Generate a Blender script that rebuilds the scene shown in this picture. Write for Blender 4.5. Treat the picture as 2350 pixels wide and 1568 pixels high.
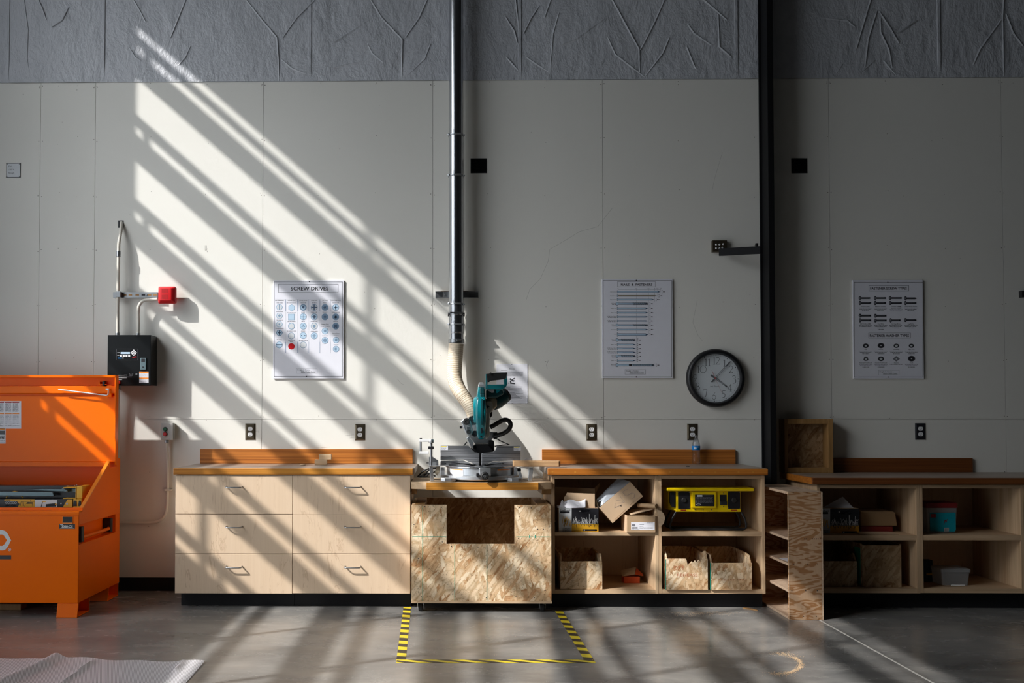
import bpy, bmesh, math, random
from mathutils import Vector, Matrix, Euler
random.seed(7)
S = bpy.context.scene
for o in list(bpy.data.objects): bpy.data.objects.remove(o)
COL = S.collection
PI = math.pi
# ---------------------------------------------------------------- camera
F, PX, PY = 2285.0, 997.0, 894.0           # focal length and principal point in photo pixels
CAM = Vector((0.0, -7.04, 1.235)); PITCH = 0.0267; YAW = 0.0167
cd = bpy.data.cameras.new('camera'); cam = bpy.data.objects.new('camera', cd); COL.objects.link(cam)
cam.location = CAM; cam.rotation_euler = (PI/2+PITCH, 0, YAW)
cd.sensor_width = 36; cd.lens = F/2350*36
cd.shift_x = (1175-PX)/2350; cd.shift_y = (PY-784)/2350
cd.clip_start = 0.05; cd.clip_end = 200
S.camera = cam
_R = cam.rotation_euler.to_matrix()
# ---------------------------------------------------------------- light
SA, SB = 1.62, 1.426                          # sun travels (SA, 1, -SB)
SUNDIR = Vector((SA, 1.0, -SB)).normalized()
w = bpy.data.worlds.new('sky'); S.world = w; w.use_nodes = True
nt = w.node_tree; bg = nt.nodes['Background']
SKY0, SKY1, SKYN = 16.0, 125.0, 34.0      # even hazy sky, bright haze around the sun
tcw = nt.nodes.new('ShaderNodeTexCoord'); dt = nt.nodes.new('ShaderNodeVectorMath'); dt.operation = 'DOT_PRODUCT'
nt.links.new(tcw.outputs['Generated'], dt.inputs[0]); dt.inputs[1].default_value = -SUNDIR
def wm(op, a, b):
    x = nt.nodes.new('ShaderNodeMath'); x.operation = op
    for i, v in ((0, a), (1, b)):
        if isinstance(v, float): x.inputs[i].default_value = v
        else: nt.links.new(v, x.inputs[i])
    return x.outputs[0]
lobe = wm('MULTIPLY', wm('POWER', wm('MAXIMUM', dt.outputs['Value'], 0.0), SKYN), SKY1)
mxw = nt.nodes.new('ShaderNodeMix'); mxw.data_type = 'RGBA'
nt.links.new(wm('DIVIDE', lobe, wm('ADD', lobe, SKY0)), mxw.inputs[0])
mxw.inputs[6].default_value = (0.86, 0.93, 1.0, 1); mxw.inputs[7].default_value = (0.96, 0.98, 1.0, 1)
nt.links.new(mxw.outputs[2], bg.inputs[0]); nt.links.new(wm('ADD', lobe, SKY0), bg.inputs[1])
sl = bpy.data.lights.new('sun', 'SUN'); sun = bpy.data.objects.new('sun', sl); COL.objects.link(sun)
sl.energy = 29.0; sl.angle = math.radians(0.6); sl.color = (1.0, 0.98, 0.955)
sun.rotation_euler = SUNDIR.to_track_quat('-Z', 'Y').to_euler(); sun.location = (-12, -8, 12)
S.view_settings.view_transform = 'Standard'; S.view_settings.look = 'None'
S.view_settings.gamma = 1; S.view_settings.use_curve_mapping = False
S.view_settings.exposure = -2.45
# ---------------------------------------------------------------- measuring
def ray(u, v):
    return _R @ Vector(((u-PX)/F, -(v-PY)/F, -1))
def at(u, v, Y):
    d = ray(u, v); t = (Y-CAM.y)/d.y
    return CAM + d*t
def fl(u, v, z=0.0):
    d = ray(u, v); t = (z-CAM.z)/d.z
    return CAM + d*t
def rect(u0, u1, v0, v1, Y):
    """photo rectangle on the plane y=Y -> x0,x1,z0,z1"""
    a = at(u0, (v0+v1)/2, Y).x; b = at(u1, (v0+v1)/2, Y).x
    c = at((u0+u1)/2, v1, Y).z; d = at((u0+u1)/2, v0, Y).z
    return a, b, c, d
# ---------------------------------------------------------------- node helpers
class NT:
    def __init__(s, name):
        m = bpy.data.materials.new(name); m.use_nodes = True
        s.m = m; s.t = m.node_tree; s.b = s.t.nodes['Principled BSDF']
        s.tc = s.t.nodes.new('ShaderNodeTexCoord'); s.co = s.tc.outputs['Object']
    def n(s, typ, **kw):
        x = s.t.nodes.new(typ)
        for k, v in kw.items():
            if k == 'I':
                for a, b in v.items():
                    if hasattr(b, 'links') or isinstance(b, bpy.types.NodeSocket): s.t.links.new(b, x.inputs[a])
                    else: x.inputs[a].default_value = b
            else: setattr(x, k, v)
        return x
    def map(s, scale=(1,1,1), rot=(0,0,0), loc=(0,0,0), src=None):
        return s.n('ShaderNodeMapping', I={'Vector': src or s.co, 'Scale': scale, 'Rotation': rot, 'Location': loc}).outputs[0]
    def noise(s, vec, scale=5, detail=4, rough=.5, dist=0.0):
        return s.n('ShaderNodeTexNoise', I={'Vector': vec, 'Scale': scale, 'Detail': detail, 'Roughness': rough, 'Distortion': dist}).outputs[0]
    def vor(s, vec, scale=5, feature='F1', out='Color', rnd=1.0):
        x = s.n('ShaderNodeTexVoronoi', feature=feature); s.t.links.new(vec, x.inputs['Vector'])
        x.inputs['Scale'].default_value = scale; x.inputs['Randomness'].default_value = rnd
        return x.outputs[out]
    def ramp(s, fac, stops, interp='LINEAR'):
        r = s.n('ShaderNodeValToRGB'); r.color_ramp.interpolation = interp
        el = r.color_ramp.elements
        while len(el) < len(stops): el.new(0.5)
        for e, (p, c) in zip(el, stops):
            e.position = p; e.color = (*c, 1) if len(c) == 3 else c
        s.t.links.new(fac, r.inputs[0]); return r.outputs[0]
    def mix(s, a, b, fac, mode='MIX'):
        x = s.n('ShaderNodeMix', data_type='RGBA', blend_type=mode)
        for i, v in ((0, fac), (6, a), (7, b)):
            if isinstance(v, bpy.types.NodeSocket): s.t.links.new(v, x.inputs[i])
            else: x.inputs[i].default_value = v if i == 0 else (*v, 1)
        return x.outputs[2]
    def math(s, op, a, b=0.0, c=0.0):
        x = s.n('ShaderNodeMath', operation=op)
        for i, v in ((0, a), (1, b), (2, c)):
            if isinstance(v, bpy.types.NodeSocket): s.t.links.new(v, x.inputs[i])
            else: x.inputs[i].default_value = v
        return x.outputs[0]
    def bump(s, h, strength=.3, dist=.01):
        x = s.n('ShaderNodeBump', I={'Height': h, 'Strength': strength, 'Distance': dist})
        s.t.links.new(x.outputs[0], s.b.inputs['Normal'])
    def set(s, **kw):
        for k, v in kw.items():
            k = {'col': 'Base Color', 'rough': 'Roughness', 'metal': 'Metallic', 'trans': 'Transmission Weight',
                 'ior': 'IOR', 'alpha': 'Alpha', 'spec': 'Specular IOR Level', 'coat': 'Coat Weight', 'coatr': 'Coat Roughness'}[k]
            if isinstance(v, bpy.types.NodeSocket): s.t.links.new(v, s.b.inputs[k])
            else: s.b.inputs[k].default_value = (*v, 1) if isinstance(v, tuple) and len(v) == 3 else v
        return s.m
def solid(name, col, rough=.5, metal=0.0, spec=.5, var=.06, bump=0.0, **kw):
    k = NT(name)
    n = k.noise(k.map((1,1,1)), 14, 3)
    c = k.mix(tuple(x*(1-var) for x in col), tuple(min(1, x*(1+var)) for x in col), n)
    k.set(col=c, rough=rough, metal=metal, spec=spec, **kw)
    if bump: k.bump(k.noise(k.co, 220, 2), bump, .002)
    return k.m
M = {}
# painted wall board: fine vertical grain
k = NT('wall_paint')
g = k.noise(k.map((60, 60, 5)), 3, 4, .6); g2 = k.noise(k.co, 1.3, 3); g3 = k.noise(k.map((160, 160, 90)), 3, 2)
c = k.mix((.77, .75, .685), (.83, .81, .75), g2)
sp = k.ramp(k.vor(k.map((1, 1, 1)), 7, 'F1', 'Distance'), [(0, (0, 0, 0)), (.018, (0, 0, 0)), (.03, (1, 1, 1))])
c = k.mix(c, (.45, .42, .37), k.math('MULTIPLY', k.math('SUBTRACT', 1.0, sp), .55))
k.set(col=c, rough=.55, spec=.35)
h = k.math('ADD', k.math('MULTIPLY', g, .7), k.math('MULTIPLY', g3, .35))
h = k.math('ADD', h, k.math('MULTIPLY', sp, .8))
k.bump(h, .20, .0022); M['wall'] = k.m
# vinyl faced insulation, wrinkled
k = NT('vinyl_facing')
wv = k.noise(k.map((1, 1, .6), (0, .35, 0)), 5.5, 6, .66, .25)
a = k.n('ShaderNodeTexNoise', noise_type='RIDGED_MULTIFRACTAL', I={'Vector': k.map((1, 1, .5), (0, .5, 0)), 'Scale': 3.4, 'Detail': 5}).outputs[0]
b_ = k.noise(k.map((9, 9, 5), (0, -.6, 0)), 2.0, 3)
h = k.math('ADD', k.math('MULTIPLY', wv, 1.0), k.math('ADD', k.math('MULTIPLY', a, .22), k.math('MULTIPLY', b_, .22)))
k.set(col=k.mix((.50, .51, .54), (.56, .57, .60), k.noise(k.co, 2, 2)), rough=.42, spec=.4); k.bump(h, .9, .028); M['vinyl'] = k.m
# polished concrete
k = NT('concrete')
n1 = k.noise(k.map((1, 1.8, 1)), 1.3, 6, .62, .6); n2 = k.noise(k.map((1.6, 4, 1)), 2.2, 6, .68, .5); n3 = k.noise(k.co, 60, 3, .7)
c = k.ramp(n1, [(.3, (.13, .13, .127)), (.5, (.23, .225, .215)), (.7, (.34, .325, .30))])
c = k.mix(c, (.36, .34, .31), k.math('MULTIPLY', k.ramp(n2, [(.50, (0, 0, 0)), (.78, (1, 1, 1))]), .4))
sp = k.ramp(k.noise(k.co, 95, 2, .5), [(.70, (0, 0, 0)), (.76, (1, 1, 1))])
c = k.mix(c, (.42, .36, .27), k.math('MULTIPLY', sp, k.ramp(k.noise(k.co, 1.7, 3), [(.45, (0, 0, 0)), (.62, (.30, .30, .30))])))
k.set(col=c, rough=k.ramp(n2, [(.3, (.15, .15, .15)), (.7, (.32, .32, .32))]), spec=.75)
k.bump(k.math('ADD', n3, k.math('MULTIPLY', n2, .6)), .05, .002); M['floor'] = k.m
def woodmat(name, dark, light, sc=(2.5, 60, 60), rough=.45, var=.5, spec=.4, coat=0.0):
    k = NT(name)
    g = k.noise(k.map(sc), 1.0, 6, .62, .25)
    g2 = k.noise(k.map(tuple(x*.25 for x in sc)), 1.0, 3, .5, .5)
    c = k.ramp(k.math('ADD', k.math('MULTIPLY', g, .65), k.math('MULTIPLY', g2, .35)), [(.34, dark), (.62, light)])
    k.set(col=c, rough=rough, spec=spec, coat=coat, coatr=.2); k.bump(g, .12, .002)
    return k.m
M['fir'] = woodmat('oiled_fir', (.22, .052, .006), (.60, .215, .04), (.9, 60, 95), .42, coat=.15)
M['fir_edge'] = woodmat('oiled_fir_edge', (.36, .115, .014), (.62, .27, .045), (1.5, 40, 90), .35, coat=.25)
M['top'] = woodmat('worn_worktop', (.23, .17, .13), (.38, .30, .24), (2, 25, 25), .38, coat=.1)
M['pine'] = woodmat('pale_pine', (.46, .29, .16), (.66, .47, .29), (2, 45, 45), .6)
M['pine_v'] = woodmat('pale_pine_upright', (.46, .29, .16), (.66, .47, .29), (45, 45, 2), .6)
M['osbframe'] = woodmat('stained_frame', (.22, .11, .035), (.38, .21, .075), (30, 30, 3), .5)
# maple laminate
k = NT('maple_laminate')
g = k.noise(k.map((55, 55, 2.2)), 1.2, 5, .6, .35)
l = k.noise(k.map((7, 7, 1.1)), 1.3, 4, .55, 1.6)
lines = k.ramp(l, [(.485, (0, 0, 0)), (.497, (1, 1, 1)), (.503, (1, 1, 1)), (.515, (0, 0, 0))])
c = k.mix((.68, .50, .34), (.78, .60, .43), g)
c = k.mix(c, (.48, .31, .19), k.math('MULTIPLY', lines, k.math('MULTIPLY', k.ramp(k.noise(k.map((9, 9, 3)), 1.5, 2), [(.45, (0, 0, 0)), (.6, (1, 1, 1))]), .5)))
k.set(col=c, rough=.45, spec=.35); M['maple'] = k.m
M['maple_edge'] = woodmat('maple_edge', (.50, .36, .20), (.62, .46, .28), (30, 30, 3), .5)
# oriented strand board
def osb(name, a1, a2, a3, sc=1.0):
    k = NT(name); prev = None
    for i, (ang, sx, sz) in enumerate(((.45, 11, 58), (-.8, 9, 44), (1.25, 12, 62), (.12, 8, 40), (-1.35, 13, 70), (.95, 14, 76))):
        v = k.n('ShaderNodeVectorRotate', rotation_type='Y_AXIS', I={'Vector': k.co, 'Angle': ang}).outputs[0]
        v2 = k.n('ShaderNodeMapping', I={'Vector': v, 'Scale': (sx*sc, 46*sc, sz*sc), 'Location': (i*3.3, i*.7, i*1.7)}).outputs[0]
        ds = k.n('ShaderNodeTexNoise', I={'Vector': k.co, 'Scale': 38*sc, 'Detail': 4, 'Roughness': .7}).outputs[1]
        ad = k.n('ShaderNodeVectorMath', operation='ADD', I={0: v2, 1: k.n('ShaderNodeVectorMath', operation='SCALE', I={0: ds, 'Scale': .75}).outputs[0]}).outputs[0]
        vn = k.n('ShaderNodeTexVoronoi', I={'Vector': ad, 'Scale': 1.0})
        gr = k.noise(k.n('ShaderNodeMapping', I={'Vector': v, 'Scale': (14, 90, 230)}).outputs[0], 1.0, 4, .65)
        sep = k.n('ShaderNodeSeparateColor', I={0: vn.outputs['Color']})
        tone = k.ramp(k.math('ADD', k.math('MULTIPLY', sep.outputs[0], .72), k.math('MULTIPLY', gr, .42)), [(.16, a1), (.36, a2), (.92, a3)])
        edge = k.ramp(vn.outputs['Distance'], [(.45, (1, 1, 1)), (.68, (.74, .68, .60))])
        tone = k.mix(tone, edge, 1.0, 'MULTIPLY')
        prev = tone if prev is None else k.mix(prev, tone, k.ramp(sep.outputs[1], [(.52, (0, 0, 0)), (.55, (1, 1, 1))]))
    spk = k.ramp(k.noise(k.co, 150*sc, 3, .6), [(.60, (0, 0, 0)), (.68, (1, 1, 1))])
    prev = k.mix(prev, tuple(x*.35 for x in a1), k.math('MULTIPLY', spk, .6))
    big = k.noise(k.co, 7, 3)
    prev = k.mix(prev, k.ramp(big, [(.35, (.88, .84, .80)), (.65, (1, 1, 1))]), 1.0, 'MULTIPLY')
    k.set(col=prev, rough=.55, spec=.3); k.bump(k.n('ShaderNodeSeparateColor', I={0: prev}).outputs[0], .35, .0025)
    return k.m
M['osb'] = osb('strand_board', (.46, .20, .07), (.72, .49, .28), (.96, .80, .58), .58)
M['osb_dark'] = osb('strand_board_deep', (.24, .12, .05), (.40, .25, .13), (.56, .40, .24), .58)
# rotary cut plywood
k = NT('fir_plywood')
d = k.n('ShaderNodeTexNoise', I={'Vector': k.map((1.3, 1.3, 5.2), (0, .25, 0)), 'Scale': 1.2, 'Detail': 4, 'Roughness': .5, 'Distortion': .5}).outputs[0]
bands = k.math('FRACT', k.math('MULTIPLY', d, 19.0))
c = k.ramp(bands, [(0, (.57, .38, .24)), (.42, (.55, .36, .22)), (.55, (.34, .155, .06)), (.88, (.38, .19, .08)), (1.0, (.57, .38, .24))])
c = k.mix(c, (.25, .12, .05), k.math('MULTIPLY', k.noise(k.map((80, 80, 6)), 1, 3), .3))
k.set(col=c, rough=.6, spec=.3); M['ply'] = k.m
M['nail'] = solid('nail_dimple', (.22, .20, .17), .7)
M['black'] = solid('black_paint', (.008, .008, .010), .45)
M['kick'] = solid('black_vinyl_base', (.010, .010, .012), .6, spec=.3)
M['steel_col'] = solid('column_paint', (.006, .006, .007), .6, spec=.2)
M['panelblack'] = solid('panel_black', (.003, .004, .0045), .32, var=.25, spec=.25)
M['orange'] = solid('orange_enamel', (1.0, .165, .0), .30, var=.03, spec=.14)
M['orange_edge'] = solid('orange_edge', (.86, .25, .02), .3)
M['red'] = solid('red_plastic', (.62, .015, .02), .32)
M['white'] = solid('white_plastic', (.80, .80, .80), .4, var=.02)
M['paper'] = solid('white_paper', (.83, .83, .88), .6, var=.015, spec=.2)
M['poster'] = solid('laminated_sheet', (.80, .80, .86), .30, var=.03)
M['ink'] = solid('black_ink', (.02, .02, .025), .6)
M['ink_soft'] = solid('grey_ink', (.20, .20, .23), .7)
M['ink_line'] = solid('blue_line_ink', (.22, .28, .42), .7)
M['blue1'] = solid('pale_blue_ink', (.45, .60, .74), .6)
M['blue2'] = solid('mid_blue_ink', (.20, .30, .42), .6)
M['blue3'] = solid('dark_blue_ink', (.06, .10, .17), .6)
M['steel'] = solid('galvanised_steel', (.60, .61, .63), .24, 1.0, var=.10)
M['steel_d'] = solid('dull_steel', (.38, .39, .40), .38, 1.0, var=.10)
M['alu'] = solid('cast_aluminium', (.62, .64, .66), .38, .85, var=.08)
M['chrome'] = solid('chrome', (.72, .73, .75), .12, 1.0, var=.02)
M['conduit'] = solid('painted_conduit', (.70, .66, .58), .45)
M['hose'] = solid('beige_flex_hose', (.90, .76, .58), .5, var=.04, trans=.12)
M['hosewire'] = solid('hose_wire', (.50, .34, .19), .6)
M['pine_d'] = woodmat('brown_pine', (.36, .19, .085), (.56, .35, .18), (2, 40, 60), .55)
M['teal_shaded'] = solid('shaded_teal_plastic', (.004, .11, .125), .32)  # teal darkened in its colour to stand for shade on the handle
M['teal'] = solid('teal_plastic', (.006, .20, .235), .16, var=.15, coat=.5)
M['teal_d'] = solid('dark_teal_plastic', (.004, .055, .062), .38)
M['rubber'] = solid('black_rubber', (.012, .012, .012), .55, bump=.2)
M['card'] = solid('brown_cardboard', (.46, .31, .18), .75, spec=.2, var=.08)
M['card_l'] = solid('pale_cardboard', (.56, .40, .26), .75, spec=.2, var=.08)
M['card_d'] = solid('card_inside', (.34, .22, .12), .8, spec=.1)
M['yellow'] = solid('yellow_enamel', (.80, .56, .0), .35, var=.03)
M['yprint'] = solid('yellow_print', (.80, .42, .02), .45)
M['wprint'] = solid('white_print', (.78, .78, .78), .45)
M['bprint'] = solid('black_print', (.014, .014, .018), .4)
M['bronze'] = solid('bronze_plate', (.13, .105, .07), .35, .75)
M['clockface'] = solid('clock_face', (.66, .70, .72), .5, var=.01)
M['redhand'] = solid('red_hand', (.35, .01, .01), .4)
M['osbgreen'] = solid('green_marking', (.02, .30, .20), .6)
M['redmark'] = solid('faded_red_marker', (.50, .17, .08), .7)
M['sawdust'] = solid('sawdust', (.66, .47, .29), .9, spec=.1, var=.25)
M['redorange'] = solid('red_orange_card', (.60, .075, .015), .5)
M['tapey'] = solid('yellow_tape', (.85, .68, .04), .45, var=.08)
M['tapeb'] = solid('black_tape', (.045, .035, .025), .5, var=.4)
M['sticker'] = solid('sticker_grey', (.62, .64, .66), .45)
M['orange_ink'] = solid('orange_ink', (.85, .25, .01), .5)
M['blue'] = solid('blue_label', (.0, .22, .62), .35)
M['greybox'] = solid('grey_enclosure', (.58, .57, .54), .45)
M['green'] = solid('green_button', (.01, .12, .05), .3)
M['sawgrey'] = solid('gunmetal_arm', (.13, .19, .21), .4, .4)
M['redlid'] = solid('dark_red_lid', (.25, .02, .02), .4)
M['tealabel'] = solid('teal_label', (.0, .33, .42), .45, var=.2)
M['white_cord'] = solid('joint_sealant', (.62, .60, .55), .6)
def glassy(name, col, rough, alpha, trans=1.0, ior=1.45):
    k = NT(name); k.set(col=col, rough=rough, trans=trans, ior=ior, alpha=alpha); return k.m
M['glass'] = glassy('clear_plastic', (.95, .97, 1.0), .05, .55)
M['tubplastic'] = glassy('frosted_plastic', (.75, .78, .80), .3, .75, .6)
# ---------------------------------------------------------------- mesh helpers
class MB:
    def __init__(s): s.v = []; s.f = []; s.mi = []; s.m = 0
    def add(s, vs, fs):
        o = len(s.v); s.v += [tuple(p) for p in vs]
        for f in fs: s.f.append(tuple(i+o for i in f)); s.mi.append(s.m)
        return s
    def box(s, x0, x1, y0, y1, z0, z1, T=None):
        vs = [Vector((x, y, z)) for z in (z0, z1) for y in (y0, y1) for x in (x0, x1)]
        if T is not None: vs = [T @ p for p in vs]
        return s.add(vs, [(0, 2, 3, 1), (4, 5, 7, 6), (0, 1, 5, 4), (2, 6, 7, 3), (0, 4, 6, 2), (1, 3, 7, 5)])
    def prism(s, poly, f0, f1):
        """poly of 2d points, f0/f1 map (a,b)->3d for the two caps"""
        n = len(poly); vs = [f0(*p) for p in poly]+[f1(*p) for p in poly]
        fs = [tuple(range(n))[::-1], tuple(range(n, 2*n))]+[(i, (i+1) % n, (i+1) % n+n, i+n) for i in range(n)]
        return s.add(vs, fs)
    def pxz(s, poly, y0, y1): return s.prism(poly, lambda a, b: (a, y0, b), lambda a, b: (a, y1, b))
    def pyz(s, poly, x0, x1): return s.prism(poly, lambda a, b: (x0, a, b), lambda a, b: (x1, a, b))
    def pxy(s, poly, z0, z1): return s.prism(poly, lambda a, b: (a, b, z0), lambda a, b: (a, b, z1))
    def ring(s, rings, close=True, capa=True, capb=True):
        n = len(rings[0]); vs = [p for r in rings for p in r]; fs = []
        for i in range(len(rings)-1):
            for j in range(n):
                k2 = (j+1) % n
                fs.append((i*n+j, i*n+k2, (i+1)*n+k2, (i+1)*n+j))
        if capa: fs.append(tuple(range(n))[::-1])
        if capb: fs.append(tuple(range((len(rings)-1)*n, len(rings)*n)))
        return s.add(vs, fs)
    def tube(s, pts, r, seg=12, cap=True):
        pts = [Vector(p) for p in pts]; rs = r if isinstance(r, (list, tuple)) else [r]*len(pts)
        rings = []; up = None
        for i, p in enumerate(pts):
            d = (pts[min(i+1, len(pts)-1)]-pts[max(i-1, 0)])
            d = d.normalized() if d.length > 1e-9 else Vector((0, 0, 1))
            if up is None:
                up = Vector((0, 0, 1)) if abs(d.z) < .9 else Vector((0, 1, 0))
            a = up-d*up.dot(d); a.normalize(); b = d.cross(a); up = a
            rings.append([p+(a*math.cos(t)+b*math.sin(t))*rs[i] for t in [2*PI*q/seg for q in range(seg)]])
        return s.ring(rings, capa=cap, capb=cap)
    def cyl(s, p0, p1, r, seg=20, r1=None): return s.tube([p0, p1], [r, r if r1 is None else r1], seg)
    def lathe(s, prof, c, axis='z', seg=28):
        """prof list of (r, h)"""
        c = Vector(c); rings = []
        for r, h in prof:
            rr = []
            for q in range(seg):
                t = 2*PI*q/seg; a, b = r*math.cos(t), r*math.sin(t)
                rr.append(c+{'z': Vector((a, b, h)), 'y': Vector((a, h, b)), 'x': Vector((h, a, b))}[axis])
            rings.append(rr)
        return s.ring(rings)
    def build(s, name, m, parent=None, bevel=0.0, smooth=False, seg=2):
        me = bpy.data.meshes.new(name); me.from_pydata(s.v, [], s.f)
        ms = m if isinstance(m, (list, tuple)) else [m]
        for q in ms: me.materials.append(M[q] if isinstance(q, str) else q)
        if len(ms) > 1:
            for p, i in zip(me.polygons, s.mi): p.material_index = i
        bm = bmesh.new(); bm.from_mesh(me); bmesh.ops.recalc_face_normals(bm, faces=bm.faces[:]); bm.to_mesh(me); bm.free()
        o = bpy.data.objects.new(name, me); COL.objects.link(o)
        if parent is not None:
            o.parent = parent
            o.matrix_parent_inverse = Matrix.Identity(4)
            me.transform(parent.matrix_world_cached.inverted() if False else Matrix.Translation(-POS[parent.name]))
            POS[o.name] = POS[parent.name]
        else: POS[o.name] = Vector((0, 0, 0))
        if smooth:
            for p in me.polygons: p.use_smooth = True
            me.set_sharp_from_angle(angle=math.radians(40))
        if bevel:
            b = o.modifiers.new('bevel', 'BEVEL'); b.width = bevel; b.segments = seg; b.limit_method = 'ANGLE'; b.angle_limit = math.radians(40)
        return o
POS = {}
def tag(o, label=None, cat=None, group=None, kind=None):
    if label: o['label'] = label
    if cat: o['category'] = cat
    if group: o['group'] = group
    if kind: o['kind'] = kind
    return o
def thing(name, loc, label, cat, group=None):
    o = bpy.data.objects.new(name, None); COL.objects.link(o); o.location = loc; o.empty_display_size = .05
    POS[o.name] = Vector(loc); return tag(o, label, cat, group)
def struct(o): o['kind'] = 'structure'; return o
def copy_tree(o, parent=None):
    c = o.copy(); COL.objects.link(c); c.parent = parent; POS[c.name] = POS[o.name]
    for ch in [x for x in bpy.data.objects if x.parent == o]: copy_tree(ch, c)
    return c
def kid(o, name):
    return [x for x in bpy.data.objects if x.parent == o and x.name.split('.')[0] == name]
FONT = {}
def textmesh(body, size, x, y, z, align='CENTER', sx=1.0, bold=0.0, shear=0.0, T=None):
    """text standing in the xz plane facing -y; returns (verts, faces); baseline at z"""
    cu = bpy.data.curves.new('t', 'FONT'); cu.body = body; cu.size = size; cu.align_x = align; cu.offset = bold*size; cu.shear = shear
    cu.resolution_u = 2
    ob = bpy.data.objects.new('t', cu); COL.objects.link(ob)
    dg = bpy.context.evaluated_depsgraph_get()
    me = bpy.data.meshes.new_from_object(ob.evaluated_get(dg))
    vs = []
    for v in me.vertices:
        p = Vector((x+v.co.x*sx, y, z+v.co.y))
        vs.append(T @ Vector((v.co.x*sx, 0, v.co.y)) if T is not None else p)
    fs = [tuple(p.vertices) for p in me.polygons]
    bpy.data.objects.remove(ob); bpy.data.curves.remove(cu); bpy.data.meshes.remove(me)
    return vs, fs
def text(mb, *a, **k):
    vs, fs = textmesh(*a, **k)
    if fs: mb.add(vs, fs)
def circle(cx, cz, r, n=20, ry=None, a0=0):
    return [(cx+r*math.cos(a0+2*PI*i/n), cz+(ry or r)*math.sin(a0+2*PI*i/n)) for i in range(n)]
def strip(pts, wd):
    """2d polyline -> list of quads polygons"""
    out = []
    for (a, b), (c, d) in zip(pts[:-1], pts[1:]):
        L = math.hypot(c-a, d-b) or 1e-9; nx, nz = -(d-b)/L*wd/2, (c-a)/L*wd/2
        out.append([(a+nx, b+nz), (c+nx, d+nz), (c-nx, d-nz), (a-nx, b-nz)])
    return out
M['far'] = solid('dark_cladding', (.08, .078, .075), .8)
# ================================================================ the room
XL, XR, YB, ZC = -4.2, 8.5, -13.0, 7.0
mb = MB(); mb.box(XL-.3, XR+.3, YB-.3, .3, -.2, 0); struct(mb.build('floor', 'floor'))
zt = at(1100, 184.5, 0).z                     # top edge of the painted boards
zs = at(1100, 962.5, 0).z                     # horizontal joint
seams = [at(u, v, 0).x for u, v in ((93, 300), (219, 300), (604, 300), (993, 500), (1383.5, 500), (1902, 300), (2298, 300))]
p = 1.2195
xs = [seams[0]-1.2195*.7, *seams, seams[-1]+1.22, seams[-1]+2.44, XR]
mb = MB(); mb.box(XL-.2, XR+.2, .012, .25, 0, ZC)
for a, b in zip([XL]+xs[:-1], xs):
    for z0, z1 in ((0, zs), (zs, zt)):
        if b-a > .02: mb.box(a+.0012, b-.0012, 0, .013, z0+.001, z1-.001)
mb.m = 1; rnd = random.Random(21)
for i, x in enumerate(seams):
    for k2 in range(-2, 8):
        z = zs+.02+k2*.395
        if .3 < z < zt-.02 or k2 == 7:
            z = min(z, zt-.03)
            for s_ in (-1, 1): mb.pxz(circle(x+s_*.011+rnd.uniform(-.003, .003), z+rnd.uniform(-.01, .01), .0034, 7), -.0003, .001)
            if i < len(seams)-1:
                for f_ in (1/3, 2/3): mb.pxz(circle(x+(seams[i+1]-x)*f_+rnd.uniform(-.01, .01), z+rnd.uniform(-.03, .03), .0026, 7), -.0003, .001)
for pl, w_ in (([(1405, 478), (1372, 520), (1330, 532), (1290, 556), (1262, 572), (1258, 600), (1240, 640), (1216, 664), (1207, 690)], .0011), ([(1600, 690), (1590, 740), (1602, 770), (1612, 783)], .0009), ([(1658, 350), (1640, 410), (1634, 440)], .0008), ([(1500, 860), (1512, 870)], .001),
               ([(471, 563), (471, 575), (476, 571)], .002), ([(474, 563), (475, 577)], .002), ([(793, 1000), (812, 998)], .0012), ([(803, 1006), (814, 1004)], .0012), ([(585, 990), (593, 989), (594, 994)], .001), ([(736, 1028), (758, 1026)], .0012), ([(912, 870), (920, 880), (928, 884)], .001), ([(1258, 828), (1254, 838), (1256, 846)], .002)):
    for q in strip([(at(u, v, 0).x, at(u, v, 0).z) for u, v in pl], w_): mb.pxz(q, -.0002, .001)
struct(mb.build('wall_back', ['wall', 'nail']))
mb = MB()                                       # vinyl facing, gently pillowed between its battens
vs = [at(u, 100, 0).x for u in (18, 103, 237, 372, 640, 711, 760, 914, 1030, 1198, 1465, 1690, 1768, 2155, 2300)]
vs = [XL]+vs+[vs[-1]+.6*i for i in range(1, 9) if vs[-1]+.6*i < XR]+[XR]
nz = 22
for a, b in zip(vs[:-1], vs[1:]):
    nx = max(3, int((b-a)/.06)); g = []
    for j in range(nz+1):
        z = zt+(ZC-zt)*j/nz
        for i in range(nx+1):
            t = i/nx; x = a+(b-a)*t
            g.append((x, .004-.006*math.sin(PI*t)*(.6+.4*math.sin(z*3+a*5))-(.006 if j == 0 else 0), z))
    mb.add(g, [(j*(nx+1)+i, j*(nx+1)+i+1, (j+1)*(nx+1)+i+1, (j+1)*(nx+1)+i) for j in range(nz) for i in range(nx)])
CR = []
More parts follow.
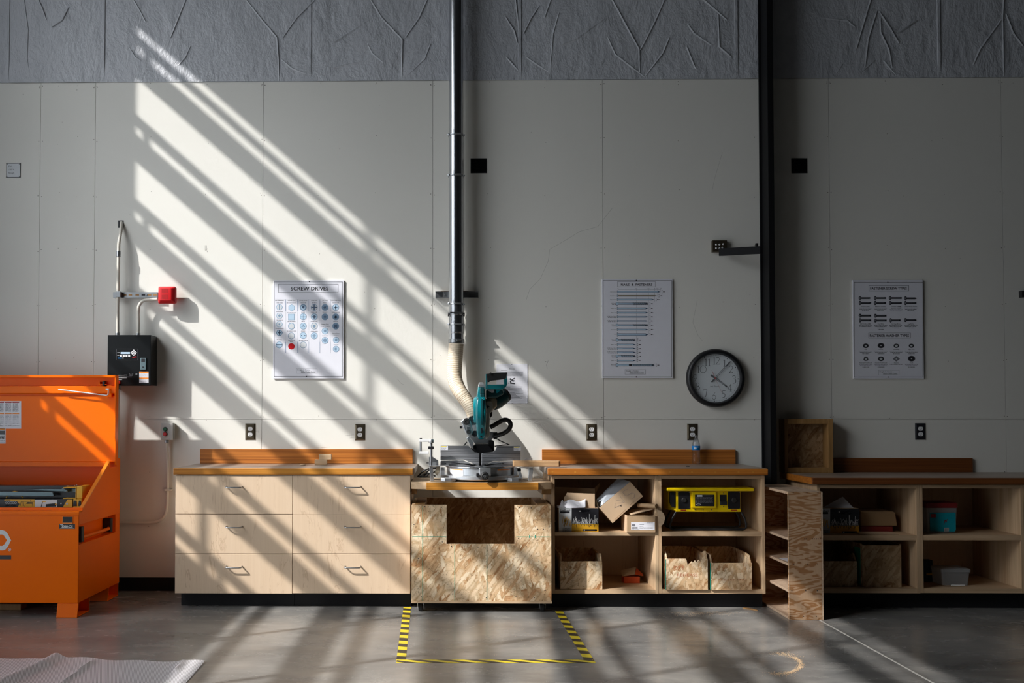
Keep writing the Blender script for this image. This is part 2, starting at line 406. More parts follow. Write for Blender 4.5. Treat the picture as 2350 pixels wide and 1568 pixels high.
for sc_, ox, L in ((2.238, 0, ([(195, 0), (215, 45), (232, 95)], [(350, 30), (315, 100), (260, 136)], [(685, 0), (725, 70), (745, 112)], [(945, 10), (905, 110), (873, 190)], [(1265, 0), (1340, 95), (1420, 190), (1428, 300), (1430, 412)], [(1590, 20), (1520, 90), (1450, 190)], [(1905, 0), (1960, 90), (2065, 200), (2060, 410)], [(2190, 0), (2150, 90), (2080, 190)], [(1885, 220), (1910, 270), (1965, 318)], [(2210, 220), (2180, 300), (2090, 385)], [(120, 0), (140, 150), (135, 300), (155, 420)], [(660, 240), (690, 290), (720, 310)], [(975, 235), (950, 290), (915, 330)], [(1715, 215), (1790, 170), (1890, 105)], [(1440, 300), (1500, 350), (1570, 378)], [(1700, 350), (1880, 310)])),
                   (3.31, 1050, ([(1180, 0), (1250, 130), (1380, 370), (1385, 560)], [(1570, 0), (1500, 160), (1390, 375)], [(360, 120), (430, 230), (455, 330)], [(440, 0), (465, 200)], [(770, 90), (725, 250), (700, 560)], [(705, 0), (660, 130)], [(1140, 280), (1200, 410), (1420, 580)], [(1610, 280), (1560, 400), (1430, 570)], [(370, 430), (462, 535)], [(520, 430), (700, 550)], [(730, 540), (930, 490)], [(760, 350), (900, 300), (1120, 140)], [(620, 40), (560, 130), (500, 250)], [(1750, 180), (1800, 250), (1930, 340)], [(1980, 100), (1990, 350), (2080, 430)], [(1740, 350), (1810, 520)], [(1880, 0), (2050, 150)])),
                   (3.983, 1760, ([(950, 0), (890, 200), (820, 440)], [(1010, 90), (930, 350), (900, 610)], [(1030, 100), (1130, 250), (1210, 390)], [(1040, 160), (1045, 290), (1120, 450), (1150, 620)], [(2170, 0), (2160, 150), (2170, 690)], [(2150, 170), (1950, 450), (1890, 590)], [(2190, 120), (2260, 300), (2350, 420)], [(860, 670), (990, 550)], [(1070, 550), (1190, 695)], [(500, 160), (740, 185), (810, 245)], [(1200, 300), (1380, 180)], [(630, 690), (700, 580)]))):
    for pl in L:
        P_ = [at(ox+x/sc_, y/sc_, -.012) for x, y in pl]
        if pl[0][1] < 25: P_ = [P_[0]+(P_[0]-P_[1])*2.0]+P_
        Q_ = P_[:1]
        for a_, b_ in zip(P_[:-1], P_[1:]): Q_ += [a_.lerp(b_, f_) for f_ in (.25, .5, .75, 1)]
        n_ = len(Q_); vv = []
        for i_, p_ in enumerate(Q_):
            d_ = (Q_[min(i_+1, n_-1)]-Q_[max(i_-1, 0)]).normalized(); nn_ = Vector((-d_.z, 0, d_.x)); k_ = math.sin(PI*(i_+.3)/(n_-.4)); w_ = .003+.004*k_
            vv += [(p_.x+nn_.x*w_, -.001, p_.z+nn_.z*w_), (p_.x+nn_.x*.003, -.0040-.0018*k_, p_.z+nn_.z*.003), (p_.x-nn_.x*w_, -.001, p_.z-nn_.z*w_)]
        mb.add(vv, [(3*i_+j_, 3*i_+j_+1, 3*i_+4+j_, 3*i_+3+j_) for i_ in range(n_-1) for j_ in (0, 1)])
struct(mb.build('wall_back_upper', 'vinyl', smooth=True))
mb = MB()
for u in (18, 237, 711, 1193, 1690, 2155):
    x = at(u, 100, 0).x; mb.box(x-.011, x+.011, -.0025, .006, zt+.004, ZC)
struct(mb.build('trim_1', 'vinyl', bevel=.002))
# left wall with its glazed bays
JAMB = -(at(312, 500, 0).x-XL)/SA
M0 = -(at(836, 700, 0).x-XL)/SA; M1 = -(at(861, 700, 0).x-XL)/SA
PITCHY = JAMB-M1
xj = at(312, 500, 0).x
def wz(v): return at(312, v, 0).z+(xj-XL)*SB/SA
opens = [(62, 80), (104, 121), (181, 263), (292, 309), (373, 456), (487, 504), (566, 650), (681, 699), (761, 845), (875, 893), (955, 1039), (1069, 1087)]
ztop, zsill = wz(62)+.03*SB/SA, wz(1087)
NB = 5
yend = JAMB-NB*PITCHY
mb = MB()
mb.box(XL-.16, XL, JAMB, .3, 0, ZC); mb.box(XL-.16, XL, YB, yend, 0, ZC)
LY0, LY1, LZ0, LZ1 = -6.0, -1.40, .15, 2.1       # low glazed band under a canopy added to block the sun
mb.box(XL-.16, XL, yend, JAMB, LZ1, zsill); mb.box(XL-.16, XL, yend, JAMB, 0, LZ0); mb.box(XL-.16, XL, LY1, JAMB, LZ0, LZ1); mb.box(XL-.16, XL, yend, LY0, LZ0, LZ1); mb.box(XL-.03, XL, yend, JAMB, ztop, ZC)
struct(mb.build('wall_left', 'far'))
t = .03
for i in range(NB):
    y1 = JAMB-i*PITCHY; y0 = y1-PITCHY
    mb = MB()
    mb.box(XL-t, XL, y0, y0+(M0-M1)-t/SA, zsill, ztop)
    for (a, b), (c, d) in zip(opens[:-1], opens[1:]):
        hi, lo = wz(b), wz(c)+t*SB/SA          # sun slips under the outer edge of each rail
        mb.box(XL-t, XL, y0+(M0-M1)-t/SA, y1, lo, hi)
    for a, b in opens[1::2]: mb.box(XL-t, XL, y1-.064, y1-.042, wz(b)+.001, wz(a)+t*SB/SA-.001)      # hinge stays in the narrow slots
    struct(mb.build('window_%d' % (i+1), 'alu'))
for i in range(4):
    y0 = LY0+(LY1-LY0)*i/4; y1 = LY0+(LY1-LY0)*(i+1)/4; mb = MB()
    mb.box(XL-.10, XL-.05, y0, y0+.05, LZ0, LZ1); mb.box(XL-.10, XL-.05, y1-.05, y1, LZ0, LZ1)
    for z in (LZ0, (LZ0+LZ1)/2-.03, LZ1-.05): mb.box(XL-.10, XL-.05, y0+.05, y1-.05, z, z+.05)
    struct(mb.build('window_%d' % (NB+i+1), 'alu'))
mb = MB(); mb.box(XL-2.5, XL-.161, LY0-1.6, LY1+1.2, LZ1+.1, LZ1+.16); struct(mb.build('sun_block_canopy', 'far'))  # unseen canopy, added to keep direct sun out of the low glazing
mb = MB(); mb.box(XR, XR+.2, YB, .3, 0, ZC); struct(mb.build('wall_right', 'far'))
mb = MB(); mb.box(XL-.2, XR+.2, YB, .3, ZC, ZC+.2); struct(mb.build('ceiling', 'far'))
mb = MB(); mb.box(XL-.2, XR+.2, YB-.2, YB, 0, ZC); struct(mb.build('wall_front', 'far'))
def portal(name, loc, rot, sx, sy):
    l = bpy.data.lights.new(name, 'AREA'); l.shape = 'RECTANGLE'; l.size = sx; l.size_y = sy; l.cycles.is_portal = True
    o = bpy.data.objects.new(name, l); COL.objects.link(o); o.location = loc; o.rotation_euler = rot
portal('window_portal', (XL-.18, (JAMB+yend)/2, (ztop+zsill)/2), (0, -PI/2, 0), ztop-zsill, JAMB-yend)
portal('low_window_portal', (XL-.18, (LY0+LY1)/2, (LZ0+LZ1)/2), (0, -PI/2, 0), LZ1-LZ0, LY1-LY0)
# black vinyl base, seen left of the drawers
bz = at(350, 1326, -.01).z
mb = MB(); mb.box(XL, XR, -.008, 0, 0, bz)
struct(mb.build('baseboard_back', 'kick'))
# floor joint
a = fl(1872, 1418); b = fl(2140, 1568)
mb = MB(); xx = (a.x+b.x)/2; mb.box(xx-.005, xx+.005, YB+.1, -.62, 0, .0008); struct(mb.build('trim_2', 'white_cord'))
# steel column
x0 = at(1744, 500, -.02).x; x1 = at(1777.5, 500, -.21).x
mb = MB(); w2 = (x1-x0); cx = (x0+x1)/2
mb.box(x0, x1, -.21, -.198, 0, ZC); mb.box(x0, x1, -.022, -.010, 0, ZC); mb.box(cx-.005, cx+.005, -.198, -.022, 0, ZC)
o = mb.build('steel_column', 'steel_col', bevel=.002)
tag(o, 'tall black steel column standing against the wall, right of the clock', 'column')
# ================================================================ benches along the wall
M['fir_band'] = woodmat('oiled_fir_band', (.30, .085, .010), (.56, .20, .03), (1.2, 40, 95), .38, coat=.2)
YW, YC, YK = -.64, -.61, -.54
zT = at(1100, 1075.2, YW).z; zTb = at(1100, 1090.5, YW).z
def worktop(u0, u1, v0, v1, Yf, label, group, chamf=0.0, band='fir_edge', plugs=()):
    x0 = at(u0, v1, Yf).x; x1 = at(u1, v1, Yf).x; zt_ = at((u0+u1)/2, v0, Yf).z; zb_ = at((u0+u1)/2, v1, Yf).z
    t = thing('worktop', ((x0+x1)/2, 0, zb_), label, 'worktop', group)
    e = .022
    MB().pxy([(x0+.002, 0), (x1-.002, 0), (x1-.002, Yf+e+chamf), (x1-.002-chamf, Yf+e), (x0+.002, Yf+e)], zb_+.001, zt_).build('tabletop', 'top', t, bevel=.002)
    MB().box(x0, x1-chamf, Yf, Yf+e-.0005, zb_, zt_-.001).build('edge_band', band, t, bevel=.004)
    for u_ in plugs: q = at(u_, (v0+v1)/2, Yf); MB().pxz(circle(q.x, q.z-.002, .0065, 14), Yf-.0004, Yf+.001).build('wood_plug', 'fir_edge', t)
    return t, x0, x1, zt_, zb_
def splash(u0, u1, v0, zb_, label):
    x0, x1, _, z1 = rect(u0, u1, v0, v0+30, -.02)
    o = MB().box(x0, x1, -.020, -.0003, zb_+.0005, z1).build('backsplash', 'fir', bevel=.0015)
    tag(o, label, 'backsplash'); return o
t1, lx0, lx1, _, _ = worktop(397, 952, 1075, 1090, YW, 'scratched wooden worktop with golden edge, lying on the two maple drawer cabinets', None, .012)
splash(459, 947, 1031, zT, 'orange-brown wooden backsplash board behind the two small wood blocks')
t2, mx0, mx1, _, _ = worktop(1257, 1763, 1075.5, 1091, YW, 'dusty wooden worktop with orange edge, holding the water bottle', None, 0.0, 'fir_band', (1268, 1320, 1392, 1464, 1537, 1588, 1642, 1695, 1728))
splash(1244, 1688, 1032, zT, 'dark orange wooden backsplash board behind the water bottle')
def wire_handle(u, v):
    c = at(u, v, YC-.019); hw = .050; d = .034; r = .012
    pts = [(c.x-hw, YC-.0185, c.z+.006)]
    for s in (-1, 1):
        arc = [(c.x+s*(hw-r+r*math.sin(a)), YC-.019-d+r-r*math.cos(a), c.z) for a in (PI/2, PI/3, PI/6, 0)]
        pts += arc if s == -1 else arc[::-1]
    pts.append((c.x+hw, YC-.0185, c.z+.006))
    return MB().tube(pts, .0042, 10)
zk = at(1000, 1362.5, YC).z
for (u0, u1, lab, hu) in ((402, 671.3, 'pale maple three-drawer cabinet nearest the orange job box', 537.5), (671.8, 942, 'pale maple three-drawer cabinet beside the mitre saw stand', 809.5)):
    x0, x1, _, _ = rect(u0, u1, 1200, 1250, YC-.019)
    t = thing('drawer_cabinet', ((x0+x1)/2, 0, 0), lab, 'cabinet', None)
    MB().box(x0+.004, x1-.002, YC, -.012, zk+.004, zTb-.001).build('carcass', 'maple', t, bevel=.001)
    kx = at(416, 1380, YK).x if u0 < 500 else x0
    MB().box(kx, x1-.001, YK, YK+.4, .0005, zk+.003).build('plinth', 'kick', t)
    for i, (v0, v1) in enumerate(((1090.8, 1180), (1181.2, 1271), (1272.2, 1362.5))):
        _, _, z0, z1 = rect(u0, u1, v0, v1, YC-.019)
        dz = .003 if (i == 0 and u0 > 500) else 0
        d = MB().box(x0+.0005, x1-.0015, YC-.019, YC-.0005, z0-dz, z1-(.002 if i == 0 else 0)).build('drawer', 'maple', t, bevel=.0015)
        wire_handle(hu, (1118.5, 1210, 1302)[i]).build('handle', 'steel_d', d, smooth=True)
# two shelf cabinets right of the saw
def shelf_cabinet(u0, u1, Yf, Yk, vt, vr, vs0, vs1, vb0, vb1, lab, mat_f='pine', kx=(0, 0)):
    x0, x1, _, _ = rect(u0, u1, 1200, 1250, Yf)
    g = lambda v: at((u0+u1)/2, v, Yf).z
    T = .020
    t = thing('shelf_cabinet', ((x0+x1)/2, 0, 0), lab, 'cabinet', None)
    MB().box(x0, x0+T, Yf, -.012, g(vb1), g(vt)).build('side_panel', 'pine_v', t, bevel=.001)
    MB().box(x1-T, x1-.0006, Yf, -.012, g(vb1), g(vt)).build('side_panel', 'pine_v', t, bevel=.001)
    MB().box(x0+T, x1-T, Yf+.001, Yf+.02, g(vr), g(vt)-.001).build('top_rail', 'pine', t, bevel=.001)
    MB().box(x0+T+.0005, x1-T-.0005, Yf+.002, -.020, g(vs1), g(vs0)).build('shelf', 'pine', t, bevel=.001)
    MB().box(x0+T+.0005, x1-T-.0005, Yf+.001, -.020, g(vb1), g(vb0)).build('bottom_panel', 'pine', t, bevel=.001)
    MB().box(x0+.002, x1-.002, -.019, -.0125, g(vb1), g(vt)-.002).build('back_panel', 'maple', t)
    MB().box(x0+kx[0], x1-kx[1], Yk, Yk+.35, .0005, g(vb1)-.0005).build('plinth', 'kick', t)
    return t, x0+T, x1-T, g(vs0), g(vb0)
c1 = shelf_cabinet(1266, 1511, YC, YK, 1091.8, 1099, 1222, 1230, 1354, 1363, 'open pine shelf cabinet holding the heap of cardboard boxes')
c2 = shelf_cabinet(1511.3, 1756, YC, YK, 1091.8, 1099, 1221, 1231, 1353.5, 1363, 'open pine shelf cabinet holding the yellow power distribution box')
# ---------------------------------------------------------------- mitre saw stand
YS = -.70
zs1 = at(1100, 1108, YS).z; zs0 = at(1100, 1125.5, YS).z
sx0, sx1 = lx1-.018, mx0+.018
a = at(978, 1115, YS).x; b = at(1236, 1115, YS).x
xa = at(944, 1115, -.63).x; xb = at(1268, 1115, -.63).x
xa = at(943.6, 1115, YC-.02).x+.001; xb = at(1265.5, 1115, YC).x-.001
t = thing('saw_stand', (0, -.35, zs0), 'low wooden platform with orange front edge carrying the mitre saw between the cabinets', 'saw stand', None)
MB().pxy([(xa, -.22), (xa, -.635), (a, YS+.02), (b, YS+.02), (xb, -.635), (xb, -.22)], zs0+.003, zs1).build('platform', 'pine', t, bevel=.002)
MB().box(a, b, YS, YS+.0195, zs0, zs1-.001).build('edge_band', 'fir_edge', t, bevel=.003)
MB().box(xa+.001, xa+.035, -.60, -.24, zs0-.034, zs0+.0025).build('cleat', 'osbframe', t, bevel=.001)
MB().box(xb-.060, xb-.001, -.60, -.24, zs0-.034, zs0+.0025).build('cleat', 'osbframe', t, bevel=.001)
# ---------------------------------------------------------------- rolling strand board bin
YB1, YB2 = -.75, -.16
x0, x1, _, _ = rect(944.5, 1265.5, 1250, 1300, YB1)
z0 = at(1100, 1385, YB1).z; z1 = at(1100, 1159.5, YB1).z; zl = at(1100, 1380, YB1).z
n0, n1, _, _ = rect(1025, 1181, 1200, 1210, YB1); zn = at(1100, 1249, YB1).z
t = thing('rolling_bin', ((x0+x1)/2, (YB1+YB2)/2, 0), 'strand board scrap bin on castors with notched front, under the mitre saw', 'bin', None)
T = .018
MB().pxz([(x0, zl), (x1, zl), (x1, z1), (n1, z1), (n1, zn), (n0, zn), (n0, z1), (x0, z1)], YB1, YB1+T).build('front_panel', 'osb', t, bevel=.001)
MB().box(x0, x0+T, YB1+T+.0005, YB2, zl, z1-.002).build('side_panel', 'osb', t, bevel=.001)
MB().box(x1-T, x1, YB1+T+.0005, YB2, zl, z1-.002).build('side_panel', 'osb', t, bevel=.001)
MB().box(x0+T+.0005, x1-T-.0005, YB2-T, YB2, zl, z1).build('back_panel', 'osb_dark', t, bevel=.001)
MB().box(x0-.002, x1+.002, YB1-.004, YB2, z0, zl-.0005).build('base_panel', 'pine', t, bevel=.001)
for s in (0, 1):
    xx = x0+T+.0005 if s == 0 else x1-T-.0005-.065
    MB().box(xx, xx+.065, YB1+T+.001, YB2-T-.001, z1-.045, z1-.001).build('corner_block', 'osbframe', t, bevel=.002)
mb = MB()
for (u, va, vb) in ((970, 1162, 1379), (1043.5, 1250.5, 1379), (1117.5, 1250.5, 1379)):
    xx = at(u, 1300, YB1).x; MB().box(xx-.0018, xx+.0018, YB1-.0006, YB1, at(u, vb, YB1).z, at(u, va, YB1).z).build('marking_line', 'osbgreen', t)
zz = at(1000, 1232, YB1).z
for ua, ub in ((946, 1024), (1185, 1264)):
    MB().box(at(ua, 1232, YB1).x, at(ub, 1232, YB1).x, YB1-.0006, YB1-.0001, zz-.0016, zz+.0016).build('marking_line', 'osbgreen', t)
for u in (1215, 1228): MB().box(at(u, 1232, YB1).x-.002, at(u, 1232, YB1).x+.002, YB1-.0008, YB1-.0001, zz-.008, zz+.013).build('marking_line', 'osbgreen', t)
random.seed(3)
for (u, v) in [(975, 1163), (1013, 1165), (950, 1204), (1017, 1212), (1015, 1244), (1036, 1254), (1097, 1256), (1156, 1256), (1208, 1255), (1192, 1165), (1219, 1166), (1191, 1186), (1234, 1215), (1247, 1215), (1190, 1236), (960, 1282), (967, 1370), (1116, 1372), (1184, 1370), (1226, 1372), (1252, 1355), (1242, 1290)]:
    q = at(u, v, YB1); MB().pxz(circle(q.x, q.z, .0032, 8), YB1-.0008, YB1+.001).build('screw_head', 'bprint', t)
for sx in (x0+.055, x1-.055):
    for sy in (YB1+.05, YB2-.06):
        c = thing('x', (0, 0, 0), None, None) if False else None
        h = MB().box(sx-.028, sx+.028, sy-.025, sy+.025, z0-.004, z0-.0002)
        h.pyz([(sy-.018, z0-.004), (sy+.018, z0-.004), (sy+.008, .018), (sy-.008, .018)], sx-.019, sx-.016)
        h.pyz([(sy-.018, z0-.004), (sy+.018, z0-.004), (sy+.008, .018), (sy-.008, .018)], sx+.016, sx+.019)
        hb = h.build('castor', 'steel', t, bevel=.0008)
        MB().lathe([(.004, -.013), (.020, -.013), (.0238, -.009), (.0238, .009), (.020, .013), (.004, .013)], (sx, sy, .0242), 'x', 24).build('wheel', 'rubber', hb, smooth=True)
# ================================================================ on the wall
def outlet(u, v, lab, frame='bronze', group=None):
    c = at(u, v, -.005); W, H = .036, .058
    t = thing('wall_outlet', (c.x, 0, c.z), lab, 'outlet', group)
    mb = MB()
    r0 = [(c.x+sx*W, -.0005, c.z+sz*H) for sx, sz in ((-1, -1), (1, -1), (1, 1), (-1, 1))]
    r1 = [(c.x+sx*W, -.003, c.z+sz*H) for sx, sz in ((-1, -1), (1, -1), (1, 1), (-1, 1))]
    r2 = [(c.x+sx*(W-.010), -.008, c.z+sz*(H-.010)) for sx, sz in ((-1, -1), (1, -1), (1, 1), (-1, 1))]
    mb.ring([r0, r1, r2]).build('cover_plate', frame, t, bevel=.0006)
    for s in (1, -1):
        zc = c.z+s*.0195
        poly = [(c.x+.0172*math.cos(a), zc+max(-.0135, min(.0135, .0172*math.sin(a)))) for a in [2*PI*i/24 for i in range(24)]]
        r = MB().pxz(poly, -.0105, -.0078).build('receptacle', 'white', t)
        m2 = MB()
        m2.box(c.x-.0075, c.x-.0055, -.0108, -.0104, zc-.001, zc+.008); m2.box(c.x+.0052, c.x+.0072, -.0108, -.0104, zc-.0, zc+.007)
        m2.box(c.x-.010, c.x-.0055, -.0108, -.0104, zc+.0025, zc+.0043)
        m2.pxz(circle(c.x, zc-.0065, .0026, 10), -.0108, -.0104)
        m2.build('slots', 'bprint', r)
    MB().pxz(circle(c.x, c.z, .0028, 10), -.0095, -.0078).build('screw', 'steel', t)
outlet(574.3, 991, 'duplex wall outlet in bronze plate nearest the push-button box')
outlet(826, 992, 'duplex wall outlet in bronze plate below the screw drives poster, right of it')
outlet(1357.5, 992, 'duplex wall outlet in bronze plate below the nails poster, crossed by a sun streak')
outlet(1589, 991.5, 'duplex wall outlet in dark plate behind the water bottle')
outlet(2112.3, 990.5, 'duplex wall outlet in dark plate below the screw types poster', 'bprint')
# ---------------------------------------------------------------- charts
class Sheet:
    def __init__(s, u0, v0, k, Y): s.u0, s.v0, s.k, s.Y = u0, v0, k, Y; s.ink = {}
    def p(s, x, y): q = at(s.u0+x/s.k, s.v0+y/s.k, s.Y); return q.x, q.z
    def mb(s, m):
        if m not in s.ink: s.ink[m] = MB()
        return s.ink[m]
    def poly(s, pts, m='ink', lift=.0004): s.mb(m).pxz([s.p(*q) for q in pts], s.Y-lift, s.Y)
    def rect(s, x0, y0, x1, y1, m='ink', lift=.0004): s.poly([(x0, y0), (x1, y0), (x1, y1), (x0, y1)], m, lift)
    def frame(s, x0, y0, x1, y1, w, m='ink'):
        s.rect(x0, y0, x1, y0+w, m); s.rect(x0, y1-w, x1, y1, m); s.rect(x0, y0+w, x0+w, y1-w, m); s.rect(x1-w, y0+w, x1, y1-w, m)
    def line(s, pts, w, m='ink', lift=.0005):
        for q in strip(pts, w): s.poly(q, m, lift)
    def circ(s, cx, cy, r, m='ink', lift=.0004, n=20, ry=None, a0=0): s.poly(circle(cx, cy, r, n, ry, a0), m, lift)
    def text(s, body, x0, x1, yb, cap, m='ink', bold=0.0, shear=0.0):
        a, z = s.p(x0, yb); b, _ = s.p(x1, yb); _, zt_ = s.p(x0, yb-cap); size = (zt_-z)/.72
        vs, fs = textmesh(body, size, 0, 0, 0, 'LEFT', 1.0, bold, shear)
        if not vs: return
        xa = min(v.x for v in vs); xb = max(v.x for v in vs); k = (b-a)/(xb-xa)
        s.mb(m).add([(a+(v.x-xa)*k, s.Y-.0005, z+v.z) for v in vs], fs)
    def words(s, x0, x1, y, h, m='ink_soft'):
        rnd = random.Random(int(x0*7+y)); x = x0
        while x < x1-2:
            w_ = min(rnd.uniform(7, 24), x1-x); s.rect(x, y-h, x+w_, y, m); x += w_+rnd.uniform(3.5, 5)
    def flush(s, parent, names):
        for m, mb in s.ink.items(): mb.build(names.get(m, 'print'), m, parent)
def poster(x0, y0, x1, y1, sh, lab):
    a, zt_ = sh.p(x0, y0); b, zb_ = sh.p(x1, y1)
    t = thing('poster', ((a+b)/2, 0, (zt_+zb_)/2), lab, 'poster', None)
    bd = MB().pxz([(a, zb_), (b, zb_), (b, zt_), (a, zt_)], sh.Y+.0002, -.0006).build('panel', 'poster', t, bevel=.0015)
    return t
NM = {'ink': 'lettering', 'ink_soft': 'small_print', 'ink_line': 'ruled_lines', 'blue1': 'pictures', 'blue2': 'pictures', 'blue3': 'pictures', 'red': 'red_ball_picture', 'steel_d': 'pictures', 'brown': 'pictures', 'sticker': 'highlights'}
# screw drives
s = Sheet(600, 620, 5.809, -.012)
t = poster(160, 138, 1097, 1448, s, 'white poster of blue screw heads titled SCREW DRIVES, left of the metal duct')
s.frame(166, 156, 1084, 1421, 4.5, 'ink'); s.frame(226, 186, 1024, 299, 3.5, 'ink')
s.text('SCREW DRIVES', 391, 893, 271, 49, bold=.018)
s.circ(638, 155, 8); s.circ(600, 1420, 8)
for x, w_ in ((320, 6), (480, 8), (630, 3), (776, 4), (917, 3)):
    s.rect(x, 392, x+w_, 548, 'ink_line'); s.rect(x+w_*.3, 548, x+w_*.6, 958, 'sticker'); s.rect(x, 958, x+w_, 1106, 'ink_line')
s.rect(180, 390, 1062, 392, 'sticker'); s.rect(180, 1105, 775, 1107, 'sticker')
for hd, x0, x1, y in (('Hex Combo Drive', 184, 298, 412), ('External Drive', 352, 452, 411), ('Security Drives', 506, 610, 413), ('Cross Drive', 664, 744, 412), ('Star Drive', 813, 882, 412), ('Cross Combo Drive', 926, 1055, 412), ('Slot Drive', 204, 273, 932), ('Hexagon Drive', 798, 898, 726), ('Square Drive', 948, 1038, 851)):
    s.text(hd, x0, x1, y, 11, bold=.01); s.rect(x0-8, y+13, x1+8, y+15, 'sticker')
for cx, y, w_ in ((242, 441, 80), (242, 558, 88), (242, 671, 82), (242, 784, 110), (400, 441, 130), (400, 573, 120), (400, 691, 104), (400, 817, 124), (400, 944, 84), (400, 960, 44), (557, 441, 82), (557, 566, 50), (557, 691, 46), (557, 817, 60), (557, 941, 116), (703, 441, 60), (703, 566, 82), (703, 691, 90), (703, 819, 92), (848, 441, 54), (848, 566, 68), (848, 756, 120), (848, 881, 84), (990, 441, 86), (990, 567, 104), (990, 692, 62), (995, 881, 70), (995, 1000, 64)):
    s.words(cx-w_/2, cx+w_/2, y, 7, 'ink_soft')
def hexp(cx, cy, r, a0=0): return circle(cx, cy, r, 6, a0=a0)
def cross(cx, cy, a, b, m, ang=0):
    pts = []
    for i in range(4):
        q = ang+i*PI/2; c_, s_ = math.cos(q), math.sin(q)
        pts += [(cx+a*c_+b*s_, cy+a*s_-b*c_), (cx+a*c_-b*s_, cy+a*s_+b*c_), (cx+b*c_-b*s_, cy+b*s_+b*c_)]
    s.poly(pts, m, .0009+.00012*(ang > 0)+.0001*(m == 'blue3'))
def head(cx, cy, m='blue1', r=45): s.circ(cx, cy, r, 'blue2', .0004, 28); s.circ(cx, cy, r*.86, m, .0007, 28)
for i, cy in enumerate((494, 611, 723, 836)):
    s.poly(hexp(239, cy, 46), 'blue2', .0004); s.poly(hexp(239, cy, 42), 'blue1' if i < 3 else 'blue2', .0007); s.circ(239, cy, 33, 'sticker' if i < 3 else 'blue1', .0008, 24)
    if i == 0: s.rect(233, 457, 244, 532, 'blue2', .001)
    elif i == 2: s.poly([(239+(20 if j % 2 else 9)*math.cos(j*PI/6), 723+(20 if j % 2 else 9)*math.sin(j*PI/6)) for j in range(12)], 'blue2', .001)
    else: cross(239, cy, 20, 6, 'blue2' if i == 1 else 'blue3')
    if i == 3: s.rect(234, 802, 243, 870, 'blue3', .001)
head(237, 998); s.rect(193, 990, 281, 1002, 'blue3', .001)
s.poly(hexp(402, 502, 47, PI/6), 'blue2', .0004); s.poly(hexp(402, 502, 42, PI/6), 'blue1', .0007)
s.rect(356, 584, 441, 668, 'blue2'); s.rect(360, 588, 437, 664, 'blue1', .0007)
head(400, 748); s.poly([(400+(40 if j % 2 else 30)*math.cos(j*PI/6), 748+(40 if j % 2 else 30)*math.sin(j*PI/6)) for j in range(12)], 'sticker', .001)
head(398, 877, 'sticker'); s.circ(400, 1018, 43, 'red', .0004, 28)
head(557, 498, 'blue2'); s.circ(557, 498, 30, 'blue1', .0009, 24); s.poly([(557+(24 if j % 2 else 13)*math.cos(j*PI/6), 494+(24 if j % 2 else 13)*math.sin(j*PI/6)) for j in range(12)], 'blue3', .0011)
head(557, 622); s.rect(514, 619, 600, 625, 'blue2', .001); s.rect(554, 580, 560, 664, 'blue2', .001)
head(557, 748); 
for j in range(3): s.line([(557, 746), (557+26*math.cos(j*2.094+.5), 746+24*math.sin(j*2.094+.5))], 11, 'blue2', .001)
head(557, 873); s.circ(535, 873, 7, 'blue3', .001); s.circ(579, 873, 7, 'blue3', .001)
head(557, 998, 'sticker')
head(703, 498, 'sticker'); cross(703, 498, 38, 8, 'blue3')
head(703, 623); cross(703, 623, 24, 8, 'blue3'); head(703, 748, 'sticker'); cross(703, 748, 20, 9, 'blue2', .78); cross(703, 748, 20, 5, 'blue3')
head(703, 876); cross(703, 876, 24, 7, 'blue2')
head(847, 498, 'blue2'); s.poly([(847+(24 if j % 2 else 12)*math.cos(j*PI/5), 498+(24 if j % 2 else 12)*math.sin(j*PI/5)) for j in range(10)], 'blue3', .001)
head(847, 624, 'blue2')
s.poly([(847+(25 if j % 2 else 9)*math.cos(j*PI/8), 624+(25 if j % 2 else 9)*math.sin(j*PI/8)) for j in range(16)], 'blue3', .001)
head(848, 813); s.poly(hexp(848, 813, 19), 'blue2', .001); head(848, 938); s.poly(hexp(848, 938, 28, .5), 'blue2', .001)
head(990, 498); s.rect(985, 455, 995, 542, 'blue2', .001); cross(990, 498, 24, 6, 'blue3')
head(990, 624, 'blue2'); s.rect(974, 610, 1006, 642, 'blue3', .001); cross(990, 626, 25, 4, 'blue3'); head(990, 748, 'blue2'); cross(990, 748, 28, 9, 'blue3', .78); s.rect(975, 733, 1005, 763, 'blue3', .001)
head(995, 934, r=42); s.rect(978, 918, 1010, 950, 'blue2', .001); head(995, 1053, r=42); s.rect(976, 1036, 1004, 1070, 'blue2', .001)
def credit(x0, y0, x1, y1):
    s.frame(x0, y0, x1, y1, 2, 'ink_soft'); w_, h_ = x1-x0, y1-y0
    s.text('Douglas C. Greene', x0+w_*.05, x0+w_*.65, y0+h_*.40, h_*.26, 'ink'); s.text('Skilled Trades Center', x0+w_*.22, x0+w_*.92, y0+h_*.80, h_*.28, 'ink', shear=.25); s.rect(x0+w_*.22, y0+h_*.86, x0+w_*.92, y0+h_*.89, 'ink')
credit(466, 1312, 742, 1378)
s.flush(t, NM)
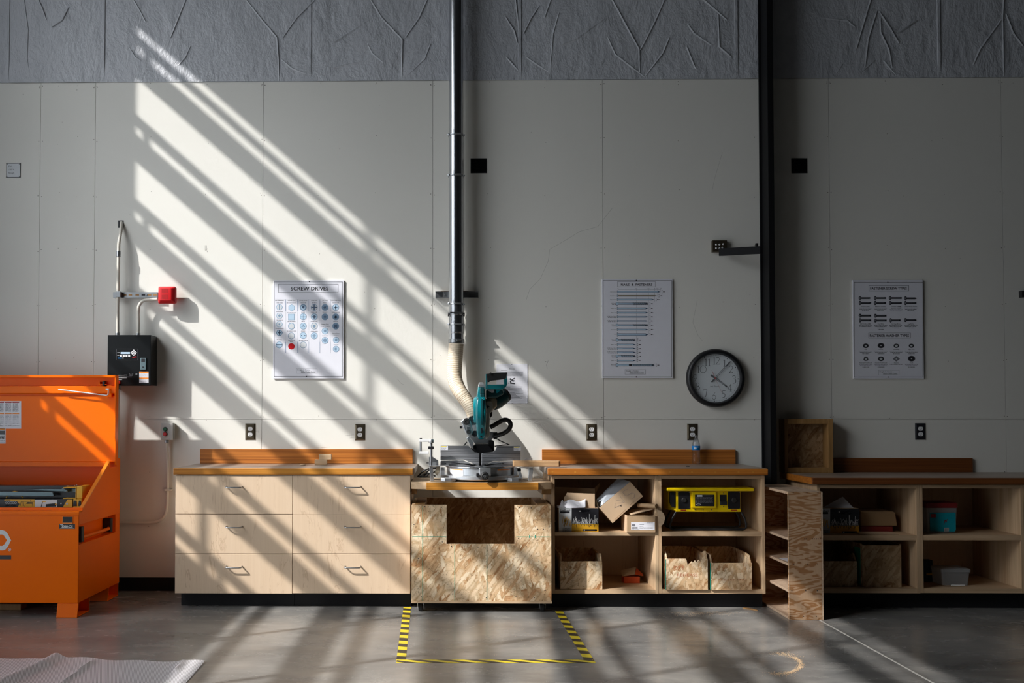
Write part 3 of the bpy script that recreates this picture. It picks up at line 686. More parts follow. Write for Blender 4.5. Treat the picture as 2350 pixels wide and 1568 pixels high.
# nails and fasteners
s = Sheet(1360, 620, 4.753, -.012)
t = poster(101, 102, 880, 1180, s, 'white poster listing rows of nails titled NAILS & FASTENERS, left of the clock')
s.frame(112, 113, 866, 1167, 4, 'ink'); s.frame(271, 125, 684, 184, 2.5, 'ink')
s.text('NAILS  &  FASTENERS', 308, 652, 171, 25, bold=.018); s.circ(477, 113, 7); s.circ(477, 1166, 7)
for x, y1 in ((278, 1060), (477, 1000), (610, 705), (677, 345), (708, 290), (742, 240)): s.rect(x-.7, 205, x+.7, y1, 'ink_soft')
s.rect(278, 211, 742, 213, 'ink_soft')
for x, b_ in ((277, '0'), (477, '1½'), (610, '2½'), (677, '3'), (708, '3¼'), (742, '3½')): s.text(b_, x-(4 if len(b_) == 1 else 10), x+(4 if len(b_) == 1 else 10), 203, 9)
rows = [(237, '16d Common', 740, 9, 0), (281, '16d Sinker', 706, 7, 4), (322, '10d Common', 675, 8, 0), (367, 'SD Screw', 608, 11, 1), (417, '10d x 2½"', 608, 9, 0), (465, '10d x 2½"', 608, 8, 0), (510, 'SCNR Ring Shank', 608, 8, 2), (555, 'SCNR Ring Shank', 608, 7, 2), (601, 'SD Screw', 608, 9, 1), (650, '8d Common', 608, 8, 0), (704, 'N54A', 608, 13, 2), (764, 'SD Screw', 474, 11, 1), (813, '10d x 1½"', 474, 8, 0), (856, 'SCNR Ring Shank', 474, 8, 2), (897, 'SCNR Ring Shank', 474, 8, 2), (940, 'SD Screw', 474, 10, 1), (988, '8d x 1½"', 474, 8, 0), (1037, 'SDS Screw', 678, 12, 3)]
for y, lb, xe, h_, kd in rows:
    wl = len(lb)*7.0; s.text(lb, 262-wl, 262, y-1 if kd in (1, 2, 3) else y+4, 8, bold=.01)
    if kd in (1, 2, 3) and y != 704: s.words(262-wl*.9, 260, y+12, 6, 'ink_soft')
    s.rect(266 if kd not in (1, 3) else 254, y-h_*1.6, 278, y+h_*1.6, 'ink'); s.rect(269 if kd not in (1, 3) else 257, y-h_*1.3, 276, y+h_*1.3, 'blue1', .0008)
    s.rect(278, y-h_, xe-30, y+h_, 'blue3' if kd != 4 else 'brown'); s.rect(279, y-h_*.6, xe-30, y+h_*.6, 'blue1' if kd not in (4,) else 'brown', .0008)
    s.poly([(xe-30, y-h_), (xe, y), (xe-30, y+h_)], 'blue3' if kd != 4 else 'brown')
    if kd == 1:
        x = 278+(xe-278)*(.5 if xe > 500 else .2)
        while x < xe-8: s.line([(x-4, y-h_*1.2), (x+5, y+h_*1.2)], 5, 'ink', .001); x += 11
    if kd == 2:
        x = 388 if xe > 500 else 330
        if y == 704: x = 322
        while x < xe-32: s.rect(x, y-h_, x+1.5, y+h_, 'ink_line', .001); x += 5 if y != 704 else 10
    if kd == 3:
        s.rect(396, y-h_, 430, y+h_, 'ink', .001); x = 440
        while x < xe-8: s.line([(x-3, y-h_*1.1), (x+3, y+h_*1.1)], 4, 'ink', .001); x += 9
    s.rect(xe+17, y-16, xe+19, y+16, 'ink_soft'); s.poly([(xe+12, y-16), (xe+24, y-16), (xe+18, y-9)], 'ink'); s.poly([(xe+12, y+16), (xe+24, y+16), (xe+18, y+9)], 'ink'); s.words(xe+28, xe+52, y+4, 8, 'ink')
M['brown'] = solid('brown_ink', (.20, .16, .10), .6)
credit(352, 1084, 578, 1138)
s.flush(t, NM)
# screw and washer types
s = Sheet(1930, 620, 5.809, -.012)
t = poster(152, 134, 1108, 1448, s, 'white poster of fasteners titled FASTENER SCREW TYPES, right of the black column')
s.frame(172, 162, 1095, 1428, 4.5, 'ink'); s.circ(624, 163, 8); s.circ(630, 1427, 8)
s.frame(372, 205, 905, 282, 3, 'ink'); s.text('FASTENER SCREW TYPES', 390, 878, 261, 33, bold=.02)
s.frame(367, 837, 928, 909, 3, 'ink'); s.text('FASTENER WASHER TYPES', 384, 907, 891, 33, bold=.02)
def screw(x0, x1, y, kd):
    s.rect(x0+24, y-12, x1-(26 if kd in 'pl' else 8), y+12, 'ink'); s.rect(x0+26, y-6, x1-30, y-2, 'ink_soft', .0008)
    if kd in 'pl': s.poly([(x1-26, y-12), (x1, y), (x1-26, y+12)], 'ink')
    if kd in 'ph': s.circ(x0+16, y, 16, 'ink', ry=29); s.circ(x0+14, y, 10, 'ink_soft', .0008, ry=20)
    else: s.poly(circle(x0+17, y, 20, 6, 29), 'ink'); s.poly(circle(x0+12, y, 10, 6, 17), 'ink_soft', .0008)
for x0, x1, y, kd in ((235, 405, 374, 'p'), (440, 608, 374, 'h'), (636, 818, 373, 'h'), (843, 1014, 377, 'l'), (237, 410, 438, 'p'), (440, 608, 439, 'h'), (640, 818, 439, 'x'), (843, 1014, 439, 'p'), (238, 410, 608, 'x'), (442, 614, 609, 'x'), (238, 410, 670, 'h'), (442, 616, 672, 'x'), (646, 802, 670, 'h'), (843, 1014, 667, 'l')): screw(x0, x1, y, kd)
for b_, cx, y, w_ in (('Wood Screws', 324, 491, 112), ('Machine Screws', 526, 491, 136), ('Thread Cutting', 735, 491, 128), ('Machine Screws', 735, 513, 136), ('Sheet Metal Screws', 931, 489, 164), ('Self Drilling SMS', 325, 723, 142), ('Hex Bolts', 530, 723, 84), ('Carriage Bolts', 730, 723, 122), ('Lag Bolts', 931, 723, 80), ('Flat', 330, 1064, 34), ('Fender', 533, 1064, 60), ('Finishing', 737, 1064, 80), ('Split Lock', 940, 1064, 82), ('External Tooth Lock', 332, 1243, 170), ('Internal Tooth Lock', 534, 1243, 162), ('Square', 737, 1243, 62), ('Dock', 940, 1243, 46)):
    s.text(b_, cx-w_/2, cx+w_/2, y, 12, bold=.01)
for cx, y, n in ((324, 510, 3), (526, 510, 3), (735, 532, 2), (931, 508, 3), (325, 742, 2), (530, 742, 4), (730, 742, 3), (931, 742, 3), (330, 1084, 3), (533, 1084, 3), (737, 1084, 3), (940, 1084, 3), (332, 1262, 3), (534, 1262, 3), (737, 1262, 1), (940, 1262, 3)):
    for i in range(n): w_ = (172, 156, 90, 80)[i]; s.words(cx-w_/2, cx+w_/2, y+i*18, 8, 'ink_soft')
for cx, cy, r, ri, m2 in ((330, 1010, 40, 16, 0), (533, 1007, 46, 10, 0), (737, 1010, 37, 20, 0), (938, 1010, 36, 15, 0), (533, 1184, 41, 20, 0), (940, 1181, 50, 10, 0)):
    s.circ(cx, cy, r, 'ink_soft', ry=r*.78, n=28); s.circ(cx, cy, r*.86, 'ink', .0008, ry=r*.66, n=28); s.circ(cx, cy, ri, 'sticker', .0011, ry=ri*.75)
s.poly([(332+(40 if j % 2 else 26)*math.cos(j*PI/10), 1184+(33 if j % 2 else 22)*math.sin(j*PI/10)) for j in range(20)], 'ink'); s.circ(332, 1184, 17, 'sticker', .0008, ry=14)
s.poly([(688, 1184), (737, 1146), (786, 1184), (737, 1221)], 'ink_soft'); s.circ(737, 1186, 10, 'sticker', .0008, ry=8)
credit(500, 1336, 776, 1402)
s.flush(t, NM)
# notice in a clear sleeve behind the saw
s = Sheet(1120, 830, 15.68, -.004)
a, z1 = s.p(305, 88); b, z0 = s.p(1425, 1508)
t = thing('notice', ((a+b)/2, 0, (z0+z1)/2), 'printed sheet of saw instructions pinned to the wall behind the mitre saw', 'notice')
MB().pxz([(a, z0), (b, z0), (b, z1), (a, z1)], -.0038, -.0006).build('sheet', 'paper', t)
s.text('Miter Saw Safety', 770, 962, 275, 24, bold=.01); s.words(470, 700, 322, 14)
for i in range(6): s.words(480, 1262 if i < 5 else 1250, 372+i*30, 13, 'ink_soft')
for i, e in enumerate((1250, 800, 1215, 880, 1215, 1250, 0, 1250, 950, 1260, 980, 1000, 1055, 1265, 1130, 1155, 1235)):
    if e: s.words(480, e, 915+i*26, 13, 'ink_soft')
for q in ([(770, 640), (800, 595), (850, 640), (815, 680)], [(890, 620), (960, 580), (975, 600), (905, 640)], [(835, 700), (850, 640), (890, 640), (885, 715)], [(785, 700), (820, 690), (850, 770), (800, 775)], [(735, 760), (760, 760), (760, 795), (735, 795)], [(790, 780), (930, 770), (985, 800), (960, 815), (800, 800)]): s.poly(q, 'ink')
s.circ(915, 690, 35, 'ink_soft')
s.rect(820, 92, 875, 110, 'ink'); s.rect(850, 1500, 910, 1507, 'ink')
s.flush(t, NM)
# ---------------------------------------------------------------- clock
s = Sheet(1560, 790, 9.8, -.012)
cx, cz = s.p(797, 766); R1 = .2045; R0 = .170
t = thing('wall_clock', (cx, 0, cz), 'round black-rimmed wall clock with thin arabic numerals, right of the nails poster', 'clock')
MB().lathe([(R1-.004, -.001), (R1, -.008), (R1, -.022), (R1-.006, -.038), (R1-.016, -.046), (R1-.026, -.046), (R0+.002, -.034), (R0, -.022), (R0, -.004)], (cx, 0, cz), 'y', 72).build('rim', 'black', t, smooth=True)
MB().lathe([(.0001, -.012), (R0-.0005, -.012), (R0-.0005, -.004), (.0001, -.004)], (cx, 0, cz), 'y', 64).build('dial', 'clockface', t)
def arc(x, y, rx, ry, a, b, n=14): return [(x+rx*math.cos(math.radians(a+(b-a)*i/n)), y+ry*math.sin(math.radians(a+(b-a)*i/n))) for i in range(n+1)]
DG = {'1': [([(.10, .82), (.28, .98)], .03), ([(.28, 1), (.28, 0)], .075), ([(.10, .01), (.46, .01)], .03)],
 '2': [(arc(.28, .74, .24, .25, 170, -25), .05), ([(.50, .63), (.05, .03)], .045), ([(.04, .025), (.55, .025), (.56, .12)], .055)],
 '3': [(arc(.25, .77, .19, .21, 165, -60), .045), ([(.16, .56), (.30, .56)], .03), (arc(.22, .28, .28, .28, 70, -110), .055)],
 '4': [([(.42, 1), (.42, 0)], .07), ([(.42, 1), (.03, .32)], .035), ([(.0, .31), (.60, .31)], .04), ([(.30, .01), (.54, .01)], .03)],
 '5': [([(.52, .985), (.16, .985)], .06), ([(.16, .985), (.10, .60)], .035), (arc(.22, .34, .26, .30, 115, -110), .055)],
 '6': [([(.46, 1), (.16, .66)], .035), (arc(.28, .31, .25, .30, 0, 360, 26), .045)],
 '7': [([(.03, .88), (.05, .985), (.56, .985)], .05), ([(.54, .97), (.34, .0)], .06)],
 '8': [(arc(.28, .76, .20, .22, 0, 360, 22), .045), (arc(.28, .28, .25, .27, 0, 360, 24), .05)],
 '9': [([(.10, 0), (.42, .36)], .035), (arc(.28, .68, .25, .30, 0, 360, 26), .045)],
 '0': [(arc(.42, .50, .42, .48, 0, 360, 30), .045)]}
for tx, x, y, h_ in (('12', 730, 455, 160), ('1', 965, 505, 155), ('2', 1105, 650, 160), ('3', 1175, 880, 175), ('4', 1080, 1062, 160), ('5', 940, 1210, 165), ('6', 725, 1245, 160), ('7', 525, 1190, 165), ('8', 360, 1035, 165), ('9', 305, 840, 160), ('10', 375, 650, 165), ('11', 545, 490, 160)):
    for ch in tx:
        for pl, wd in DG[ch]: s.line([(x+a_*h_, y-b_*h_) for a_, b_ in pl], wd*h_*1.15, 'ink')
        x += (.50 if ch == '1' else .6)*h_
        if tx == '11': x -= 4
for i in range(60):
    a = 2*PI*i/60+.035; r = 518
    X, Y_ = 797+r*math.sin(a), 766-r*math.cos(a)
    if i % 5 == 0: s.circ(X, Y_, 12, 'ink')
    else: s.line([(797+(r-10)*math.sin(a), 766-(r-10)*math.cos(a)), (797+(r+9)*math.sin(a), 766-(r+9)*math.cos(a))], 3, 'ink_soft')
for rr in (508, 528): s.line([(797+rr*math.cos(2*PI*i/80), 766+rr*math.sin(2*PI*i/80)) for i in range(81)], 2.2, 'ink_soft')
s.text('Seth Thomas', 678, 890, 965, 32, 'ink', shear=.5)
s.ink['ink'].build('numerals', 'ink', t); s.ink['ink_soft'].build('minute_track', 'ink_soft', t)
h = Sheet(1560, 790, 9.8, -.020)
h.line([(715, 857), (797, 766)], 34, 'ink', .0008); 
for o_ in (-11, 11): h.line([(797+o_*.7, 766+o_*.7), (1122+o_*.7, 412+o_*.7)], 8, 'ink', .0008)
h.line([(1040, 500), (1143, 392)], 20, 'ink', .0008)
h.ink['ink'].build('minute_hand', 'ink', t)
h = Sheet(1560, 790, 9.8, -.017)
h.line([(700, 698), (797, 766)], 38, 'ink', .0008)
for o_ in (-12, 12): h.line([(797-o_*.5, 766+o_*.8), (1045-o_*.5, 945+o_*.8)], 9, 'ink', .0008)
h.line([(1020, 930), (1068, 965)], 26, 'ink', .0008)
h.ink['ink'].build('hour_hand', 'ink', t)
h = Sheet(1560, 790, 9.8, -.0225)
h.line([(722, 590), (797, 766)], 9, 'redhand', .0006); h.line([(797, 766), (945, 1092)], 3.5, 'redhand', .0006); h.circ(797, 766, 18, 'redhand', .0008)
h.ink['redhand'].build('second_hand', 'redhand', t)
k = NT('clock_lens'); k.set(col=(.9, .95, 1), rough=.08, alpha=.06); M['lens'] = k.m
MB().lathe([(.0001, -.0285), (R0+.0005, -.0285), (R0+.0005, -.0275), (.0001, -.0275)], (cx, 0, cz), 'y', 48).build('lens', 'lens', t)
# ================================================================ orange job box at the left
YF, YR = -.94, -.18
xr = at(179.5, 1300, YF).x; xl = xr-1.73
zb_, zt2 = .088, .944
T = .006
t = thing('job_box', ((xl+xr)/2, (YF+YR)/2, 0), 'large orange steel job site tool chest standing open at the left edge', 'tool chest')
zf = at(100, 1177, YF).z; zfr = at(100, 1165, -.875).z
yn, zn_ = -.384, .926
zu, zd = .565, .443
# body shell
MB().box(xl, xr, YF, YF+T, zb_, zf).build('front_panel', 'orange', t, bevel=.002)
mb = MB(); mb.pyz([(YF-.006, zf-.012), (YF-.006, zf), (YF+.004, zf+.010), (YF+.058, zf+.010), (YF+.060, zfr), (YF+.066, zfr), (YF+.066, zf+.004), (YF+.008, zf+.004), (YF+T, zf-.012)], xl, xr+.003)
mb.build('front_rim', 'orange', t, bevel=.0015)
mb = MB()
mb.pyz([(YF+T, zu), (YR, zu), (YR, zt2), (-.25, zt2), (-.25, zt2-.055), (yn, zt2-.055), (yn, zn_), (YF+.062, zf+.012), (YF+.062, zf), (YF+T, zf)], xr-T, xr)
mb.box(xr-T, xr, YF+T, YR, zb_, zd); mb.box(xr-.058, xr-.052, YF+T, YR, zd, zu)
mb.box(xr-.058, xr-T, YF+T, YR, zd-.006, zd); mb.box(xr-.058, xr-T, YF+T, YR, zu, zu+.006)
mb.box(xr-.050, xr, YR-.085, YR-.003, zd, zu)
mb.build('side_panel', 'orange', t, bevel=.0015)
MB().pyz([(YF+.062, zf+.013), (yn, zn_+.001), (yn, zn_+.009), (YF+.062, zf+.021)], xr-.022, xr+.001).build('slanted_edge', 'orange_edge', t, bevel=.001)
mb = MB(); mb.pyz([(YF+T, zb_), (YR, zb_), (YR, zt2), (-.25, zt2), (yn, zn_), (YF+.062, zf+.012), (YF+T, zf)], xl, xl+T); mb.build('side_panel', 'orange', t)
MB().box(xl+T, xr-T-.001, YR-T, YR, zb_, zt2).build('back_panel', 'orange', t)
MB().box(xl+T, xr-T-.001, YF+T, YR-T, zb_, zb_+.006).build('bottom_panel', 'orange', t)
MB().box(xl+T, xr-.060, YF+.07, YR-T-.001, .50, .506).build('tray', 'orange', t)
# side handle
mb = MB(); hy0, hy1 = -.885, -.36
mb.tube([(xr-.012, hy0, .485), (xr-.012, hy0+.02, .478), (xr-.012, hy1-.02, .478), (xr-.012, hy1, .485)], .0115, 12)
mb.build('side_handle', 'orange', t, smooth=True)
for y in (hy0, hy1):
    MB().box(xr-.050, xr+.004, y-.012, y+.032, .452, .548).build('handle_bracket', 'black', t, bevel=.006)
# latch opening and plate
a0, a1, c0, c1_ = rect(143.5, 166.5, 1186.5, 1201.5, YF)
MB().box(a0, a1, YF-.0012, YF, c0, c1_).build('latch_opening', 'black', t, bevel=.0005)
mb = MB(); mb.box(a0-.001, a0+.002, YF-.003, YF, c0-.001, c1_+.001); mb.box(a1-.002, a1+.001, YF-.003, YF, c0-.001, c1_+.001); mb.pyz([(YF-.003, c0-.001), (YF, c0-.001), (YF, c0+.008)], a0, a1)
mb.build('latch_surround', 'orange_edge', t)
s = Sheet(0, 1080, 7.838, YF-.0004)
s.rect(1066, 962, 1350, 1052, 'bprint', .0003)
s.text('3068-OS', 1108, 1308, 1030, 45, 'wprint', bold=.03); s.rect(1080, 970, 1134, 980, 'wprint', .0006); s.rect(1076, 1040, 1342, 1044, 'wprint', .0006)
s.ink['bprint'].build('model_plate', 'bprint', t); s.ink['wprint'].build('model_lettering', 'wprint', t)
s = Sheet(0, 1080, 7.838, YF-.0004)
out = [(-330, 1073), (45, 1073), (95, 1090), (140, 1140), (200, 1258), (140, 1375), (95, 1425), (55, 1440), (-330, 1440)]
inn = [(-330, 1153), (42, 1153), (75, 1175), (126, 1256), (75, 1335), (42, 1358), (-330, 1358)]
o2 = out[1:-1]; i2 = inn[1:-1]
mb = MB()
def ringpoly(a, b):
    mp = (0, 1, 1, 2, 3, 3, 4)
    for i in range(6):
        q = [a[i], a[i+1], b[mp[i+1]]]+([] if mp[i] == mp[i+1] else [b[mp[i]]])
        mb.pxz([s.p(*k2) for k2 in q], YF-.0009, YF-.0002)
ringpoly(o2, i2)
mb.pxz([s.p(*q) for q in ((-330, 1073), (45, 1073), (42, 1153), (-330, 1153))], YF-.0009, YF-.0002)
mb.pxz([s.p(*q) for q in ((-330, 1358), (42, 1358), (55, 1440), (-330, 1440))], YF-.0009, YF-.0002)
cx, cz = s.p(172, 1425); n = 24
for i in range(n):
    a, b = 2*PI*i/n, 2*PI*(i+1)/n
    mb.pxz([(cx+.0095*math.cos(a), cz+.0095*math.sin(a)), (cx+.0095*math.cos(b), cz+.0095*math.sin(b)), (cx+.0072*math.cos(b), cz+.0072*math.sin(b)), (cx+.0072*math.cos(a), cz+.0072*math.sin(a))], YF-.0009, YF-.0002)
text(mb, 'R', .011, cx, YF-.0009, cz-.004, bold=.03)
mb.build('logo', 'wprint', t)
s.rect(-330, 1527, 200, 1600, 'bprint'); s.ink['bprint'].build('logo_bar', 'bprint', t)
# skids
def skid(y0, y1, w_):
    x1 = xr+.001
    mb = MB()
    mb.pyz([(y0+.002, .086), (y0-.018, .002), (y1, .002), (y1, .008), (y0-.009, .008), (y0+.010, .086)], x1-w_, x1)
    mb.pyz([(y1-.008, .006), (y1, .006), (y1, .086), (y1-.008, .086)], x1-w_, x1)
    mb.box(x1-w_*.5-.004, x1-w_*.5+.004, y0+.01, y1-.01, .008, .086)
    mb.build('skid', 'orange', t, bevel=.001)
skid(YF+.003, -.745, .128); skid(-.40, -.20, .128)
mb = MB(); mb.box(xl+.02, xl+.15, YF+.003, -.745, .001, .086); mb.build('skid', 'orange', t, bevel=.001)
# lid, standing open
YL = -.315
lx1 = at(266.5, 960, YL-.04).x; lx0 = xl
zl0 = at(200, 1061, YL-.03).z; zl1 = at(200, 862, YL-.05).z
zr1 = at(200, 885, YL-.04).z; zr0 = at(200, 903, YL-.04).z; zp1 = at(200, 908, YL-.03).z
lid = MB()
lid.box(lx0, lx1, YL, YL+.005, zl0, zl1)
lid = lid.build('lid', 'orange', t, bevel=.001)
mb = MB()
mb.pyz([(YL-.055, zl1-.003), (YL, zl1-.003), (YL, zl1+.002), (YL-.060, zl1+.002), (YL-.060, zl1-.014), (YL-.055, zl1-.014)], lx0, lx1)
mb.build('lid_flange', 'orange', lid, bevel=.001)
mb = MB(); mb.pyz([(YL, zl0-.02), (YL, zl1), (YL-.058, zl1), (YL-.058, zl0+.17), (YL-.050, zl0+.14), (YL-.050, zl0-.02)], lx1-.005, lx1+.001); mb.build('lid_flange', 'orange', lid, bevel=.001)
mb = MB(); mb.pyz([(YL, zr1), (YL-.030, zr1-.004), (YL-.030, zr0), (YL, zr0-.004)], lx0, lx1-.006); mb.build('lid_stiffener', 'orange', lid, bevel=.003)
mb = MB(); mb.box(lx0, lx1-.010, YL-.012, YL-.0005, zl0+.002, zp1); mb.build('lid_liner', 'orange', lid, bevel=.003)
MB().box(lx0, xr-.02, YL-.020, YL-.004, zl0-.030, zl0-.001).build('hinge_strip', 'orange', t, bevel=.001)
p0 = at(247, 908, YL-.05); p1_ = at(134, 894, YL-.05)
MB().tube([(p0.x+.006, p0.y, p0.z+.045), (p0.x+.004, p0.y, p0.z+.010), (p0.x-.006, p0.y, p0.z), (p1_.x, p1_.y, p1_.z)], .0045, 10).build('prop_rod', 'wprint', lid, smooth=True)
MB().box(p0.x-.012, p0.x+.010, YL-.056, YL-.005, p0.z+.038, p0.z+.048).build('rod_block', 'wprint', lid, bevel=.001)
q = at(247, 900, YL-.02); MB().box(q.x-.004, q.x+.030, YL-.028, YL-.0005, q.z-.035, q.z+.045).build('rod_bracket', 'orange', lid, bevel=.002)
q = at(238, 880, YL-.03)
MB().pxz([(q.x-.030, q.z+.012), (q.x-.026, q.z+.012), (q.x-.024, q.z-.006), (q.x+.02, q.z-.006), (q.x+.02, q.z-.011), (q.x-.030, q.z-.011)], YL-.034, YL-.0005).build('hook', 'orange', lid)
MB().box(q.x-.008, q.x+.010, YL-.036, YL-.0005, q.z-.016, q.z+.016).build('catch', 'black', lid, bevel=.004)
s = Sheet(0, 840, 2.6125, YL-.0125)
s.rect(-110, 211, 127, 376, 'paper', .0004); 
for x in range(-105, 80, 45): 
    s.rect(x, 214, x+40, 222, 'redhand', .0007); s.rect(x, 283, x+40, 289, 'orange_ink', .0007)
    for y in range(228, 278, 5): s.words(x+2, x+36, y, 2.2, 'ink_soft')
    for y in (296, 302, 312, 320, 330, 338, 346, 358): s.words(x+2, x+38, y, 2, 'ink_soft')
s.flush(lid, {'paper': 'instruction_label', 'redhand': 'label_heading', 'orange_ink': 'label_band', 'ink_soft': 'small_print'})
s = Sheet(0, 840, 2.6125, YL-.0125)
s.rect(-60, 374, 34, 466, 'paper', .0004); s.rect(-58, 388, 30, 424, 'bprint', .0007); s.rect(-50, 412, 28, 420, 'sticker', .001); s.rect(-58, 376, 31, 385, 'orange_ink', .0007); s.words(-50, 24, 396, 5, 'sticker'); s.words(-50, 26, 436, 6, 'ink'); s.frame(-50, 446, 30, 462, 1.5, 'ink')
s.flush(lid, {'paper': 'serial_label', 'bprint': 'label_band', 'sticker': 'label_highlight', 'orange_ink': 'label_heading', 'ink': 'lettering'})
# two folded sawhorses inside, on the tray
ys = -.74
def hx(x): return at(x/7.838, 1080+400/7.838, ys).x
def hzz(y): return at(100, 1080+y/7.838, ys).z
t = thing('folded_sawhorse', (hx(700), ys+.06, .508), 'folded black and yellow sawhorse with printed label, lower of two in the job box', 'sawhorse')
ztp, zbt = hzz(515), .5075
MB().box(xl+.12, hx(1300), ys, ys+.13, zbt, ztp).build('beam', 'bprint', t, bevel=.003)
MB().box(hx(1302), hx(1470), ys+.004, ys+.126, zbt, ztp).build('end_cap', 'yprint', t, bevel=.004)
for a_, b_ in ((1312, 1380), (1405, 1460)): MB().pxz([(hx(a_), hzz(640)), (hx(b_), hzz(640)), (hx(b_-8), hzz(545)), (hx(a_+12), hzz(540))], ys+.001, ys+.0045).build('grip', 'bprint', t, bevel=.001)
s = Sheet(0, 1080, 7.838, ys-.0004)
s.rect(80, 518, 625, 660, 'yprint', .0002); s.poly([(1130, 660), (1215, 522), (1300, 522), (1300, 660)], 'yprint', .0002); s.rect(628, 528, 1028, 658, 'wprint', .0003)
s.poly([(80, 553), (305, 553), (350, 605), (318, 660), (80, 660)], 'bprint', .0005)
s.text('SAWHORSE', 100, 284, 642, 30, 'sticker', bold=.02)
for i in range(5): s.circ(120+i*40, 583, 21, 'sticker', .0008, 16); s.circ(120+i*40, 583, 15, 'bprint', .0011, 16)
s.rect(98, 527, 190, 540, 'bprint', .0006)
s.poly([(825, 608), (1010, 588), (1010, 650), (825, 655)], 'ink', .0006); s.circ(1005, 610, 16, 'yprint', .0009)
s.rect(760, 548, 822, 570, 'yprint', .0006); s.line([(765, 570), (742, 655)], 12, 'ink', .0007); s.words(638, 700, 560, 8, 'ink_soft'); s.words(638, 700, 634, 8, 'ink_soft'); s.words(838, 900, 552, 8, 'ink_soft')
s.line([(380, 562), (630, 560)], 4, 'ink', .0007); s.poly([(470, 590), (500, 570), (590, 575), (590, 598), (480, 602)], 'ink', .0007)
for a_, b_ in (((380, 562), (365, 640)), ((455, 600), (445, 650)), ((580, 600), (592, 650)), ((545, 530), (560, 570)), ((410, 565), (418, 640))): s.line([a_, b_], 6, 'ink', .0007)
s.circ(1098, 595, 13, 'sticker', .0005); s.circ(1205, 600, 17, 'steel_d', .001)
s.ink['sticker'].build('lettering', 'sticker', t); s.ink['yprint'].build('yellow_print', 'yprint', t); s.ink['wprint'].build('picture_panel', 'wprint', t); s.ink['ink'].build('pictures', 'ink', t); s.ink['bprint'].build('name_patch', 'bprint', t)
s.ink['steel_d'].build('bolt_head', 'steel_d', t)
pts = [(hx(60), ys+.04, hzz(505)), (hx(100), ys+.04, hzz(450)), (hx(160), ys+.04, hzz(400)), (hx(215), ys+.04, hzz(388)), (hx(275), ys+.04, hzz(400)), (hx(325), ys+.04, hzz(450)), (hx(365), ys+.04, hzz(505))]
MB().tube(pts, .0035, 8).build('strap_handle', 'yprint', t, smooth=True)
t = thing('folded_sawhorse', (hx(700), ys+.08, ztp), 'folded sawhorse with long grey legs, lying on top in the job box', 'sawhorse')
z0 = ztp+.0012
MB().box(xl+.12, hx(1340), ys+.075, ys+.15, z0, hzz(290)).build('beam', 'bprint', t, bevel=.003)
mb = MB(); mb.pxz([(xl+.12, hzz(440)), (hx(955), hzz(470)), (hx(930), hzz(398)), (xl+.12, hzz(352))], ys+.018, ys+.040); mb.build('leg', 'sawgrey', t, bevel=.003)
mb = MB(); mb.pxz([(hx(350), hzz(362)), (hx(1090), hzz(390)), (hx(1180), hzz(395)), (hx(1205), hzz(345)), (hx(700), hzz(345))], ys+.045, ys+.060); mb.build('leg', 'sawgrey', t, bevel=.002)
mb = MB(); mb.pxz([(hx(1080), hzz(330)), (hx(1110), hzz(325)), (hx(1190), hzz(365)), (hx(1195), hzz(400)), (hx(1130), hzz(385))], ys+.022, ys+.044); mb.build('hinge_bracket', 'sawgrey', t, bevel=.002)
mb = MB(); c0 = (hx(1130), hx(1365), hzz(495), hzz(305))
mb.box(c0[0], c0[1], ys+.004, ys+.072, z0, z0+.004); mb.box(c0[0], c0[1], ys+.004, ys+.072, c0[3]-.004, c0[3]); mb.box(c0[1]-.004, c0[1], ys+.004, ys+.072, z0+.004, c0[3]-.004)
mb.build('end_frame', 'yprint', t, bevel=.001)
MB().box(hx(1180), c0[1]-.005, ys+.062, ys+.072, hzz(405), hzz(345)).build('cross_bar', 'sawgrey', t)
MB().box(hx(1370), hx(1480), ys+.005, ys+.14, z0, hzz(285)).build('end_cap', 'yprint', t, bevel=.004)
for (x, y) in ((1110, 358), (1168, 385), (1195, 282), (1322, 282), (1356, 265)): 
    MB().lathe([(.003, 0), (.0035, .004), (.001, .006)], (hx(x), ys+.02, hzz(y)-.002), 'z', 10).build('bolt', 'steel', t)
# wood block under the chest
a = fl(0, 1403); t0 = MB().box(a.x-.25, fl(50, 1400).x, a.y+.03, a.y+.12, .0005, .04).build('wood_offcut', 'osbframe', bevel=.002)
tag(t0, 'dark wood block lying on the floor under the orange chest', 'wood block')
# ================================================================ wall equipment at the left
YP = -.154
x0, x1, z0, z1 = rect(247, 345.5, 769.5, 884.5, YP)
t = thing('alarm_control_box', ((x0+x1)/2, 0, z0), 'black metal alarm control panel with small display, on the wall above the orange chest', 'control panel')
MB().box(x0, x1, YP+.024, -.0006, z0, z1).build('enclosure', 'panelblack', t, bevel=.002)
MB().box(x0-.001, x1+.001, YP, YP+.022, z0-.001, z1+.001).build('door', 'panelblack', t, bevel=.002)
s = Sheet(230, 760, 11.2, YP-.0004)
s.frame(415, 462, 968, 748, 4, 'ink_soft'); s.rect(525, 538, 766, 590, 'blue1')
for x in (510, 580, 650, 718): s.rect(x, 612, x+50, 662, 'wprint')
s.poly([(862, 474), (944, 556), (862, 640), (780, 556)], 'wprint'); 
for dx, dy in ((0, -50), (0, 50), (-50, 0), (50, 0)): s.poly([(862+dx*1.2, 556+dy*1.2), (862+dx*.55+dy*.35, 556+dy*.55+dx*.35), (862+dx*.55-dy*.35, 556+dy*.55-dx*.35)], 'bprint', .0008)
s.line([(832, 526), (892, 586)], 4, 'bprint', .0008); s.line([(832, 586), (892, 526)], 4, 'bprint', .0008)
s.rect(450, 684, 552, 708, 'blue', .0004); s.rect(560, 686, 604, 706, 'sticker', .0004); s.rect(825, 664, 870, 682, 'red', .0004)
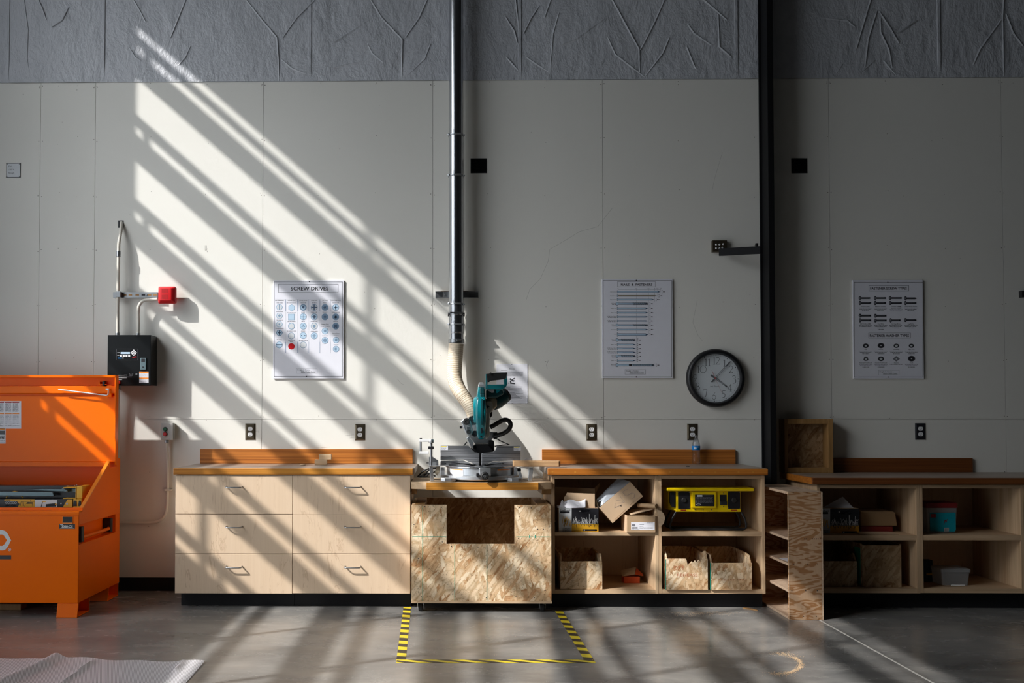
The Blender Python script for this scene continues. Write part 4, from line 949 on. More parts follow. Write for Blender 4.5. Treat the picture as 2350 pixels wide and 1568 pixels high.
s.line(circle(905, 668, 26, 20)+[(931, 668)], 6, 'red', .0004); s.words(440, 508, 562, 14, 'sticker'); s.words(440, 492, 632, 10, 'sticker')
s.words(470, 600, 1145, 12, 'wprint'); s.frame(612, 1122, 690, 1158, 3, 'sticker'); s.words(430, 812, 1186, 10, 'wprint'); s.words(430, 690, 1210, 10, 'wprint'); s.words(445, 560, 1254, 9, 'wprint')
s.line([(740, 1106), (795, 1080), (848, 1106), (795, 1130), (740, 1106)], 4, 'sticker'); s.words(755, 835, 1150, 6, 'sticker'); s.text('CE', 905, 955, 1118, 22, 'sticker', bold=.02)
s.rect(1003, 1040, 1242, 1190, 'paper'); s.rect(1003, 1192, 1242, 1336, 'paper'); s.rect(1005, 1042, 1240, 1080, 'orange_ink', .0008); s.rect(1005, 1196, 1240, 1230, 'orange_ink', .0008)
for y in (1108, 1124, 1146, 1164, 1250, 1268, 1286, 1304, 1320): s.words(1020, 1225, y, 6, 'ink_soft')
for m_, nm in (('blue1', 'display'), ('wprint', 'keypad'), ('bprint', 'arrows'), ('blue', 'badge'), ('red', 'red_badge'), ('sticker', 'lettering'), ('paper', 'warning_label'), ('orange_ink', 'label_heading'), ('ink_soft', 'fine_print')): s.ink[m_].build(nm, m_, t)
a, zt_ = s.p(1040, 692); b, zb2 = s.p(1190, 1005)
lt = MB().box(a, b, YP-.010, YP, zb2, zt_).build('latch', 'sawgrey', t, bevel=.004)
a, zt_ = s.p(1068, 712); b, zb2 = s.p(1160, 800); MB().box(a, b, YP-.0106, YP-.0095, zb2, zt_).build('latch_slot', 'bprint', lt)
cx, cz = s.p(1108, 924); MB().lathe([(.0045, -.014), (.0052, -.010), (.0052, -.009)], (cx, YP, cz), 'y', 14).build('keyhole', 'chrome', lt)
a, zt_ = s.p(420, 1276); b, zb2 = s.p(520, 1356); MB().box(a, b, YP-.006, YP-.0002, zb2, zt_).build('red_tag', 'red', t, bevel=.001)
# conduits
def conduit(pts, lab, fits=(), r=.0115):
    q = Vector(pts[len(pts)//2]); t = thing('conduit', (q.x, q.y, q.z), lab, 'conduit', None)
    # smooth the path
    P = [Vector(p_) for p_ in pts]
    for _ in range(3):
        Q = [P[0]]
        for a_, b_ in zip(P[:-1], P[1:]): Q += [a_*.75+b_*.25, a_*.25+b_*.75]
        P = Q+[P[-1]]
    MB().tube(P, r, 14).build('pipe', 'conduit', t, smooth=True)
    for c_, h_ in fits: MB().cyl(Vector(c_)-Vector((0, 0, h_)), Vector(c_)+Vector((0, 0, h_)), r+.0045, 16).build('fitting', 'steel_d', t, bevel=.001)
    return t
A = lambda u, v, Y: tuple(at(u, v, Y))
pc = A(270, 768, -.066)
conduit([A(279, 508, .02), A(279.5, 513, -.008), A(277, 535, -.04), A(272.5, 556, -.062), A(271.8, 580, -.066), A(271, 660, -.066), A(270, 700, -.066), (pc[0], pc[1], z1+.0005)], 'cream conduit curving out of a hole in the wall down to the black panel', [(A(271.6, 583, -.066), .020), ((pc[0], -.066, z1+.014), .011)])
mb = MB(); q = at(277.5, 512, 0); mb.box(q.x-.020, q.x+.020, -.001, .0, q.z-.034, q.z+.018); o = mb.build('wall_opening', 'black'); tag(o, 'small square black hole in the wall where the conduit comes out', 'hole')
pc = A(317, 768, -.066)
conduit([(pc[0], -.066, z1+.0005), A(317.5, 740, -.066), A(317, 715, -.066), A(318, 702, -.066), A(326, 691, -.066), A(340, 688, -.066), A(361, 687, -.066)], 'short cream conduit bending from the black panel to the red alarm', [((pc[0], -.066, z1+.012), .010)], .011)
pc = A(272, 888, -.066)
conduit([(pc[0], -.066, z0-.0005), A(271, 930, -.05), A(271, 1000, -.045), A(271, 1060, -.045), tuple(Vector((at(271, 1060, -.045).x, -.045, .06)))], 'cream conduit dropping from the black panel behind the orange chest', [((pc[0], -.063, z0-.014), .012)], .011)
conduit([(at(271, 1060, -.045).x+.014, -.030, at(300, 1200, -.02).z), A(300, 1200, -.03), A(340, 1200.5, -.03), A(366, 1198, -.03), A(380, 1183, -.03), A(384, 1160, -.03), A(384.5, 1110, -.03), A(385, 1060, -.03), A(384, 1035, -.035), A(382.5, 1025, -.04), A(382.5, 1010.5, -.04)], 'cream conduit rising in a bend to the push-button box', [(A(382.5, 1014, -.04), .011)], .0105)
mb = MB(); q = at(384.5, 1125, -.03); mb.box(q.x-.018, q.x+.030, -.044, -.0005, q.z-.007, q.z+.007); tag(mb.build('pipe_strap', 'conduit', bevel=.003), 'small strap holding the conduit below the push-button box', 'strap')
# strut with the fire alarm
x0, x1, z0, z1 = rect(259.5, 362, 670.5, 683.5, -.042)
t = thing('strut_channel', ((x0+x1)/2, 0, (z0+z1)/2), 'slotted steel strut holding the red fire alarm to the wall', 'strut channel')
mb = MB(); mb.box(x0, x1, -.042, -.040, z0, z1); mb.box(x0, x1, -.040, -.0005, z1-.003, z1); mb.box(x0, x1, -.040, -.0005, z0, z0+.003); mb.build('channel', 'steel_d', t, bevel=.0006)
for u in (286, 299, 315, 329, 343, 356): q = at(u, 677, -.042); MB().box(q.x-.013, q.x+.013, -.0428, -.0412, q.z-.006, q.z+.006).build('slot', 'osbframe' if u != 329 else 'bprint', t, bevel=.0004)
q = at(271, 677, -.08); MB().box(q.x-.017, q.x+.017, -.081, -.0425, z0-.001, z1+.001).build('pipe_clamp', 'steel_d', t, bevel=.003)
q = at(336, 677, -.042); MB().lathe([(.0001, -.006), (.006, -.006), (.007, 0)], (q.x, -.042, q.z), 'y', 12).build('bolt', 'steel', t)
YA = -.108
s = Sheet(350, 640, 15.68, YA)
a, zt_ = s.p(168, 262); b, zb2 = s.p(800, 880)
t = thing('fire_alarm', ((a+b)/2, 0, (zt_+zb2)/2), 'square red fire alarm horn on the steel strut above the black panel', 'fire alarm')
def rr(x0, x1, z0, z1, y, r=.012, n=5):
    out = []
    for cx, cz, a0 in ((x1-r, z1-r, 0), (x0+r, z1-r, 90), (x0+r, z0+r, 180), (x1-r, z0+r, 270)):
        for i in range(n+1): q = math.radians(a0+90*i/n); out.append((cx+r*math.cos(q), y, cz+r*math.sin(q)))
    return out
MB().box(a+.012, b-.004, -.070, -.0430, zb2+.006, zt_-.006).build('back_box', 'red', t, bevel=.003)
MB().ring([rr(a, b, zb2, zt_, -.0705), rr(a, b, zb2, zt_, -.080), rr(a+.005, b-.005, zb2+.005, zt_-.005, -.088), rr(a+.016, b-.026, zb2+.021, zt_-.014, -.104, .006), rr(a+.020, b-.030, zb2+.025, zt_-.018, -.105, .006)]).build('housing', 'red', t, smooth=True)
for i in range(7):
    xx = a+.034+i*.0066
    for zz in ((zt_-.050, zt_-.020), (zb2+.030, zb2+.060)): MB().box(xx-.0016, xx+.0016, -.1056, -.1045, zz[0], zz[1]).build('louvre_slot', 'redhand', t)
mb = MB()
for i, ch in enumerate('FIRE'):
    xx, zz = b-.0215, zt_-.040-i*.0165
    vs, fs = textmesh(ch, .013, xx, -.0955, zz, bold=.03); mb.add(vs, fs)
mb.build('lettering', 'wprint', t)
# push button box
s = Sheet(340, 960, 7.344, -.058)
a, zt_ = s.p(215, 82); b, zb2 = s.p(414, 368)
t = thing('push_button_box', ((a+b)/2, 0, (zt_+zb2)/2), 'grey box with green and red push buttons, on the wall left of the drawer cabinets', 'switch box')
MB().box(a+.002, b, -.040, -.0005, zb2+.001, zt_-.001).build('enclosure', 'greybox', t, bevel=.003)
MB().box(a+.001, b+.001, -.044, -.0405, zb2+.001, zt_-.001).build('gasket', 'black', t)
MB().box(a, b, -.058, -.0445, zb2, zt_).build('cover', 'greybox', t, bevel=.002)
for y, m_ in ((187, 'green'), (267, 'red')):
    cx, cz = s.p(288, y)
    MB().lathe([(.0155, 0), (.0155, -.006), (.0145, -.008)], (cx, -.058, cz), 'y', 24).build('bezel', 'black', t, smooth=True)
    MB().lathe([(.0125, -.006), (.0125, -.014), (.011, -.0165), (.0001, -.0165)], (cx, -.058, cz), 'y', 24).build('green_button' if y == 187 else 'red_button', m_, t, smooth=True)
for x, y in ((242, 100), (357, 100), (242, 352), (357, 352)): cx, cz = s.p(x, y); MB().lathe([(.003, 0), (.003, -.0012), (.0001, -.0012)], (cx, -.058, cz), 'y', 10).build('screw', 'steel_d', t)
# cover plates with hand writing
def plate(u, v, w_, h_, face, ink, lab, lines):
    c = at(u, v, -.004); t = thing('cover_plate', (c.x, 0, c.z), lab, 'cover plate')
    MB().box(c.x-w_/2, c.x+w_/2, -.0035, -.0004, c.z-h_/2, c.z+h_/2).build('plate', 'black', t, bevel=.001)
    k_ = .007
    MB().pxz([(c.x-w_/2+.003+k_, c.z-h_/2+.004), (c.x+w_/2-.003-k_, c.z-h_/2+.004), (c.x+w_/2-.003, c.z-h_/2+.004+k_), (c.x+w_/2-.003, c.z+h_/2-.004-k_), (c.x+w_/2-.003-k_, c.z+h_/2-.004), (c.x-w_/2+.003+k_, c.z+h_/2-.004), (c.x-w_/2+.003, c.z+h_/2-.004-k_), (c.x-w_/2+.003, c.z-h_/2+.004+k_)], -.0042, -.0036).build('card', face, t)
    mb = MB()
    for i, l in enumerate(lines): text(mb, l, .017, c.x-w_*.34, -.0045, c.z+h_*.22-i*.024, 'LEFT', shear=.2)
    mb.build('handwriting', ink, t)
    for sx in (-1, 1):
        for sz in (-1, 1): 
            q = [(c.x+sx*(w_/2-.006)+dx, c.z+sz*(h_/2-.007)+dz) for dx, dz in ((-.006, -sx*sz*.005-.002), (-.006, -sx*sz*.005+.002), (.006, sx*sz*.005+.002), (.006, sx*sz*.005-.002))]
            MB().pxz([(x_, z_) for x_, z_ in q], -.0046, -.0041).build('corner_slot', 'black', t)
plate(30.5, 391, .104, .105, 'sticker', 'ink', 'white handwritten card in a square black plate, far left on the wall', ('E-6', '120 V', 'Rough'))
plate(1098.5, 380.5, .115, .106, 'panelblack', 'black', 'square black plate on the wall just right of the metal duct', ('E-6', '120 V', 'Rough'))
plate(1834.5, 380.5, .112, .106, 'panelblack', 'black', 'square black plate on the wall right of the black column', ('E-6', '120 V', 'Rough'))
# multi-hole box and arm at the column
x0, x1, z0, z1 = rect(1634.5, 1668.5, 551.5, 578.5, -.03)
t = thing('connector_box', ((x0+x1)/2, 0, (z0+z1)/2), 'dark box with round white connectors above the clock, beside the column bracket', 'connector box')
MB().box(x0, x1, -.034, -.0005, z0, z1).build('enclosure', 'bronze', t, bevel=.003)
for (x, y) in ((510, 487), (600, 487), (700, 475), (510, 585), (602, 590), (680, 572)):
    q = at(1600+x/11.75, 520+y/11.75, -.034); MB().lathe([(.0001, -.004), (.0045, -.004), (.0065, -.002), (.0065, 0)], (q.x, -.034, q.z), 'y', 14).build('connector', 'white', t)
a = at(1650, 579, -.06); b = at(1744.5, 574, -.205)
t = thing('bracket_arm', (b.x, b.y, b.z), 'black steel arm reaching from the column toward the connector box', 'bracket')
hz_ = .026
d = Vector((b.x-a.x, b.y-a.y, 0)).normalized(); nn = Vector((-d.y, d.x, 0))*.006
vs = [Vector((p_.x, p_.y, p_.z+sz*hz_))+q for p_ in (a, b) for sz in (-1, 1) for q in (-nn, nn)]
MB().add(vs, [(0, 1, 3, 2), (4, 6, 7, 5), (0, 4, 5, 1), (2, 3, 7, 6), (0, 2, 6, 4), (1, 5, 7, 3)]).build('arm', 'steel_col', t, bevel=.001)
MB().cyl((b.x-.02, b.y+.012, b.z+hz_), (b.x-.02, b.y+.012, b.z+hz_+.022), .010, 12).build('bolt', 'steel_col', t)
x0, x1, z0, z1 = rect(2345.5, 2372, 667, 682, -.042)
t = MB().box(x0, x1, -.042, -.0005, z0, z1).build('strut_end', 'black', bevel=.001); tag(t, 'black strut end cut off by the right edge of the frame', 'strut channel')
# ================================================================ extraction duct and hose
YD = -.105
cx = at(1046.3, 60, YD).x*.5+at(1047.4, 650, YD).x*.5; R = .0515
zv = lambda v: at(1047, v, YD).z
t = thing('extraction_duct', (cx, YD, zv(788)), 'shiny galvanised dust duct running up the wall above the mitre saw', 'duct')
segs = [(zv(311), 6.9, .0500), (zv(404.5), zv(311), .0512), (zv(698), zv(404.5), .0512), (zv(722), zv(698), .0520), (zv(745), zv(722), .0520), (zv(764), zv(745), .0520), (zv(786), zv(764), .0505)]
for a_, b_, r in segs: MB().cyl((cx, YD, a_+.0006), (cx, YD, b_-.0006), r, 48).build('duct_section', 'steel', t, smooth=True)
def clamp(v, name='clamp'):
    z = zv(v); c = MB().lathe([(.0525, -.006), (.0560, -.0045), (.0565, 0), (.0560, .0045), (.0525, .006)], (cx, YD, z), 'z', 48).build(name, 'steel_d', t, smooth=True)
    mb = MB(); mb.lathe([(.0001, -.006), (.008, -.006), (.010, 0), (.008, .006), (.0001, .006)], (cx-.052, YD-.028, z+.001), 'z', 16)
    mb.build('clamp_latch', 'chrome', c, smooth=True)
    MB().box(cx-.012, cx+.034, YD-.0620, YD-.0560, z-.004, z+.005).build('latch_bar', 'steel_d', c, bevel=.002)
    MB().tube([(cx-.018, YD-.058, z-.004), (cx-.019, YD-.060, z+.012), (cx-.018, YD-.0585, z+.028)], .0022, 8).build('latch_lever', 'chrome', c, smooth=True)
    MB().lathe([(.0001, -.005), (.006, -.005), (.007, .003), (.0001, .005)], (cx+.054, YD-.026, z-.002), 'z', 14).build('clamp_knuckle', 'steel_d', c, smooth=True)
for v in (311.5, 404.5, 698.5, 745.5): clamp(v)
z = zv(721); g = MB().lathe([(.0525, -.010), (.0545, -.008), (.0545, .008), (.0525, .010)], (cx, YD, z), 'z', 48).build('blast_gate', 'steel', t, smooth=True)
MB().box(cx-.045, cx+.045, YD-.058, YD-.030, z-.003, z+.009).build('gate_plate', 'steel', g, bevel=.001)
for sx in (-1, 1): MB().cyl((cx+sx*.053, YD-.030, z-.020), (cx+sx*.053, YD-.030, z+.007), .006, 12).build('gate_bolt', 'chrome', g)
MB().lathe([(.0505, -.006), (.0535, -.003), (.0535, .003), (.0505, .006)], (cx, YD, zv(764)), 'z', 48).build('bead', 'steel', t, smooth=True)
x0, x1, z0, z1 = rect(999, 1098, 668.7, 683.4, -.042)
t = thing('strut_channel', ((x0+x1)/2, 0, (z0+z1)/2), 'short steel strut on the wall behind the galvanised duct', 'strut channel')
mb = MB(); mb.box(x0, x1, -.006, -.0005, z0, z1); mb.box(x0, x1, -.042, -.006, z1-.003, z1); mb.box(x0, x1, -.042, -.006, z0, z0+.003)
mb.box(x0+.055, x1-.068, -.0425, -.040, z0+.003, z1-.003); mb.build('channel', 'steel_d', t, bevel=.0006)
MB().box(x0+.04, x1-.02, -.040, -.002, z1+.0002, z1+.003).build('rust_edge', 'osbframe', t)
MB().lathe([(.0001, -.006), (.006, -.005), (.0075, 0)], (x0+.070, -.0425, (z0+z1)/2), 'y', 12).build('bolt', 'steel', t)
# hose
path = [(1047, 789, YD, .052), (1046.3, 800, YD, .052), (1044.9, 820, -.108, .0515), (1043.2, 845, -.115, .0515), (1043.2, 862, -.125, .0515), (1045.5, 876, -.14, .0515), (1050.5, 890, -.16, .051), (1058, 903, -.19, .050), (1066.5, 915, -.20, .049), (1075, 928, -.215, .046), (1081, 942, -.225, .041), (1085, 958, -.235, .035)]
ctr = [(at(u, v, Y), r) for u, v, Y, r in path]
def catmull(P, n):
    out = []
    for i in range(len(P)-1):
        a_, b_, c_, d_ = P[max(i-1, 0)], P[i], P[i+1], P[min(i+2, len(P)-1)]
        for j in range(n):
            s_ = j/n; out.append(tuple(.5*((2*b_[k_])+(-a_[k_]+c_[k_])*s_+(2*a_[k_]-5*b_[k_]+4*c_[k_]-d_[k_])*s_**2+(-a_[k_]+3*b_[k_]-3*c_[k_]+d_[k_])*s_**3) for k_ in range(len(b_))))
    return out+[tuple(P[-1])]
dense = catmull([(*c_, r) for c_, r in ctr], 40)
pts = [Vector(q[:3]) for q in dense]; acc = [0]
for a_, b_ in zip(pts[:-1], pts[1:]): acc.append(acc[-1]+(b_-a_).length)
tot = acc[-1]; n = int(tot/.0022); P2, R2 = [], []; j = 0
for i in range(n+1):
    L = tot*i/n
    while j < len(acc)-2 and acc[j+1] < L: j += 1
    f_ = (L-acc[j])/max(1e-9, acc[j+1]-acc[j]); P2.append(pts[j].lerp(pts[j+1], f_)); r = dense[j][3]*(1-f_)+dense[j+1][3]*f_
    R2.append(r-.0015*(1-abs(math.sin(PI*L/.0148))**.5))
t = thing('extraction_hose', tuple(pts[0]), 'ribbed beige flexible hose joining the metal duct to the saw', 'hose')
MB().tube(P2, R2, 32).build('hose_wall', 'hose', t, smooth=True)
i0 = 0; k_ = 0; rm = M['card_d']
wire = MB(); L0 = .0148
while L0*k_ < tot-.01:
    i_ = int(L0*k_/tot*n)
    if 0 < i_ < n-1:
        d_ = (P2[i_+1]-P2[i_-1]).normalized(); u_ = (Vector((0, 1, 0))-d_*d_.y).normalized(); w_ = d_.cross(u_)
        c_ = [P2[i_]+(u_*math.cos(q)+w_*math.sin(q))*(R2[i_]+.0002) for q in [2*PI*m_/28 for m_ in range(29)]]
        wire.tube(c_, .0008, 5)
    k_ += 1
wire.build('wire_helix', 'hosewire', t, smooth=True)
hb = MB().lathe([(.0525, -.013), (.0550, -.013), (.0550, .013), (.0525, .013)], (cx, YD, zv(783)), 'z', 48).build('hose_clamp', 'steel_d', t, smooth=True)
MB().cyl((cx+.004, YD-.062, zv(782)), (cx+.034, YD-.052, zv(782)), .0055, 12).build('clamp_screw', 'chrome', hb)
# ================================================================ the mitre saw
def Q(x, y, Y): return at(930+x/4.753, 820+y/4.753, Y)
def qx(x, Y, y=1100): return Q(x, y, Y).x
def qz(y, Y, x=820): return Q(x, y, Y).z
def qpoly(pts, Y): return [(Q(x, y, Y).x, Q(x, y, Y).z) for x, y in pts]
YFN = -.47
cx = qx(823, YFN)
t = thing('mitre_saw', (cx, -.45, zs1), 'compound mitre saw with teal blade guard standing on the low wooden platform', 'saw')
# base casting
zb0 = zs1+.0008
Rb, Yc = .262, -.43
def disc(r, yc, a0, a1, n=28, ky=1.0): return [(cx+r*math.sin(math.radians(a0+(a1-a0)*i/n)), yc-ky*r*math.cos(math.radians(a0+(a1-a0)*i/n))) for i in range(n+1)]
zr = qz(1303, -.69)
pl = disc(.262, -.43, -88, 88, 32, .98)+[(cx+.262, -.26), (cx-.262, -.26)]
MB().pxy(pl, zb0+.012, zr).build('base', 'alu', t, bevel=.003, smooth=True)
for sx in (-1, 1):
    f_ = [(cx+sx*.262, -.50), (cx+sx*.262, -.655), (cx+sx*.235, -.668), (cx+sx*.190, -.668), (cx+sx*.165, -.64), (cx+sx*.165, -.50)]
    MB().pxy(f_, zb0, zb0+.026).build('foot', 'alu', t, bevel=.006)
    MB().pxy([(cx+sx*.262, -.27), (cx+sx*.262, -.36), (cx+sx*.18, -.36), (cx+sx*.18, -.27)], zb0, zb0+.013).build('foot', 'alu', t, bevel=.003)
# turntable
zt1 = qz(1196, -.62); zt0 = zr+.0006
MB().pxy(disc(.222, -.44, -86, 86, 30, .98)+[(cx+.222, -.30), (cx-.222, -.30)], zt0, zt1-.010).build('turntable', 'alu', t, bevel=.002, smooth=True)
MB().pxy(disc(.230, -.44, -86, 86, 30, .99)+[(cx+.236, -.30), (cx-.236, -.30)], zt1-.0095, zt1).build('table_top', 'steel', t, bevel=.0015, smooth=True)
MB().box(cx-.008, cx+.012, -.664, -.44, zt1+.0002, zt1+.0022).build('kerf_insert', 'bprint', t)
MB().pxy([(cx-.045, -.60), (cx+.05, -.60), (cx+.028, -.675), (cx-.020, -.675)], zt1+.0003, zt1+.002).build('insert_plate', 'alu', t)
for x0, x1, m_, dz in ((490, 632, 'paper', 0), (1000, 1155, 'sticker', 0)):
    mb = MB(); n = 6; Yq = -.640
    for i in range(n):
        xa = qx(x0+(x1-x0)*i/n, Yq)-cx; xb = qx(x0+(x1-x0)*(i+1)/n, Yq)-cx
        f2 = lambda x: -.44-.98*math.sqrt(max(0, .2228**2-x*x))-.0006
        za, zb3 = qz(1298, -.64), qz(1226, -.64)
        mb.add([(cx+xa, f2(xa), za), (cx+xb, f2(xb), za), (cx+xb, f2(xb), zb3), (cx+xa, f2(xa), zb3)], [(0, 1, 2, 3)])
    lb = mb.build('warning_label', m_, t)
    mb = MB()
    for i in range(n):
        xa = qx(x0+6+(x1-x0-12)*i/n, Yq)-cx; xb = qx(x0+6+(x1-x0-12)*(i+1)/n, Yq)-cx
        za, zb3 = qz(1236, -.64), qz(1227, -.64)
        mb.add([(cx+xa, f2(xa)-.0004, za), (cx+xb, f2(xb)-.0004, za), (cx+xb, f2(xb)-.0004, zb3), (cx+xa, f2(xa)-.0004, zb3)], [(0, 1, 2, 3)])
    mb.build('label_heading', 'orange_ink', lb)
# mitre lock handle
a0, a1 = qx(806, -.70), qx(936, -.70)
MB().box(a0, a1, -.700, -.640, zr+.006, zt1-.004).build('handle_block', 'alu', t, bevel=.004)
kx, kz = Q(868, 1298, -.73).x, Q(868, 1298, -.73).z
kz = max(kz, zs1+.030)
kb = MB().lathe([(.012, -.700), (.020, -.704), (.0262, -.712), (.0265, -.728), (.024, -.738), (.017, -.741), (.015, -.736), (.0001, -.735)], (kx, 0, kz), 'y', 28).build('lock_knob', 'rubber', t, smooth=True)
MB().lathe([(.0095, -.7355), (.0095, -.739), (.006, -.7395), (.0055, -.736)], (kx, 0, kz), 'y', 20).build('knob_ring', 'steel_d', kb)
MB().box(a0-.018, a0-.001, -.705, -.66, kz-.006, kz+.016).build('lock_lever', 'black', t, bevel=.003)
# fences
YA1 = YFN+.022
k = NT('brushed_fence'); g = k.noise(k.map((1.5, 60, 110)), 1, 5, .6)
k.set(col=k.ramp(g, [(.3, (.42, .43, .45)), (.7, (.80, .81, .84))]), rough=k.ramp(g, [(.3, (.25, .25, .25)), (.7, (.5, .5, .5))]), metal=.9); k.bump(g, .15, .001); M['fence'] = k.m
zft = zt1+.0006
lo = qpoly([(383, 1130), (627, 1126), (802, 1191)], YFN); hi_ = qpoly([(383, 1122), (640, 1118), (700, 1145), (808, 1186), (808, 1046), (755, 1036), (742, 1022), (690, 966), (383, 966)], YFN)
MB().pxz(lo+[(lo[-1][0], zft), (lo[0][0], zft)], YFN, YFN+.020).build('fixed_fence', 'fence', t, bevel=.0015)
MB().pxz(hi_, YFN+.002, YFN+.022).build('sliding_fence', 'fence', t, bevel=.0015)
lo = qpoly([(836, 1190), (955, 1142), (1172, 1136)], YFN); hi_ = qpoly([(833, 1180), (833, 1052), (850, 1044), (925, 1038), (962, 1030), (985, 1010), (1000, 978), (1012, 968), (1258, 968), (1258, 1128), (958, 1134), (845, 1182)], YFN)
MB().pxz(lo+[(lo[-1][0], zft), (lo[0][0], zft)], YFN, YFN+.020).build('fixed_fence', 'fence', t, bevel=.0015)
MB().pxz(hi_, YFN+.002, YFN+.022).build('sliding_fence', 'fence', t, bevel=.0015)
s = Sheet(930, 820, 4.753, YFN+.0015)
for x0, y0, x1, y1 in ((387, 969, 466, 1013), (1183, 976, 1260, 1020)):
    s.rect(x0, y0, x1, y1, 'paper'); s.rect(x0+3, y0+2, x1-16, y0+11, 'tapey', .0008)
    for i in range(3): s.words(x0+5, x1-18, y0+22+i*8, 3, 'ink_soft')
s.ink['paper'].build('fence_label', 'paper', t); s.ink['tapey'].build('label_heading', 'tapey', t); s.ink['ink_soft'].build('small_print', 'ink_soft', t)
for x, y in ((437, 1161), (587, 1161), (1063, 1160)): q = Q(x, y, YFN); MB().lathe([(.0001, -.002), (.0045, -.002), (.005, 0)], (q.x, YFN, q.z), 'y', 12).build('fence_screw', 'chrome', t)
# bevel arm stand behind the fence
Yb = -.33
def pb(pts, y0, y1, name, m, par=None, bev=.003, Y=None): return MB().pxz(qpoly(pts, Y if Y is not None else y0), y0, y1).build(name, m, par or t, bevel=bev)
pb([(668, 884), (690, 860), (745, 935), (742, 1000), (716, 984)], -.40, -.37, 'bevel_plate', 'alu')
pb([(640, 780), (700, 880), (760, 945), (920, 945), (945, 900), (990, 850), (985, 820), (920, 810), (910, 700), (740, 700), (650, 740)], -.34, -.27, 'arm_casting', 'alu')
MB().pxz(qpoly([(716, 985), (770, 950), (905, 950), (945, 1000), (945, 1060), (800, 1060), (770, 1040)], -.38)[:-2]+[(qx(800, -.38), zr+.05), (qx(770, -.38), zr+.07)], -.38, -.28).build('pivot_housing', 'black', t, bevel=.004)
MB().box(cx-.050, cx+.050, -.36, -.26, zr, qz(1050, -.36)).build('pivot_base', 'black', t, bevel=.004)
pb([(900, 910), (965, 905), (972, 950), (972, 1080), (905, 1085)], -.36, -.31, 'dust_sleeve', 'rubber', bev=.008)
# bevel lock plate with knob
pb([(600, 705), (640, 668), (700, 668), (725, 730), (738, 800), (730, 850), (700, 862), (665, 845), (640, 790), (618, 730)], -.44, -.40, 'lock_plate', 'alu', bev=.006)
q = Q(668, 702, -.49); MB().lathe([(.012, .05), (.014, .004), (.0225, 0), (.0235, -.012), (.020, -.020), (.010, -.021), (.008, -.017), (.0001, -.017)], (q.x, q.y, q.z), 'y', 24).build('bevel_knob', 'rubber', t, smooth=True)
pb([(668, 760), (705, 760), (712, 800), (690, 812), (672, 800)], -.444, -.4405, 'slot_recess', 'steel_d', bev=.001, Y=-.444)
q = Q(692, 815, -.445); MB().lathe([(.010, .004), (.0145, 0), (.0145, -.004), (.004, -.005), (.003, -.002), (.0001, -.002)], (q.x, q.y, q.z), 'y', 20).build('lock_bolt', 'steel', t, smooth=True)
q = Q(604, 765, -.42); MB().cyl((q.x-.006, q.y, q.z), (q.x+.008, q.y, q.z), .0085, 14).build('stop_screw', 'black', t); MB().cyl((q.x+.008, q.y, q.z), (q.x+.035, q.y, q.z), .003, 8).build('screw_shank', 'steel', t)
q = Q(735, 690, -.40); MB().lathe([(.030, .03), (.034, 0), (.030, -.012), (.012, -.014), (.0001, -.014)], (q.x, q.y, q.z), 'y', 28).build('gear_hub', 'steel', t, smooth=True)
q = Q(757, 835, -.42); MB().lathe([(.018, .03), (.021, 0), (.018, -.010), (.0001, -.010)], (q.x, q.y, q.z), 'y', 22).build('pivot_boss', 'black', t, smooth=True)
# head: blade guard seen edge on
yc, ry = -.475, .150
def ycut(z, z0, z1):
    f_ = (z-(z0+z1)/2)/((z1-z0)/2); return ry*math.sqrt(max(0.0, 1-abs(f_)**2.3))
prof = [(310, 800, 866), (330, 797, 868), (400, 786, 873), (450, 782, 876), (520, 774, 879), (600, 772, 881), (700, 774, 880), (760, 777, 879), (820, 783, 877), (860, 788, 872), (885, 794, 866), (902, 806, 852)]
rings = []; zA, zB = qz(908, -.62), qz(296, -.62)
for y, xl_, xr_ in prof:
    z = qz(y, -.60); xa, xb = qx(xl_, -.60, y), qx(xr_, -.60, y); d_ = max(ycut(z, zA, zB), .03); r_ = min(.012, (xb-xa)/2.2, d_*.5); ring = []
    for (sx, sy, a0) in ((1, -1, 270), (1, 1, 0), (-1, 1, 90), (-1, -1, 180)):
        X = xb-r_ if sx > 0 else xa+r_; Yy = yc-d_+r_ if sy < 0 else yc+d_-r_
        for i in range(4): a_ = math.radians(a0+30*i); ring.append((X+r_*math.cos(a_), Yy+r_*math.sin(a_), z))
    rings.append(ring)
MB().ring(rings).build('blade_guard', 'teal', t, smooth=True)
rings = []
for y, xl_, xr_ in ((432, 758, 772), (455, 748, 774), (560, 742, 776), (680, 744, 778), (720, 752, 778)):
    z = qz(y, -.56); xa, xb = qx(xl_, -.56, y), qx(xr_+10, -.56, y); d_ = .10 if y not in (432, 720) else .07
    rings.append([(xa, yc-d_*.7, z), (xa, yc+d_*.7, z), (xb, yc+d_, z), (xb, yc-d_, z)])
MB().ring(rings).build('guard_side_cover', 'teal', t, bevel=.008)
rings = []
for y, xl_, xr_, d_ in ((330, 797, 868, .030), (300, 797, 858, .030), (280, 806, 850, .022), (273, 815, 842, .012)):
    z = qz(y, -.52); xa, xb = qx(xl_, -.52, y), qx(xr_, -.52, y); rings.append([(xa, -.520-d_, z), (xb, -.520-d_, z), (xb, -.520+d_, z), (xa, -.520+d_, z)])
MB().ring(rings).build('guard_cap', 'alu', t, bevel=.004)
mb = MB()
for y0, y1, xa_, xb_ in ((330, 400, 815, 862), (400, 452, 818, 864)):
    mb.box(qx(xa_, -.60, y0), qx(xb_, -.60, y0), -.604+.0, -.56, qz(y1, -.60), qz(y0, -.60))
mb.build('guard_window', 'teal_d', t, bevel=.004)
zz0, zz1 = qz(742, -.632), qz(455, -.632)
